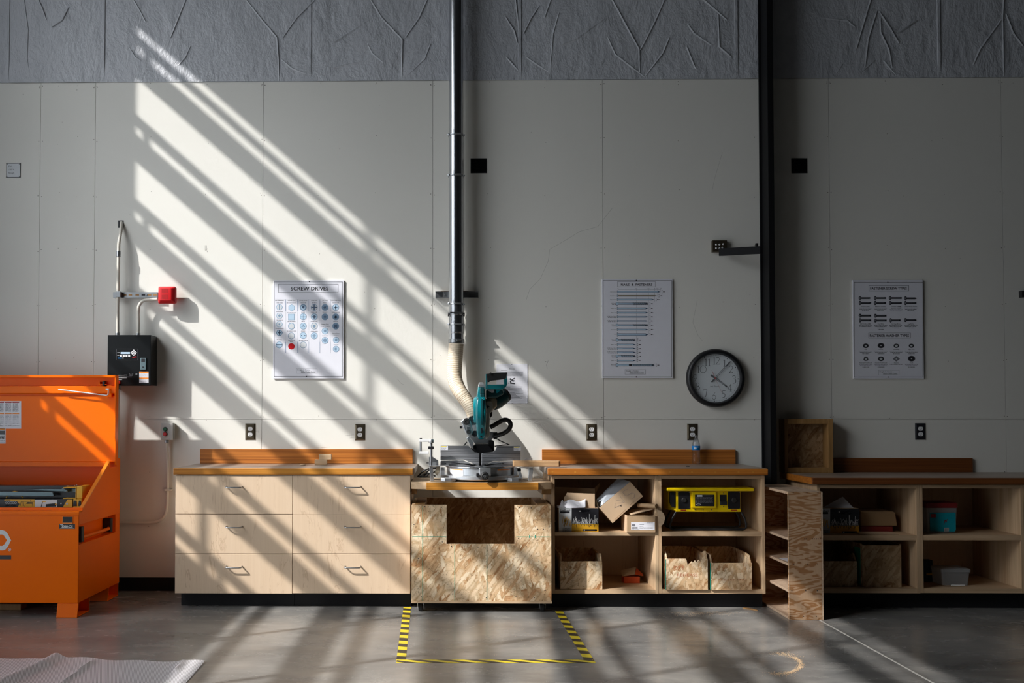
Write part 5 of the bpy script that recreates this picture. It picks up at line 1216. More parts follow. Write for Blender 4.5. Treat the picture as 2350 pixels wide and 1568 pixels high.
MB().box(qx(826, -.628, 600), qx(852, -.628, 600), yc-ry-.0035, yc-ry+.010, zz0, zz1).build('blade_slot', 'teal_d', t, bevel=.002)
for y0, y1 in ((742, 830), (846, 880)):
    xa_, xb_ = (828, 842) if y0 < 800 else (822, 838)
    z_ = (qz(y0, -.60)+qz(y1, -.60))/2; MB().box(qx(xa_, -.60, y0), qx(xb_, -.60, y0), yc-ycut(z_, zA, zB)-.003, yc-.05, qz(y1, -.60), qz(y0, -.60)).build('guard_slot', 'bprint', t)
for x, y in ((790, 454), (846, 451)): q = Q(x, y, -.61); MB().lathe([(.0001, -.003), (.0028, -.002), (.003, .006)], (q.x, yc-ycut(q.z, zA, zB)+.0005, q.z), 'y', 10).build('guard_screw', 'chrome', t)
# gear case, arm plate, motor
k = NT('gear_case'); k.set(col=(.40, .35, .26), rough=.45, metal=.35); M['gearcase'] = k.m
k = NT('arm_plate'); k.set(col=(.44, .42, .36), rough=.45, metal=.3); M['armplate'] = k.m
pb([(878, 450), (990, 440), (1003, 470), (1000, 545), (952, 585), (940, 600), (878, 620)], -.50, -.38, 'gear_case', 'gearcase', bev=.010)
pb([(882, 480), (940, 478), (952, 505), (952, 565), (940, 600), (922, 612), (920, 860), (880, 900), (878, 600)], -.520, -.46, 'arm_plate', 'armplate', bev=.004)
mb = MB(); c_ = Q(905, 540, -.524)
mb.pxz([(c_.x-.010, c_.z-.002), (c_.x, c_.z+.014), (c_.x+.004, c_.z+.003), (c_.x+.012, c_.z), (c_.x+.004, c_.z-.003), (c_.x-.002, c_.z-.014)], -.523, -.5205); mb.build('arm_recess', 'bprint', t)
pb([(922, 600), (952, 590), (950, 640), (928, 664)], -.48, -.44, 'depth_stop', 'black', bev=.002)
q1, q2 = Q(960, 505, -.44), Q(1080, 418, -.40)
dv = (q2-q1).normalized(); 
MB().tube([q1-dv*.01, q1+dv*.012, q1+dv*.030, q2-dv*.02, q2, q2+dv*.014], [.046, .050, .054, .054, .050, .036], 28).build('motor_housing', 'teal_d', t, smooth=True)
MB().tube([q2+dv*.004, q2+dv*.020, q2+dv*.026], [.0515, .046, .030], 28).build('motor_cap', 'rubber', t, smooth=True)
pb([(885, 350), (1060, 345), (1080, 400), (1000, 445), (885, 450)], -.52, -.42, 'handle_base', 'teal_d', bev=.010)
# D handle
Yh = -.565
def qh(pts): return qpoly(pts, Yh)
outer = [(884, 182), (905, 180), (1000, 168), (1112, 164), (1114, 180), (1110, 300), (1100, 325), (1060, 352), (1000, 356), (878, 350), (876, 330)]
inner = [(903, 262), (930, 255), (1072, 238), (1076, 250), (1075, 285), (1068, 296), (950, 299), (906, 296)]
mb = MB()
def frame_poly(quads, y0, y1):
    for qd in quads: mb.pxz(qh(qd), y0, y1)
top = [(884, 182), (905, 180), (1000, 168), (1112, 164), (1096, 236), (1072, 240), (1000, 250), (930, 257), (903, 266), (893, 260)]
MB().pxz(qh(top), Yh, Yh+.034).build('grip', 'rubber', t, bevel=.006)
MB().pxz(qh([(877, 183), (894, 181), (898, 260), (897, 350), (876, 352)]), Yh+.001, Yh+.033).build('handle_side', 'teal_shaded', t, bevel=.003)
MB().pxz(qh([(1074, 240), (1098, 236), (1114, 170), (1111, 300), (1100, 325), (1078, 325)]), Yh+.001, Yh+.033).build('handle_side', 'teal_shaded', t, bevel=.003)
MB().pxz(qh([(897, 297), (950, 299), (1070, 296), (1098, 310), (1098, 326), (1060, 354), (897, 350)]), Yh+.001, Yh+.033).build('handle_lower', 'teal_shaded', t, bevel=.003)
MB().pxz(qh([(898, 262), (925, 256), (925, 264), (912, 272), (905, 271)]), Yh+.006, Yh+.026).build('trigger', 'rubber', t, bevel=.001)
q = Q(930, 181, Yh); MB().lathe([(.0001, -.010), (.007, -.010), (.0085, -.004), (.0085, .014)], (q.x, Yh, q.z), 'y', 18).build('lock_button', 'rubber', t, smooth=True)
MB().pxz(qh([(886, 334), (970, 338), (972, 384), (945, 388), (886, 350)]), Yh+.036, Yh+.0372).build('motor_label', 'paper', t)
MB().pxz(qh([(992, 350), (1048, 352), (1010, 388), (998, 390)]), Yh+.036, Yh+.0372).build('badge', 'tealabel', t)
# carrying loop of thick black hose
lp = [(925, 765, -.42), (970, 742, -.42), (1030, 705, -.42), (1080, 684, -.43), (1120, 690, -.43), (1144, 715, -.43), (1148, 750, -.43), (1132, 786, -.43), (1100, 815, -.42), (1060, 836, -.41), (1020, 848, -.40), (985, 858, -.39), (965, 872, -.38)]
pp = catmull([tuple(Q(*z)) for z in lp], 6)
MB().tube(pp, .0150, 16).build('hose_loop', 'rubber', t, smooth=True)
pb([(960, 822), (1005, 818), (1010, 880), (975, 900), (955, 880)], -.40, -.36, 'loop_clamp', 'black', bev=.004)
MB().tube([Q(985, 884, -.34), Q(1050, 920, -.32), Q(1135, 955, -.30), Q(1060, 960, -.30), Q(975, 972, -.31)], .0036, 8).build('power_cord', 'rubber', t, smooth=True)
MB().tube([Q(672, 925, -.34), Q(660, 940, -.34), Q(640, 965, -.33), Q(620, 1010, -.32)], .0045, 8).build('lower_cord', 'rubber', t, smooth=True)
# side supports
def sheet_leg(pts, Y0, Y1, name='support_leg', m_='alu'): return pb(pts, Y0, Y1, name, m_, bev=.0015)
pb([(258, 1090), (300, 1088), (360, 1128), (362, 1186), (258, 1186)], -.53, -.525, 'side_support', 'alu', bev=.001)
MB().box(qx(256, -.62), qx(385, -.62), -.62, -.525, qz(1192, -.62), qz(1186, -.62)).build('side_support', 'alu', t, bevel=.001)
mb = MB(); mb.pxz(qpoly([(262, 1192), (300, 1192), (306, 1290), (310, 1340)], -.61)+[(qx(312, -.61), zs1+.0008), (qx(274, -.61), zs1+.0008)]+qpoly([(270, 1300)], -.61), -.612, -.585); mb.build('support_leg', 'alu', t, bevel=.002)
pb([(345, 1192), (378, 1192), (378, 1240), (350, 1296), (318, 1262)], -.60, -.59, 'support_brace', 'gearcase', bev=.001)
MB().cyl((qx(310, -.58), -.58, zs1+.012), (cx-.255, -.58, zs1+.012), .0035, 10).build('support_rod', 'steel', t)
MB().box(qx(383, -.60), qx(430, -.60), -.60, -.50, zr+.001, qz(1207, -.60)).build('fence_mount', 'alu', t, bevel=.002)
MB().box(qx(1192, -.60), qx(1224, -.60), -.60, -.50, zr+.001, qz(1207, -.60)).build('fence_mount', 'alu', t, bevel=.002)
pb([(1275, 1136), (1318, 1102), (1386, 1102), (1386, 1136)], -.53, -.525, 'side_support', 'alu', bev=.001)
mb = MB(); mb.pxz(qpoly([(1349, 1206), (1392, 1206), (1396, 1240), (1388, 1300)], -.61)+[(qx(1385, -.61), zs1+.0008), (qx(1342, -.61), zs1+.0008)]+qpoly([(1340, 1310), (1345, 1280)], -.61), -.612, -.585); mb.build('support_leg', 'alu', t, bevel=.002)
MB().box(qx(1255, -.62), qx(1392, -.62), -.62, -.525, qz(1211, -.62), qz(1207, -.62)).build('side_support', 'alu', t, bevel=.0008)
pb([(1228, 1250), (1262, 1250), (1284, 1330), (1250, 1345)], -.60, -.585, 'support_brace', 'alu', bev=.002)
MB().box(qx(1222, -.58), qx(1262, -.58), -.59, -.55, qz(1248, -.58), qz(1212, -.58)).build('clamp_pad', 'black', t, bevel=.003)
MB().cyl((cx+.255, -.58, zs1+.012), (qx(1345, -.58), -.58, zs1+.012), .0035, 10).build('support_rod', 'steel', t)
# hold-down clamp standing in the left support
YV = -.56
t = thing('hold_down_clamp', (qx(282, YV), YV, qz(1090, YV)), 'small white and grey clamp upright on a post, left end of the mitre saw', 'clamp')
zc0 = qz(1186, YV)+.012
MB().cyl((qx(282, YV), YV, qz(1187, -.575)+.0), (qx(282, YV), YV, qz(935, YV)), .0078, 18).build('post', 'steel_d', t)
MB().lathe([(.0001, 0), (.0155, 0), (.0165, .004), (.0165, .020), (.014, .024), (.0001, .024)], (qx(283, YV), YV, qz(938, YV)), 'z', 22).build('arm_hub', 'alu', t, smooth=True)
MB().box(qx(150, YV), qx(275, YV), YV-.010, YV+.010, qz(924, YV), qz(894, YV)).build('arm', 'white', t, bevel=.003)
MB().cyl((qx(168, YV), YV, qz(1028, YV)), (qx(168, YV), YV, qz(926, YV)), .0072, 14).build('screw_spindle', 'steel_d', t)
MB().box(qx(150, YV), qx(256, YV), YV-.009, YV+.009, qz(1057, YV), qz(1030, YV)).build('pressure_bar', 'white', t, bevel=.002)
MB().lathe([(.0001, 0), (.008, 0), (.008, .006), (.0001, .007)], (qx(170, YV), YV, qz(894, YV)), 'z', 14).build('spindle_head', 'black', t)
MB().box(qx(250, YV), qx(312, YV), YV-.008, YV+.008, qz(1005, YV), qz(972, YV)).build('wing_knob', 'black', t, bevel=.003)
MB().cyl((qx(232, YV), YV-.01, qz(1153, YV)), (qx(258, YV), YV-.01, qz(1153, YV)), .0028, 8).build('lock_pin', 'black', t)
# loose cord coil behind the left support
pts = []
q0 = Q(190, 1270, -.40); random.seed(4)
P = [(385, 1180, -.42), (340, 1200, -.40), (290, 1210, -.38), (240, 1225, -.38), (190, 1250, -.37), (150, 1290, -.36), (140, 1303, -.30), (200, 1300, -.30), (240, 1250, -.34), (300, 1215, -.36), (345, 1225, -.38), (300, 1265, -.36), (235, 1270, -.35), (180, 1290, -.36), (165, 1303, -.40), (230, 1302, -.42), (260, 1270, -.40), (330, 1300, -.40)]
PP = [Q(*z) for z in P]; PP = [Vector((p_.x, p_.y, max(p_.z, zs1+.0062))) for p_ in PP]
tag(MB().tube(catmull([tuple(p_) for p_ in PP], 6), .0052, 8).build('extension_cord', 'rubber', smooth=True), 'tangled black power cord lying on the platform left of the mitre saw', 'cord')
# board resting across the saw table
zb0_ = qz(1204, -.62)
zb0_ = max(zt1+.0008, mxz if False else zt1+.0008)
x0 = qx(1188, -.60); x1 = qx(1690, -.60)
zbt_ = zT+.0008; hgt = .038
def slab(dz0, dz1):
    n = 16; pts = []
x0 = Q(1176, 1170, -.58).x; x1 = Q(1688, 1170, -.58).x
zz = max(zt1, zT)+.001
MB_ = MB(); MB_.pxy([(x0, -.62), (x1-.012, -.622), (x1, -.610), (x1, -.545), (x1-.01, -.532), (x0, -.532)], zz, zz+.037)
tag(MB_.build('wooden_board', 'pine_d', bevel=.004, seg=3), 'short pale wooden board bridging the saw and the worktop of the shelf cabinet', 'board')
print('DBG saw', zt1, zT, zs1, zr)
# ================================================================ things on and in the middle cabinets
def Z5(x, y, Y): return at(1240+x/4.02, 1030+y/4.02, Y)
def z5x(x, Y, y=600): return Z5(x, y, Y).x
def z5z(y, Y, x=700): return Z5(x, y, Y).z
SH1, DK1 = c1[3]+.0008, c1[4]+.0008; SH2, DK2 = c2[3]+.0008, c2[4]+.0008
# wood blocks on the left worktop
a = fl(722, 1067.5, zT); b = fl(750, 1067.5, zT)
tag(MB().box(a.x, b.x, a.y, a.y+.038, zT+.0006, zT+.0366).build('wood_block', 'pine', bevel=.001), 'small pale wood block lying flat on the left worktop, lower of two', 'wood block')
q = at(732, 1048, a.y+.004); q2 = at(760, 1048, a.y+.004)
tag(MB().box(q.x, q2.x, a.y+.002, a.y+.040, zT+.0374, zT+.0740).build('wood_block', 'pine', bevel=.001), 'small pale wood block stacked askew on top of the other block', 'wood block')
q = fl(695, 1068, zT)
tag(MB().lathe([(.0001, 0), (.019, 0), (.021, .003), (.019, .006), (.0001, .006)], (q.x, q.y, zT+.0006), 'z', 22).build('round_puck', 'card_l', smooth=True), 'small round tan cap lying on the left worktop', 'cap')
# water bottle
q = fl(1594.5, 1065, zT); bx_, by_ = q.x, min(q.y, -.062)
s_ = (by_-CAM.y)/F
k_ = lambda v: at(1594.5, v, by_).z-zT
prof = [(.0001, .004), (.020, .0012), (.030, .003), (.0325, .012), (.0330, .026), (.0312, .045), (.0295, .052), (.0315, .058), (.0285, .064), (.0305, .070), (.0278, .076), (.0300, .082), (.0285, .088), (.0305, .094), (.0300, .100), (.0322, .104), (.0325, .138), (.0322, .140), (.030, .152), (.024, .172), (.016, .188), (.0125, .195), (.0125, .204), (.0145, .2045), (.0145, .207), (.0125, .2075), (.0125, .214), (.0118, .214)]
H = k_(1000); sc = H/.214
t = thing('water_bottle', (bx_, by_, zT), 'clear plastic water bottle with blue label standing on the middle worktop', 'bottle')
MB().lathe([(r*sc*.93, h*sc) for r, h in prof]+[(r*sc*.93-.0008, h*sc) for r, h in prof[::-1][:-1]]+[(.0001, .0055)], (bx_, by_, zT+.0006), 'z', 40).build('bottle_body', 'glass', t, smooth=True)
R = .0328*sc*.93
MB().lathe([(R, .106*sc), (R+.0004, .107*sc), (R+.0004, .136*sc), (R, .137*sc)], (bx_, by_, zT+.0006), 'z', 40).build('label', 'blue', t, smooth=True)
mb = MB()
for (a0, a1, z0, z1) in ((-38, -8, .118, .126), (-38, -14, .113, .115), (5, 22, .127, .131)):
    n = 5; vs = []
    for i in range(n+1):
        a_ = math.radians(a0+(a1-a0)*i/n); vs += [(bx_+(R+.0009)*math.sin(a_), by_-(R+.0009)*math.cos(a_), zT+z*sc) for z in (z0, z1)]
    mb.add(vs, [(2*i, 2*i+2, 2*i+3, 2*i+1) for i in range(n)])
mb.build('label_lettering', 'wprint', t)
q = fl(1575, 1072, zT); 
tag(MB().box(q.x, q.x+.022, q.y, q.y+.012, zT+.0006, zT+.007, None).build('metal_clip', 'steel', bevel=.002), 'tiny metal clip lying near the front edge, below the bottle', 'clip')
# cartons
def carton(x0, x1, y0, y1, z0, z1, name, lab, m='card', T=.004, flaps=()):
    t = thing(name, ((x0+x1)/2, (y0+y1)/2, z0), lab, 'cardboard box')
    MB().box(x0, x1, y0, y0+T, z0, z1).build('front_panel', m, t, bevel=.0008)
    MB().box(x0, x1, y1-T, y1, z0, z1).build('back_panel', 'card_d', t, bevel=.0008)
    MB().box(x0, x0+T, y0+T+.0003, y1-T-.0003, z0, z1).build('side_panel', m, t)
    MB().box(x1-T, x1, y0+T+.0003, y1-T-.0003, z0, z1).build('side_panel', m, t)
    MB().box(x0+T, x1-T, y0+T, y1-T, z0, z0+T).build('bottom_panel', m, t)
    return t
# crumpled sheet
x0, x1 = z5x(142, -.50), z5x(404, -.50); nb = 26; mb = MB(); g = []
for j in range(7):
    for i in range(nb+1):
        u = i/nb; v = j/6; base = SH1+.150
        zz = .004+.050*v*(.35+.65*min(1, u*1.4))+.012*math.sin(u*9+v*4)*v+(.030*math.exp(-((u-.18)/.06)**2))*v-.012*math.sin(PI*u)*(1-v)
        g.append((x0+(x1-x0)*u, -.586+.018*v+.002*math.sin(u*14+v*3), base+max(.002, zz)))
mb.add(g, [(j*(nb+1)+i, j*(nb+1)+i+1, (j+1)*(nb+1)+i+1, (j+1)*(nb+1)+i) for j in range(6) for i in range(nb)])
# printed screw box
def screw_box(u0, u1, v0, v1, Yf, dep, zbase, lab, sh, xmin=-99):
    x0, x1, z0, z1 = rect(u0, u1, v0, v1, Yf); x0 = max(x0, xmin)
    z0 = zbase
    t = thing('fastener_carton', ((x0+x1)/2, Yf+dep/2, z0), lab, 'cardboard box')
    MB().box(x0, x1, Yf, Yf+dep, z0, z1).build('carton_body', 'card_l', t, bevel=.002)
    s = sh; W = 1
    def R(a, b, c, d, m, l=.0004): s.rect(a, b, c, d, m, l)
    R(163 if xmin < -9 else 230, 700, 432, 1212, 'sticker'); R(432, 705, 1000, 1040, 'bprint'); R(432, 1040, 1000, 1215, 'yprint')
    R(190 if xmin < -9 else 235, 772, 390, 812, 'bprint', .0007); s.text('LineGuard', 192 if xmin < -9 else 235, 400, 765, 34, 'bprint', bold=.03); s.text('BACKER-ON', 240, 382, 803, 22, 'wprint', bold=.02)
    s.words(640, 820, 755, 14, 'wprint'); s.words(640, 812, 783, 14, 'wprint'); s.words(640, 836, 812, 14, 'wprint'); s.circ(608, 770, 14, 'wprint', .0007, 6)
    for y in (1145, 1168, 1192): s.words(240, 400, y, 14, 'bprint')
    s.words(455, 640, 1190, 8, 'bprint'); R(680, 1150, 960, 1190, 'bprint', .0007); s.circ(685, 1170, 22, 'bprint', .0007); s.circ(950, 1170, 20, 'bprint', .0007); s.circ(700, 1170, 15, 'wprint', .001); s.words(735, 940, 1177, 12, 'wprint')
    rnd = random.Random(5)
    for i in range(46):
        x = 440+i*12; y1 = 1035; L = rnd.uniform(70, 150); a = rnd.uniform(-.7, .7); dx, dy = L*math.sin(a), -L*math.cos(a)
        if 432 < x+dx < 990: s.line([(x, y1), (x+dx, y1+dy)], 5, 'wprint', .0008)
    s.line([(805, 1030), (805, 830)], 9, 'wprint', .0009); s.line([(915, 1030), (925, 850)], 7, 'wprint', .0009)
    for i in range(26):
        x = 445+i*21; L = rnd.uniform(20, 70); a = rnd.uniform(-.6, .6); s.line([(x, 1040), (x+L*math.sin(a), 1040+L*math.cos(a))], 6, 'bprint', .0008)
    for i in range(20):
        x = rnd.uniform(250, 420); y = rnd.uniform(870, 960); L = rnd.uniform(100, 180); a = rnd.uniform(-.35, .5); x2 = min(428, max(236, x-L*math.sin(a)))
        s.line([(x, y), (x2, min(1125, y+L*math.cos(a)))], 7, 'yprint', .0008)
    for m_, nm in (('sticker', 'white_side'), ('bprint', 'black_print'), ('yprint', 'yellow_print'), ('wprint', 'nail_picture')): s.ink[m_].build(nm, m_, t)
    return t, x0, x1, z1
Ys_ = -.585
s = Sheet(1265, 1090, 9.2157, Ys_-.0004)
fc, fx0, fx1, fz1 = screw_box(1282, 1373.5, 1166.5, 1221.5, Ys_, .16, SH1, 'black, yellow and white printed fastener carton on the upper shelf, nearest the saw', s)
def q9(x, y, Y): p_ = at(1265+x/9.2157, 1090+y/9.2157, Y); return (p_.x, p_.z)
MB().pxz([q9(270, 480, -.562), q9(345, 370, -.562), q9(362, 382, -.562), q9(922, 402, -.562), q9(922, 690, -.562)[:1]+(fz1+.0005,), (q9(270, 690, -.562)[0], fz1+.0005)], -.562, -.5585).build('front_flap', 'card_l', fc, bevel=.0005)
MB().pxz([(c1[1]+.003, q9(92, 255, -.43)[1]), q9(922, 292, -.43), (q9(922, 690, -.43)[0], fz1+.0005), (c1[1]+.003, fz1+.0005)], -.432, -.4285).build('back_flap', 'card', fc, bevel=.0005)
p1_, p2_ = q9(905, 290, -.43), q9(1035, 182, -.40)
MB().add([(p1_[0], -.428, fz1+.01), (p1_[0], -.428, p1_[1]), (p2_[0], -.36, p2_[1]), (p2_[0]+.004, -.36, p2_[1]-.012), (p1_[0]+.004, -.40, p1_[1]-.05)], [(0, 1, 2, 3, 4)]).build('side_flap', 'card', fc).modifiers.new('s', 'SOLIDIFY').thickness = .003

mb2 = MB(); dz = fz1-(SH1+.150)
mb2.add([(p_[0], p_[1], p_[2]+dz) for p_ in g], [(j*(nb+1)+i, j*(nb+1)+i+1, (j+1)*(nb+1)+i+1, (j+1)*(nb+1)+i) for j in range(6) for i in range(nb)])
o = mb2.build('crumpled_sheet', 'paper', smooth=True); sm = o.modifiers.new('s', 'SOLIDIFY'); sm.thickness = .0008
tag(o, 'crumpled white paper sheet lying on the black and yellow carton', 'paper')
# tilted box with a clear bag
Yt = -.56
A_, B_, C_, D_ = [Z5(x, y, Yt) for x, y in ((545, 548), (830, 303), (948, 440), (668, 688))]
t = thing('tilted_carton', tuple((A_+C_)/2), 'pale cardboard box tipped on its corner with a plastic bag spilling out', 'cardboard box')
MB().pxz([(p_.x, p_.z) for p_ in (D_, C_, B_, A_)], Yt, Yt+.004).build('front_panel', 'card_l', t, bevel=.0015)
dp = .20
def wall3(P1, P2, name, y0, y1, m='card_l', th=.004):
    n_ = Vector((-(P2.z-P1.z), 0, P2.x-P1.x)).normalized()*th
    MB().add([(P1.x, y0, P1.z), (P2.x, y0, P2.z), (P2.x, y1, P2.z), (P1.x, y1, P1.z), (P1.x+n_.x, y0, P1.z+n_.z), (P2.x+n_.x, y0, P2.z+n_.z), (P2.x+n_.x, y1, P2.z+n_.z), (P1.x+n_.x, y1, P1.z+n_.z)], [(0, 1, 2, 3), (4, 5, 6, 7), (0, 1, 5, 4), (1, 2, 6, 5), (2, 3, 7, 6), (3, 0, 4, 7)]).build(name, m, t)
wall3(D_, C_, 'side_panel', Yt+.0045, Yt+dp); wall3(C_, B_, 'end_panel', Yt+.0045, Yt+dp); wall3(A_, D_, 'end_panel', Yt+.0045, Yt+dp)
MB().pxz([(p_.x, p_.z) for p_ in (D_, C_, B_, A_)], Yt+dp, Yt+dp+.004).build('back_panel', 'card_l', t)
Fl = [Z5(x, y, Yt+.05) for x, y in ((508, 470), (548, 548))]
MB().add([tuple(A_), (A_.x, A_.y+.12, A_.z), tuple(Z5(512, 462, Yt+.10)), tuple(Z5(512, 470, Yt))], [(0, 1, 2, 3)]).build('flap', 'card_l', t)
# bag : wrinkled grid
n_, m_ = 14, 10; gg = []
P00, P10, P11, P01 = Z5(540, 545, Yt+.012), Z5(826, 306, Yt+.012), Z5(722, 268, Yt+.11), Z5(516, 470, Yt+.08)
rnd = random.Random(2)
for j in range(m_+1):
    for i in range(n_+1):
        u, v = i/n_, j/m_; p_ = (P00*(1-u)+P10*u)*(1-v)+(P01*(1-u)+P11*u)*v
        k2 = math.sin(PI*u)*math.sin(PI*v); p_ = p_+Vector((-.018*k2, -.02*k2, .016*k2))+Vector((rnd.uniform(-1, 1), rnd.uniform(-1, 1), rnd.uniform(-1, 1)))*.0035*(1 if 0 < v < 1 and 0 < u < 1 else .2); gg.append(tuple(p_))
M['bag'] = glassy('plastic_film', (.55, .60, .66), .18, .85, .25)
o = MB().add(gg, [(j*(n_+1)+i, j*(n_+1)+i+1, (j+1)*(n_+1)+i+1, (j+1)*(n_+1)+i) for j in range(m_) for i in range(n_)]).build('plastic_bag', 'bag', t, smooth=True)
mb = MB(); s = Sheet(1265, 1090, 9.2157, Yt-.0004)
for pl in ([(1630, 295), (1560, 330), (1510, 370), (1560, 440), (1600, 450)], [(1610, 440), (1700, 380), (1770, 410), (1760, 470), (1710, 505)], [(1370, 540), (1500, 560), (1540, 590), (1400, 600)], [(1350, 600), (1340, 700), (1490, 630)], [(1450, 440), (1500, 520), (1560, 580)]): s.line(pl, 3.5, 'ink_soft')
s.line([(1660, 640), (1900, 450)], 4, 'card_d'); s.line([(1330, 960), (1580, 730)], 4, 'card_d'); s.circ(1475, 658, 12, 'bprint')
s.ink['ink_soft'].build('handwriting', 'ink_soft', t); s.ink['card_d'].build('tape_edge', 'card_d', t); s.ink['bprint'].build('hole', 'bprint', t)
# labelled box at the front right
Yl = -.625
x0, x1 = z5x(800, Yl), c1[2]-.002; z1 = z5z(618, Yl)
t = thing('labelled_carton', ((x0+x1)/2, Yl+.12, SH1), 'open brown box with white shipping label, at the right front of the upper shelf', 'cardboard box')
MB().box(x0, x1, Yl, Yl+.004, SH1, z1).build('front_panel', 'card', t, bevel=.0008)
MB().box(x0-.002, x0+.002, Yl+.0045, Yl+.22, SH1, z1).build('side_panel', 'card_l', t); MB().box(x1-.004, x1, Yl+.0045, Yl+.22, SH1, z1).build('side_panel', 'card', t)
MB().box(x0, x1, Yl+.216, Yl+.22, SH1, z1).build('back_panel', 'card', t); MB().box(x0+.002, x1-.004, Yl+.0045, Yl+.216, SH1, SH1+.004).build('bottom_panel', 'card', t)
a_, b_ = Z5(830, 612, Yl+.12), Z5(1078, 545, Yl+.10)
MB().add([(a_.x-.012, Yl+.03, z1+.001), (x1-.004, Yl+.03, b_.z-.004), (x1-.004, Yl+.215, b_.z+.001), (a_.x-.012, Yl+.215, z1+.006)], [(0, 1, 2, 3)]).build('flap', 'card_l', t).modifiers.new('s', 'SOLIDIFY').thickness = .003
mb = MB(); mb.pxz([(p_.x, p_.z) for p_ in [Z5(x, y, Yl) for x, y in ((1076, 560), (1110, 572), (1140, 600), (1152, 640), (1140, 690), (1112, 718), (1092, 716), (1088, 640))]], Yl+.001, Yl+.0035); mb.build('side_flap', 'card_l', t)
s = Sheet(1265, 1090, 9.2157, Yl-.0004)
s.rect(1688, 1005, 2188, 1168, 'paper'); s.rect(1705, 1045, 1775, 1090, 'ink_soft', .0007)
for i in range(14): s.rect(1708+i*8.6, 1105, 1708+i*8.6+(5 if i % 3 else 3), 1138, 'ink', .0007)
s.words(1705, 1850, 1150, 7, 'ink'); s.words(1870, 1960, 1058, 10, 'ink_soft'); s.words(1870, 1950, 1095, 6, 'ink_soft'); s.words(2030, 2145, 1022, 9, 'ink'); s.words(1870, 2150, 1120, 6, 'ink_soft'); s.words(1870, 2150, 1140, 6, 'ink_soft')
s.ink['paper'].build('shipping_label', 'paper', t); s.ink['ink'].build('barcode', 'ink', t); s.ink['ink_soft'].build('small_print', 'ink_soft', t)
zr_ = max(Z5(1065, 522, Yl+.16).z, b_.z+.022)
q1, q2 = Z5(905, 535, -.52), Z5(1072, 523, -.635)
t = thing('cardboard_tube', tuple(q2), 'rolled brown cardboard tube lying across the labelled box', 'tube')
zz = b_.z+.020
MB().tube([(q1.x, q1.y, zz-.004), (q2.x, q2.y, zz)], [.0135, .0145], 20, cap=False).build('tube_wall', 'card', t, smooth=True)
MB().tube([(q1.x, q1.y, zz-.004), (q2.x-.001, q2.y, zz)], [.0105, .0115], 20).build('tube_core', 'card_d', t)
# small orange box, lower shelf
Yo = -.36
x0, x1 = z5x(772, Yo, 1200), z5x(918, Yo, 1200); z1 = z5z(1180, Yo)
t = thing('orange_box', ((x0+x1)/2, Yo, DK1), 'small red-orange box with open cardboard lid on the bottom shelf', 'box')
MB().box(x0, x1, Yo, Yo+.09, DK1, z1).build('box_body', 'redorange', t, bevel=.001)
MB().add([(x0-.012, Yo-.006, z1+.002), (x0+.068, Yo-.012, z1+.016), (x0+.092, Yo+.06, z1+.052), (x0-.006, Yo+.085, z1+.028)], [(0, 1, 2, 3)]).build('lid', 'card', t).modifiers.new('s', 'SOLIDIFY').thickness = .002
MB().add([(x0+.070, Yo-.012, z1+.018), (x0+.098, Yo-.01, z1+.010), (x1+.022, Yo+.0, z1+.004), (x1+.024, Yo+.03, z1+.012), (x0+.094, Yo+.06, z1+.048)], [(0, 1, 2, 3, 4)]).build('lid_flap', 'redorange', t).modifiers.new('s', 'SOLIDIFY').thickness = .002
# strand board bins
def osb_bin(x0, x1, zbase, zfront, Yf, dep, htop, lab, mat='osb', green=False, notch=None, Tb=.011, side_x=None):
    t = thing('storage_bin', ((x0+x1)/2, Yf+dep/2, zbase), lab, 'bin')
    if notch:
        MB().pxz([(x0, zbase), (x1, zbase), (x1, zfront)]+notch+[(x0, zfront)], Yf, Yf+Tb).build('front_panel', mat, t, bevel=.0006)
    else: MB().box(x0, x1, Yf, Yf+Tb, zbase, zfront).build('front_panel', mat, t, bevel=.0008)
    for xx in (x0-Tb*.2, x1-Tb*.8+.0):
        pass
    for sgn, xx in ((-1, x0), (1, x1-Tb)):
        MB().pyz([(Yf+Tb+.0004, zbase), (Yf+dep, zbase), (Yf+dep, zbase+htop), (Yf+Tb+.10, zbase+htop), (Yf+Tb+.035, zfront+.045), (Yf+Tb+.0004, zfront+.002)], xx, xx+Tb).build('side_panel', mat, t, bevel=.0008)
    MB().box(x0+Tb+.0004, x1-Tb-.0004, Yf+dep-Tb, Yf+dep, zbase, zbase+htop).build('back_panel', mat, t)
    MB().box(x0+Tb+.0004, x1-Tb-.0004, Yf+Tb+.0004, Yf+dep-Tb-.0004, zbase, zbase+.008).build('bottom_panel', mat, t)
    if green: MB().box(x0-.0022, x0-.0002, Yf-.0015, Yf+Tb, zbase+.001, zfront-.002).build('green_edge', 'osbgreen', t)
    return t
Yb3 = -.60
osb_bin(z5x(186, Yb3, 1200), z5x(572, Yb3, 1200), DK1, z5z(1041, Yb3), Yb3, .40, .215, 'open-fronted strand board bin on the lower shelf, nearest the saw')
x0 = z5x(1158, -.625, 1200); x1 = z5x(1546, -.625, 1200); zf_ = z5z(1017, -.625, 1300)
nt_ = [Z5(x, y, -.625) for x, y in ((1500, 1018), (1490, 1030), (1478, 1048), (1462, 1026), (1445, 1050), (1428, 1032), (1412, 1054), (1398, 1040), (1385, 1058), (1372, 1062), (1366, 1078), (1358, 1066), (1350, 1030), (1345, 1017))]
bin_a = osb_bin(x0, x1, DK2, zf_, -.625, .44, .222, 'strand board bin with broken splintered front edge and green corner stripe', green=True, notch=[(p_.x, p_.z) for p_ in nt_])
bin_b = osb_bin(z5x(1574, -.625, 1200), z5x(1952, -.625, 1200), DK2, z5z(1056, -.625, 1700), -.625, .44, .222, 'strand board bin with intact front and green corner stripe, right end of the lower shelf', green=True)
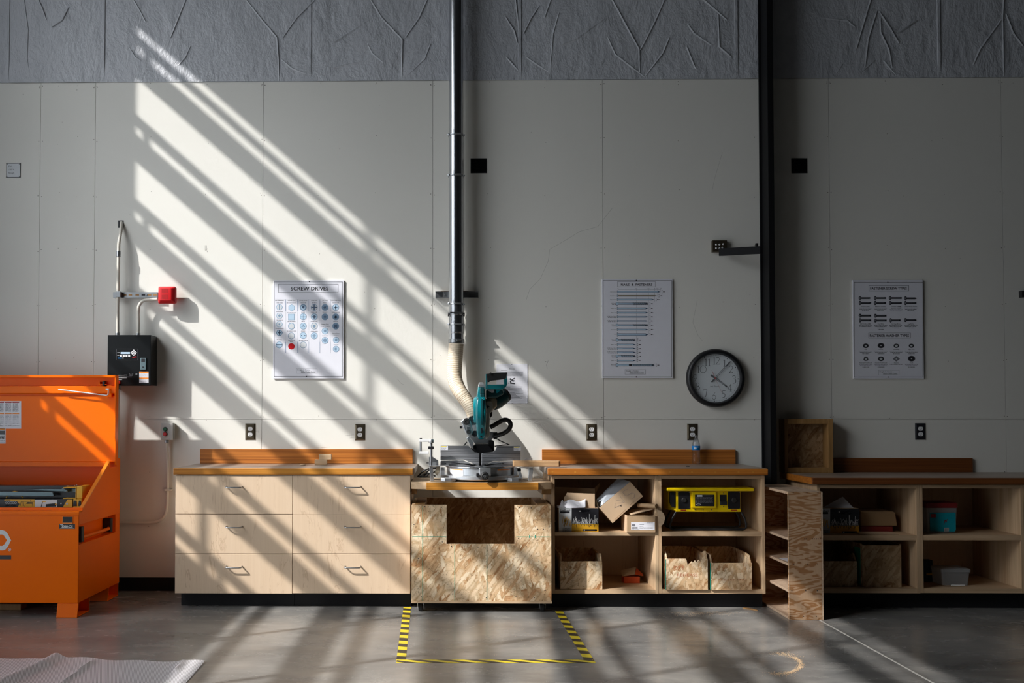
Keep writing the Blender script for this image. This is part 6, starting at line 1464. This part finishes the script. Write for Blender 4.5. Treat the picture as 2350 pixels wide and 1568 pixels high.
s = Sheet(1240, 1030, 4.02, -.6252)
s.text('OX P', 1232, 1330, 1118, 38, 'redmark'); s.text('REHEASS', 1262, 1450, 1178, 26, 'redmark')
s.ink['redmark'].build('handwriting', 'redmark', bin_a)
s = Sheet(1240, 1030, 4.02, -.6252)
rnd = random.Random(6)
for i_ in range(10): x_ = 1640+i_*28; s.line([(x_+rnd.uniform(-3, 3), 1220), (x_+rnd.uniform(0, 8), 1200+rnd.uniform(-4, 6)), (x_+rnd.uniform(8, 14), 1218+rnd.uniform(-8, 2)), (x_+rnd.uniform(14, 20), 1206+rnd.uniform(-5, 12))], 1.8, 'redmark')
s.ink['redmark'].build('handwriting', 'redmark', bin_b)
# yellow power distribution box
Yp_ = -.56
def px5(x, y): p_ = Z5(x, y, Yp_); return p_.x, p_.z
t = thing('power_box', (z5x(1550, Yp_), Yp_+.1, SH2), 'yellow power distribution box on a black tube frame in the upper right shelf', 'power box')
a = px5(1157, 390); b = px5(1963, 360)
MB().box(a[0], b[0], Yp_-.03, Yp_+.19, a[1], b[1]).build('top_plate', 'yellow', t, bevel=.008, seg=3)
a = px5(1250, 583); b = px5(1850, 392)
MB().box(a[0], b[0], Yp_, Yp_+.15, a[1], b[1]-.001).build('housing', 'yellow', t, bevel=.003)
MB().pxy([(a[0]-.0005, Yp_+.001), (a[0]-.0005, Yp_+.12), (a[0]-.052, Yp_+.12), (a[0]-.040, Yp_+.04)], a[1]+.01, b[1]-.002).build('angled_end', 'yellow', t, bevel=.002)
MB().pxz([px5(1197, 400), px5(1246, 396), px5(1246, 545), px5(1215, 540), px5(1195, 500)], Yp_-.004, Yp_+.02).build('side_socket', 'black', t, bevel=.004)
for x0_, x1_ in ((1270, 1378), (1730, 1843)):
    a = px5(x0_, 555); b = px5(x1_, 394)
    so = MB().box(a[0], b[0], Yp_-.004, Yp_-.0003, a[1], b[1]).build('socket_plate', 'black', t, bevel=.001)
    MB().lathe([(.0001, -.013), (.013, -.013), (.016, -.009), (.017, -.004)], ((a[0]+b[0])/2, Yp_, (a[1]+b[1])/2), 'y', 24).build('socket', 'rubber', so, smooth=True)
    for sx in (a[0]+.004, b[0]-.004):
        for sz in (a[1]+.006, b[1]-.006): MB().lathe([(.0001, -.0055), (.0022, -.005), (.0022, -.004)], (sx, Yp_, sz), 'y', 8).build('screw', 'steel', so)
a = px5(1396, 545); b = px5(1616, 398); MB().box(a[0], b[0], Yp_-.014, Yp_-.0003, a[1], b[1]).build('label_housing', 'yellow', t, bevel=.002)
a = px5(1422, 530); b = px5(1600, 422); MB().box(a[0], b[0], Yp_-.0150, Yp_-.0142, a[1], b[1]).build('rating_plate', 'bprint', t, bevel=.0002)
s = Sheet(1240, 1030, 4.02, Yp_-.0151)
s.rect(1445, 427, 1495, 434, 'sticker'); s.rect(1445, 437, 1495, 444, 'sticker')
for y in (436, 452, 462, 472, 482, 492, 500): s.words(1505 if y == 436 else 1432, 1592, y, 3, 'ink_soft')
s.line(circle(1460, 516, 22, 20, 6), 2.5, 'sticker')
s.ink['sticker'].build('plate_lettering', 'sticker', t); s.ink['ink_soft'].build('small_print', 'ink_soft', t)
a = px5(1655, 520); b = px5(1716, 425); MB().box(a[0], b[0], Yp_-.004, Yp_-.0003, a[1], b[1]).build('breaker', 'black', t, bevel=.001); a = px5(1660, 518); b = px5(1718, 486); MB().box(a[0], b[0], Yp_-.012, Yp_-.0043, a[1], b[1]).build('breaker_switch', 'rubber', t, bevel=.002)
for x, y in ((1688, 410), (1688, 535), (1430, 564), (1577, 564), (1500, 564)): q = px5(x, y); MB().lathe([(.0001, -.002), (.003, -.0015), (.003, 0)], (q[0], Yp_-.0003, q[1]), 'y', 10).build('screw', 'steel', t)
for xa_, xb_ in ((1295, 1345), (1760, 1815)): a = px5(xa_, 572); b = px5(xb_, 563); MB().box(a[0], b[0], Yp_-.0006, Yp_-.0001, a[1], b[1]).build('vent_label', 'redhand', t)
zb3 = SH2+.0085
for yy in (Yp_+.002, Yp_+.14):
    P_ = [px5(1252, 586), px5(1215, 650), px5(1196, 700), px5(1200, 735)]
    pts = [(p_[0], yy, p_[1]) for p_ in P_]+[(px5(1222, 750)[0], yy, zb3), (px5(1870, 750)[0], yy, zb3)]+[(px5(x, y)[0], yy, px5(x, y)[1]) for x, y in ((1900, 730), (1902, 695), (1885, 640), (1855, 586))]
    MB().tube(pts, .0075, 12).build('tube_frame', 'black', t, smooth=True)
for x_ in (1240, 1860):
    q = px5(x_, 755)[0]; MB().cyl((q, Yp_+.010, zb3), (q, Yp_+.132, zb3), .006, 10).build('cross_tube', 'black', t)
# ================================================================ right of the column
def Z6(x, y, Y): return at(1740+x/3.136, 940+y/3.136, Y)
def z6x(x, Y, y=700): return Z6(x, y, Y).x
def z6z(y, Y, x=800): return Z6(x, y, Y).z
M['fir_dark'] = woodmat('darker_fir', (.10, .026, .006), (.21, .07, .018), (1.2, 40, 95), .42)  # darker fir tone for the front band and backsplash
ztR = z6z(492, YW); zbR = z6z(541, YW)
x0 = Z6(392, 515, YW).x; x1 = x0+2.6
t = thing('worktop', ((x0+x1)/2, 0, zbR), 'dark worn worktop right of the column, lower than the others, carrying the framed tray', 'worktop', None)
MB().box(x0+.022, x1, YW+.022, 0-.001, zbR+.001, ztR).build('tabletop', 'top', t, bevel=.002)
MB().box(x0, x1, YW, YW+.0215, zbR, ztR-.001).build('edge_band', 'fir_dark', t, bevel=.003)
MB().box(x0, x0+.0215, YW+.022, -.001, zbR, ztR-.001).build('edge_band', 'fir_band', t, bevel=.003)
xa = z6x(544, -.02, 400); xb = z6x(1545, -.02, 400); za = Z6(1000, 350, -.02).z
tag(MB().box(xa, xb, -.020, -.0003, ztR+.0006, za).build('backsplash', 'fir_dark', bevel=.0015), 'dark red-brown wooden backsplash board on the lower worktop right of the column', 'backsplash')
uA0, uA1, uB1 = 1740+426/3.136, 1740+1163/3.136, 1740+1914/3.136
gg_ = lambda y: 940+y/3.136
r1 = shelf_cabinet(uA0, uA1, YC, YK, gg_(543), gg_(568), gg_(905), gg_(943), gg_(1290), gg_(1323), 'open pine shelf cabinet behind the free-standing plywood shelf, right of the column')
r2 = shelf_cabinet(uA1+.2, uB1, YC, YK, gg_(543), gg_(568), gg_(905), gg_(943), gg_(1290), gg_(1323), 'open pine shelf cabinet at the right edge, holding the teal-labelled tub')
r3x = r2[2]+.0215
t = thing('shelf_cabinet', (r3x+.3, 0, 0), 'pine cabinet side cut off by the right edge of the frame', 'cabinet')
zt_ = at(2340, gg_(545), YC).z; zb_2 = at(2340, gg_(1323), YC).z
MB().box(r3x, r3x+.55, YC, -.012, zb_2, zt_).build('side_panel', 'pine_v', t, bevel=.001); MB().box(r3x, r3x+.55, YK, -.1, .0005, zb_2-.0005).build('plinth', 'kick', t)
SR1, DR1 = r1[3]+.0008, r1[4]+.0008
# framed tray standing on edge
Yt_ = -.118
x0, zc = Z6(190, 260, Yt_).x, 0
x1 = Z6(540, 260, Yt_).x; z1 = Z6(350, 68, Yt_).z; z0 = ztR+.0008; W_ = (Z6(540, 260, Yt_).x-Z6(504, 260, Yt_).x)
t = thing('framed_tray', ((x0+x1)/2, -.06, z0), 'wood-framed strand board tray standing on edge on the low worktop beside the column', 'tray')
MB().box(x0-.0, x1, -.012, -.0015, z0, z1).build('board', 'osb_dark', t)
MB().box(x0, x0+.022, Yt_, -.0125, z0, z1).build('frame_rail', 'osbframe', t, bevel=.002); MB().box(x1-.034, x1, Yt_, -.0125, z0, z1).build('frame_rail', 'osbframe', t, bevel=.002)
MB().box(x0+.0225, x1-.0345, Yt_+.002, -.0125, z0, z0+.036).build('frame_rail', 'osbframe', t, bevel=.002); MB().box(x0+.0225, x1-.0345, Yt_+.002, -.0125, z1-.034, z1).build('frame_rail', 'osbframe', t, bevel=.002)
# plywood shelf unit standing on the floor
YU = -.945
x0 = Z6(221, 1200, YU).x; x1 = Z6(469, 1200, YU).x; z1 = Z6(300, 593, YU).z; YE = -.26; TP = .015
k = NT('plywood_edge'); g_ = k.noise(k.map((30, 30, 500)), 1, 3); k.set(col=k.ramp(g_, [(.35, (.46, .30, .19)), (.6, (.66, .49, .35))]), rough=.6); M['plyedge'] = k.m
t = thing('plywood_shelf_unit', ((x0+x1)/2, (YU+YE)/2, 0), 'narrow plywood shelf unit with bold grain standing on the floor in front of the column', 'shelf unit')
MB().box(x0, x1-.010, YU, YU+TP, .001, z1).build('end_panel', 'ply', t, bevel=.001)
MB().box(x0, x1-.010, YE-TP, YE, .001, z1).build('end_panel', 'ply', t)
MB().box(x1-.0095, x1, YU+.001, YE, .001, z1).build('back_panel', 'plyedge', t)
for y in (1490, 1300, 1109, 925, 593):
    zz = Z6(221, y, YU).z if y != 593 else z1
    if y == 1490: zz = .016
    MB().box(x0, x1-.010, YU+TP+.0004, YE-TP-.0004, zz-TP, zz).build('shelf' if y not in (593,) else 'top_panel', 'plyedge', t, bevel=.0008)
MB().box(x0, x0+.0014, YU-.0012, YU-.0001, .001, z1).build('edge_strip', 'plyedge', t)
mb = MB()
for y, xs_ in ((600, (252, 350, 430)), (932, (240, 333, 345, 392, 405, 420, 432, 446)), (1113, (257, 355, 428)), (1305, (242, 342, 425)), (1490, (228, 327, 418))):
    for x in xs_: q = Z6(x, y, YU); MB().pxz(circle(q.x, q.z, .0032, 8), YU-.0006, YU).build('screw_head', 'bprint', t)
q = Z6(190, 1040, -.80); zs_ = Z6(221, 1109, YU).z
tag(MB().add([(x0+.02, -.88, zs_+.0008), (x0+.15, -.87, zs_+.0010), (x0+.14, -.70, zs_+.0010), (x0+.01, -.72, zs_+.0008), (x0+.02, -.88, zs_+.0014), (x0+.15, -.87, zs_+.0016), (x0+.14, -.70, zs_+.0016), (x0+.01, -.72, zs_+.0014)], [(0, 1, 2, 3), (4, 5, 6, 7), (0, 1, 5, 4), (1, 2, 6, 5), (2, 3, 7, 6), (3, 0, 4, 7)]).build('paper_sheet', 'paper'), 'white paper lying on a middle shelf of the plywood shelf unit', 'paper')
# contents
Yn = -.50
s = Sheet(1740+(470-163/9.2157*3.136*.92)/3.136, 0, 9.2157, Yn)
kk = 9.2157*1.0
u0, u1, v0, v1 = 1740+458/3.136, 1740+726/3.136, 940+712/3.136, 940+900/3.136
ks = (1213-700)/(v1-v0); s = Sheet(u1-1000/ks, v0-700/ks, ks, Yn-.0004)
fc2, _, _, nz1 = screw_box(u1-(1000-163)/ks, u1, v0, v1, Yn, .16, SR1, 'black, yellow and white printed fastener carton in the dim cabinet behind the plywood shelf unit', s, xmin=r1[1]+.003)
pk = Z6(622, 630, Yn+.06); l_, r_ = Z6(475, 700, Yn), Z6(700, 712, Yn)
MB().add([(l_.x, Yn+.03, nz1+.0006), (r_.x, Yn+.03, nz1+.0006), (r_.x-.02, Yn+.15, nz1+.0006), (pk.x, Yn+.09, pk.z)], [(0, 1, 3), (1, 2, 3), (2, 0, 3)]).build('paper_flap', 'paper', fc2)
Yd_ = -.42
x0, x1 = Z6(738, 860, Yd_).x, Z6(970, 860, Yd_).x
z1 = Z6(850, 840, Yd_).z
tag(MB().box(x0, x1, Yd_, Yd_+.22, SR1, z1).build('dark_red_case', 'redlid', bevel=.004), 'flat dark red case under the folded brown sheet in the dim cabinet', 'case')
mb = MB(); z2_ = Z6(850, 732, Yd_).z
mb.pxz([(x0-.006, z1+.001), (x1+.020, z1+.001), (x1+.024, z1+.012), (x1+.012, z2_-.01), (x1-.005, z2_), (x0-.004, z2_)], Yd_-.01, Yd_+.20)
tag(mb.build('brown_folder', 'card_d', bevel=.006, seg=3), 'thick folded brown cardboard wad lying on the dark red case', 'cardboard')
q0, q1_ = Z6(730, 885, -.58), Z6(1010, 885, -.58)
tag(MB().box(q0.x, q1_.x, -.585, -.44, SR1, SR1+.004).build('thin_panel', 'card_l', bevel=.001), 'thin pale sheet lying flat at the front of the dim shelf', 'sheet')
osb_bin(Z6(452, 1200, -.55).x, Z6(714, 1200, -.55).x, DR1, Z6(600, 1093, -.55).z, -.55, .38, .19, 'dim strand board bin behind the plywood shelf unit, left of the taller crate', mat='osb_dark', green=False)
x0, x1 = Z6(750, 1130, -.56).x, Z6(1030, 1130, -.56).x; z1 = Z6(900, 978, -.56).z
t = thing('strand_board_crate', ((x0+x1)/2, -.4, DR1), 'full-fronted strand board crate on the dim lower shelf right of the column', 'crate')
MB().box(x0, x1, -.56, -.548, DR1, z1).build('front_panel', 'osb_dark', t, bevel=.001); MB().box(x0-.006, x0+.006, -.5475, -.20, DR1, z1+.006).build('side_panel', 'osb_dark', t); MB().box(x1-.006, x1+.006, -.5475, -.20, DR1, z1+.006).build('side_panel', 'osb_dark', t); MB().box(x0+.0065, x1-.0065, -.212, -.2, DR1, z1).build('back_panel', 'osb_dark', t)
MB().box(x0-.0068, x0-.0062, -.5475, -.45, DR1+.01, z1-.02).build('green_edge', 'osbgreen', t)
# teal labelled tub
Yq = -.50; x0, x1 = Z6(1212, 800, Yq).x, Z6(1436, 800, Yq).x; x0 = max(x0, r2[1]+.004)
SR2, DR2 = r2[3]+.0008, r2[4]+.0008
zt_ = Z6(1320, 738, Yq).z; zl0_, zl1_ = Z6(1320, 708, Yq).z, Z6(1320, 672, Yq).z
def taper(x0, x1, y0, y1, z0, z1, d, r=.012): return [rr3(x0+d, x1-d, y0+d, y1-d, z0, r), rr3(x0, x1, y0, y1, z1, r)]
def rr3(x0, x1, y0, y1, z, r, n=4):
    out = []
    for cx_, cy_, a0 in ((x1-r, y1-r, 0), (x0+r, y1-r, 90), (x0+r, y0+r, 180), (x1-r, y0+r, 270)):
        for i in range(n+1): q = math.radians(a0+90*i/n); out.append((cx_+r*math.cos(q), cy_+r*math.sin(q), z))
    return out
t = thing('snack_tub', ((x0+x1)/2, Yq+.09, SR2), 'plastic tub with teal label and dark red lid on the right-hand upper shelf', 'tub')
MB().ring(taper(x0, x1, Yq, Yq+.17, SR2, zl0_-.001, .008)).build('tub_body', 'tubplastic', t, smooth=True)
MB().ring([rr3(x0-.006, x1+.004, Yq-.005, Yq+.175, zl0_, .014), rr3(x0-.006, x1+.004, Yq-.005, Yq+.175, zl1_-.002, .014), rr3(x0-.002, x1, Yq-.001, Yq+.171, zl1_, .012)]).build('lid', 'redlid', t, smooth=True)
s = Sheet(1740, 940, 3.136, Yq-.0012)
s.poly([(1236, 744), (1420, 742), (1422, 870), (1408, 880), (1236, 876)], 'tealabel', .0006); s.rect(1240, 752, 1278, 778, 'redhand', .0009); s.text('PLAY-SAND', 1292, 1410, 764, 14, 'bprint', bold=.02); s.words(1285, 1400, 776, 4, 'bprint')
s.rect(1338, 852, 1372, 878, 'wprint', .0009); 
for i in range(6): s.rect(1341+i*5, 855, 1343+i*5, 875, 'bprint', .0012)
s.line([(1335, 830), (1345, 795), (1352, 815), (1360, 790)], 4, 'redhand', .001)
s.ink['tealabel'].build('label', 'tealabel', t); s.ink['redhand'].build('label_picture', 'redhand', t); s.ink['bprint'].build('lettering', 'bprint', t); s.ink['wprint'].build('barcode', 'wprint', t)
# clear tub, lower shelf
Yq = -.50; x0, x1 = Z6(1322, 1200, Yq).x, Z6(1526, 1200, Yq).x; zl0_, zl1_ = Z6(1420, 1172, Yq).z, Z6(1420, 1148, Yq).z
t = thing('clear_tub', ((x0+x1)/2, Yq+.09, DR2), 'frosted clear plastic tub with lid on the right-hand lower shelf', 'tub')
MB().ring(taper(x0, x1, Yq, Yq+.17, DR2, zl0_-.001, .008)).build('tub_body', 'tubplastic', t, smooth=True)
MB().ring([rr3(x0-.005, x1+.005, Yq-.005, Yq+.175, zl0_, .014), rr3(x0-.005, x1+.005, Yq-.005, Yq+.175, zl1_-.003, .014), rr3(x0+.002, x1-.002, Yq+.002, Yq+.168, zl1_, .012)]).build('lid', 'tubplastic', t, smooth=True)
q = Z6(1392, 1276, -.535); q2 = Z6(1488, 1276, -.535)
tag(MB().tube([(q.x, -.53, DR2+.0062), (q2.x, -.532, DR2+.0062)], .0055, 12).build('marker_pen', 'white', smooth=True), 'small white marker lying in front of the clear tub', 'marker')
a, b = Z6(1198, 1200, -.40), Z6(1282, 1200, -.40); z1 = Z6(1240, 1090, -.40).z; a.x = max(a.x, r2[1]+.003)
t = thing('small_black_case', ((a.x+b.x)/2, -.35, DR2), 'small black case with yellow mark on the right-hand lower shelf, left of the clear tub', 'case')
b.x = a.x+.075
MB().box(a.x, b.x, -.36, -.30, DR2, z1).build('case_body', 'black', t, bevel=.006)
MB().box(a.x+.03, b.x-.006, -.3612, -.3602, DR2+.045, DR2+.058).build('yellow_mark', 'yprint', t)
# ================================================================ on the floor
k = NT('hazard_stripe'); sx_ = k.n('ShaderNodeSeparateXYZ', I={0: k.co})
fr = k.math('FRACT', k.math('MULTIPLY', k.math('ADD', k.math('MULTIPLY', sx_.outputs[0], .55), sx_.outputs[1]), 6.6))
fr2 = k.math('FRACT', k.math('MULTIPLY', k.math('ADD', sx_.outputs[0], k.math('MULTIPLY', sx_.outputs[1], 1.0)), 3.9))
stain = k.ramp(k.noise(k.map((8, 30, 1)), 3, 4, .7), [(.55, (0, 0, 0)), (.75, (1, 1, 1))])
def hz(fr_):
    c_ = k.ramp(fr_, [(0, (.80, .62, .03)), (.49, (.80, .62, .03)), (.51, (.05, .038, .026)), (1, (.05, .038, .026))], 'LINEAR'); return c_
def hazard(name, fac):
    kk = NT(name); s2 = kk.n('ShaderNodeSeparateXYZ', I={0: kk.co})
    f_ = kk.math('FRACT', kk.math('MULTIPLY', kk.math('ADD', kk.math('MULTIPLY', s2.outputs[0], fac[0]), kk.math('MULTIPLY', s2.outputs[1], fac[1])), fac[2]))
    c_ = kk.ramp(f_, [(0, (.82, .64, .03)), (.49, (.82, .64, .03)), (.51, (.05, .038, .026)), (1, (.05, .038, .026))])
    n2 = kk.ramp(kk.noise(kk.map((9, 9, 9)), 6, 4, .7), [(.58, (0, 0, 0)), (.72, (1, 1, 1))])
    kk.set(col=kk.mix(c_, (.25, .21, .17), kk.math('MULTIPLY', n2, .5)), rough=.42); M[name] = kk.m
hazard('hazard_side', (.30, 1.0, 7.1)); hazard('hazard_front', (1.0, 2.2, 6.7))
a, b, c, d = fl(909, 1521), fl(931, 1521), fl(943, 1394), fl(926, 1394)
tag(MB().pxy([(a.x, a.y), (b.x, b.y), (c.x, c.y), (d.x, d.y)], .0002, .0007).build('hazard_tape', 'hazard_side'), 'yellow and black hazard tape strip on the floor, left side of the marked bay', 'tape')
e, f_, g_, h_ = fl(1344, 1521.5), fl(1367, 1521.5), fl(1290.5, 1402), fl(1273, 1402)
tag(MB().pxy([(e.x, e.y), (f_.x, f_.y), (g_.x, g_.y), (h_.x, h_.y)], .0002, .0007).build('hazard_tape', 'hazard_side'), 'yellow and black hazard tape strip on the floor, right side of the marked bay', 'tape')
a, b, c, d = fl(909, 1522), fl(1366, 1522), fl(1362, 1515), fl(911, 1515)
tag(MB().pxy([(a.x, a.y), (b.x, b.y), (c.x, c.y), (d.x, d.y)], .0008, .0013).build('hazard_tape', 'hazard_front'), 'yellow and black hazard tape strip on the floor, front side of the marked bay', 'tape')
# woven plastic sheet
k = NT('reinforced_film')
ln = k.math('FRACT', k.math('MULTIPLY', k.math('ADD', k.n('ShaderNodeSeparateXYZ', I={0: k.co}).outputs[0], k.math('MULTIPLY', k.n('ShaderNodeSeparateXYZ', I={0: k.co}).outputs[1], .35)), 170.0))
l2 = k.ramp(ln, [(0, (1, 1, 1)), (.28, (1, 1, 1)), (.36, (0, 0, 0)), (.92, (0, 0, 0)), (1, (1, 1, 1))])
k.set(col=k.mix((.74, .70, .73), (.96, .94, .98), l2), rough=.35, alpha=k.math('ADD', .55, k.math('MULTIPLY', l2, .40)), spec=.6); M['film'] = k.m
TL, TR_, BR = fl(-30, 1512), fl(470, 1521), fl(428, 1568)
dr = (BR-TR_); nx, ny = 90, 36; gr = []
far = TR_+dr*2.6; farL = Vector((TL.x-.1, far.y, 0))
rnd = random.Random(9)
R0_, R1_ = fl(138, 1512), fl(20, 1568); Rd = R1_-R0_
R2_, R3_ = fl(212, 1522), fl(150, 1568); R4_, R5_ = fl(418, 1522), fl(405, 1540)
def ridge(x, y, A_, B_, wd, h, cut=9):
    d_ = B_-A_; L = d_.length; ux, uy = d_.x/L, d_.y/L; px_, py_ = x-A_.x, y-A_.y; al = px_*ux+py_*uy; ds = -px_*uy+py_*ux
    return h*math.exp(-(ds/wd)**2)*max(0, min(1, (al+.04)/.08))*(1 if al < cut else max(0, 1-(al-cut)/.1))
for j in range(ny+1):
    v = j/ny
    L_ = TL.lerp(farL, v); R_ = TR_.lerp(far, v)
    for i in range(nx+1):
        u = i/nx; p_ = L_.lerp(R_, u)
        z = .003+.004*(math.sin(p_.x*11+p_.y*5)+1)*.5+ridge(p_.x, p_.y, R0_, R1_, .035, .034)+ridge(p_.x, p_.y, R2_, R3_, .012, .014)+ridge(p_.x, p_.y, R4_, R5_, .012, .012, .15)+.010*math.exp(-((p_.y-TL.y)/.06)**2)*max(0, math.sin(p_.x*9))
        gr.append((p_.x, p_.y+(.012*math.sin(p_.x*23) if j == 0 else 0), z))
o = MB().add(gr, [(j*(nx+1)+i, j*(nx+1)+i+1, (j+1)*(nx+1)+i+1, (j+1)*(nx+1)+i) for j in range(ny) for i in range(nx)]).build('plastic_sheeting', 'film', smooth=True)
tag(o, 'white translucent reinforced plastic sheeting spread on the floor, bottom left', 'sheeting')
a, b = fl(1704, 1397), fl(1738, 1402)
tag(MB().pxy([(a.x, a.y), (b.x, b.y-.012), (b.x, b.y+.02), (a.x+.02, a.y+.02)], .0004, .006).build('wood_sliver', 'osbframe', bevel=.001), 'brown wood sliver on the floor against the plinth, near the plywood shelf unit', 'wood scrap')
# sawdust
mb = MB(); rnd = random.Random(12)
def flake(x, y, s_):
    a_ = rnd.uniform(0, PI); c_, s2 = math.cos(a_)*s_, math.sin(a_)*s_; z = .0004+rnd.uniform(0, .002)
    mb.add([(x-c_, y-s2, z), (x+s2*.5, y-c_*.5, z+.0006), (x+c_, y+s2, z+.001), (x-s2*.5, y+c_*.5, z+.0004)], [(0, 1, 2, 3)])
arcp = [fl(u, v) for u, v in ((1783, 1500), (1800, 1502), (1822, 1510), (1833, 1516), (1838, 1526), (1836, 1534), (1824, 1540), (1812, 1545), (1795, 1547), (1778, 1549))]
for i in range(1500):
    t_ = rnd.random()*(len(arcp)-1.001); j = int(t_); p_ = arcp[j].lerp(arcp[j+1], t_-j); wd = (.008 if 2 < t_ < 7.5 else .024)*(.5+rnd.random())
    flake(p_.x+rnd.gauss(0, wd), p_.y+rnd.gauss(0, wd*.8), rnd.uniform(.0015, .004))
for i in range(1200):
    u = rnd.uniform(720, 2050); v = 1400+abs(rnd.gauss(0, 50)); p_ = fl(u, v)
    if p_.y < -1.0: flake(p_.x, p_.y, rnd.uniform(.001, .0028))
for i in range(700):
    u = rnd.gauss(1600, 45); p_ = fl(u, 1405+abs(rnd.gauss(0, 5))); flake(p_.x, p_.y, rnd.uniform(.001, .003))
o = mb.build('sawdust', 'sawdust'); tag(o, 'pale sawdust scattered on the concrete, heaped in a curved trail at the right', 'sawdust', kind='stuff')
# ================================================================ groups of repeats
GR = {'wall_outlet': 'duplex outlets along the wall', 'poster': 'laminated fastener charts on the wall', 'drawer_cabinet': 'maple drawer cabinets left of the saw', 'shelf_cabinet': 'open shelf cabinets right of the saw',
      'worktop': 'worktops on the cabinets', 'backsplash': 'backsplash boards behind the worktops', 'wood_block': 'two stacked wood blocks on the left worktop', 'hazard_tape': 'hazard tape strips marking the floor bay',
      'storage_bin': 'strand board bins on the lower shelves', 'conduit': 'cream conduits around the black control box', 'cover_plate': 'square cover plates on the wall', 'folded_sawhorse': 'sawhorses in the job box', 'fastener_carton': 'printed fastener cartons on the shelves'}
for o in bpy.data.objects:
    if o.parent is None and 'label' in o:
        g = GR.get(o.name.split('.')[0])
        if g: o['group'] = g
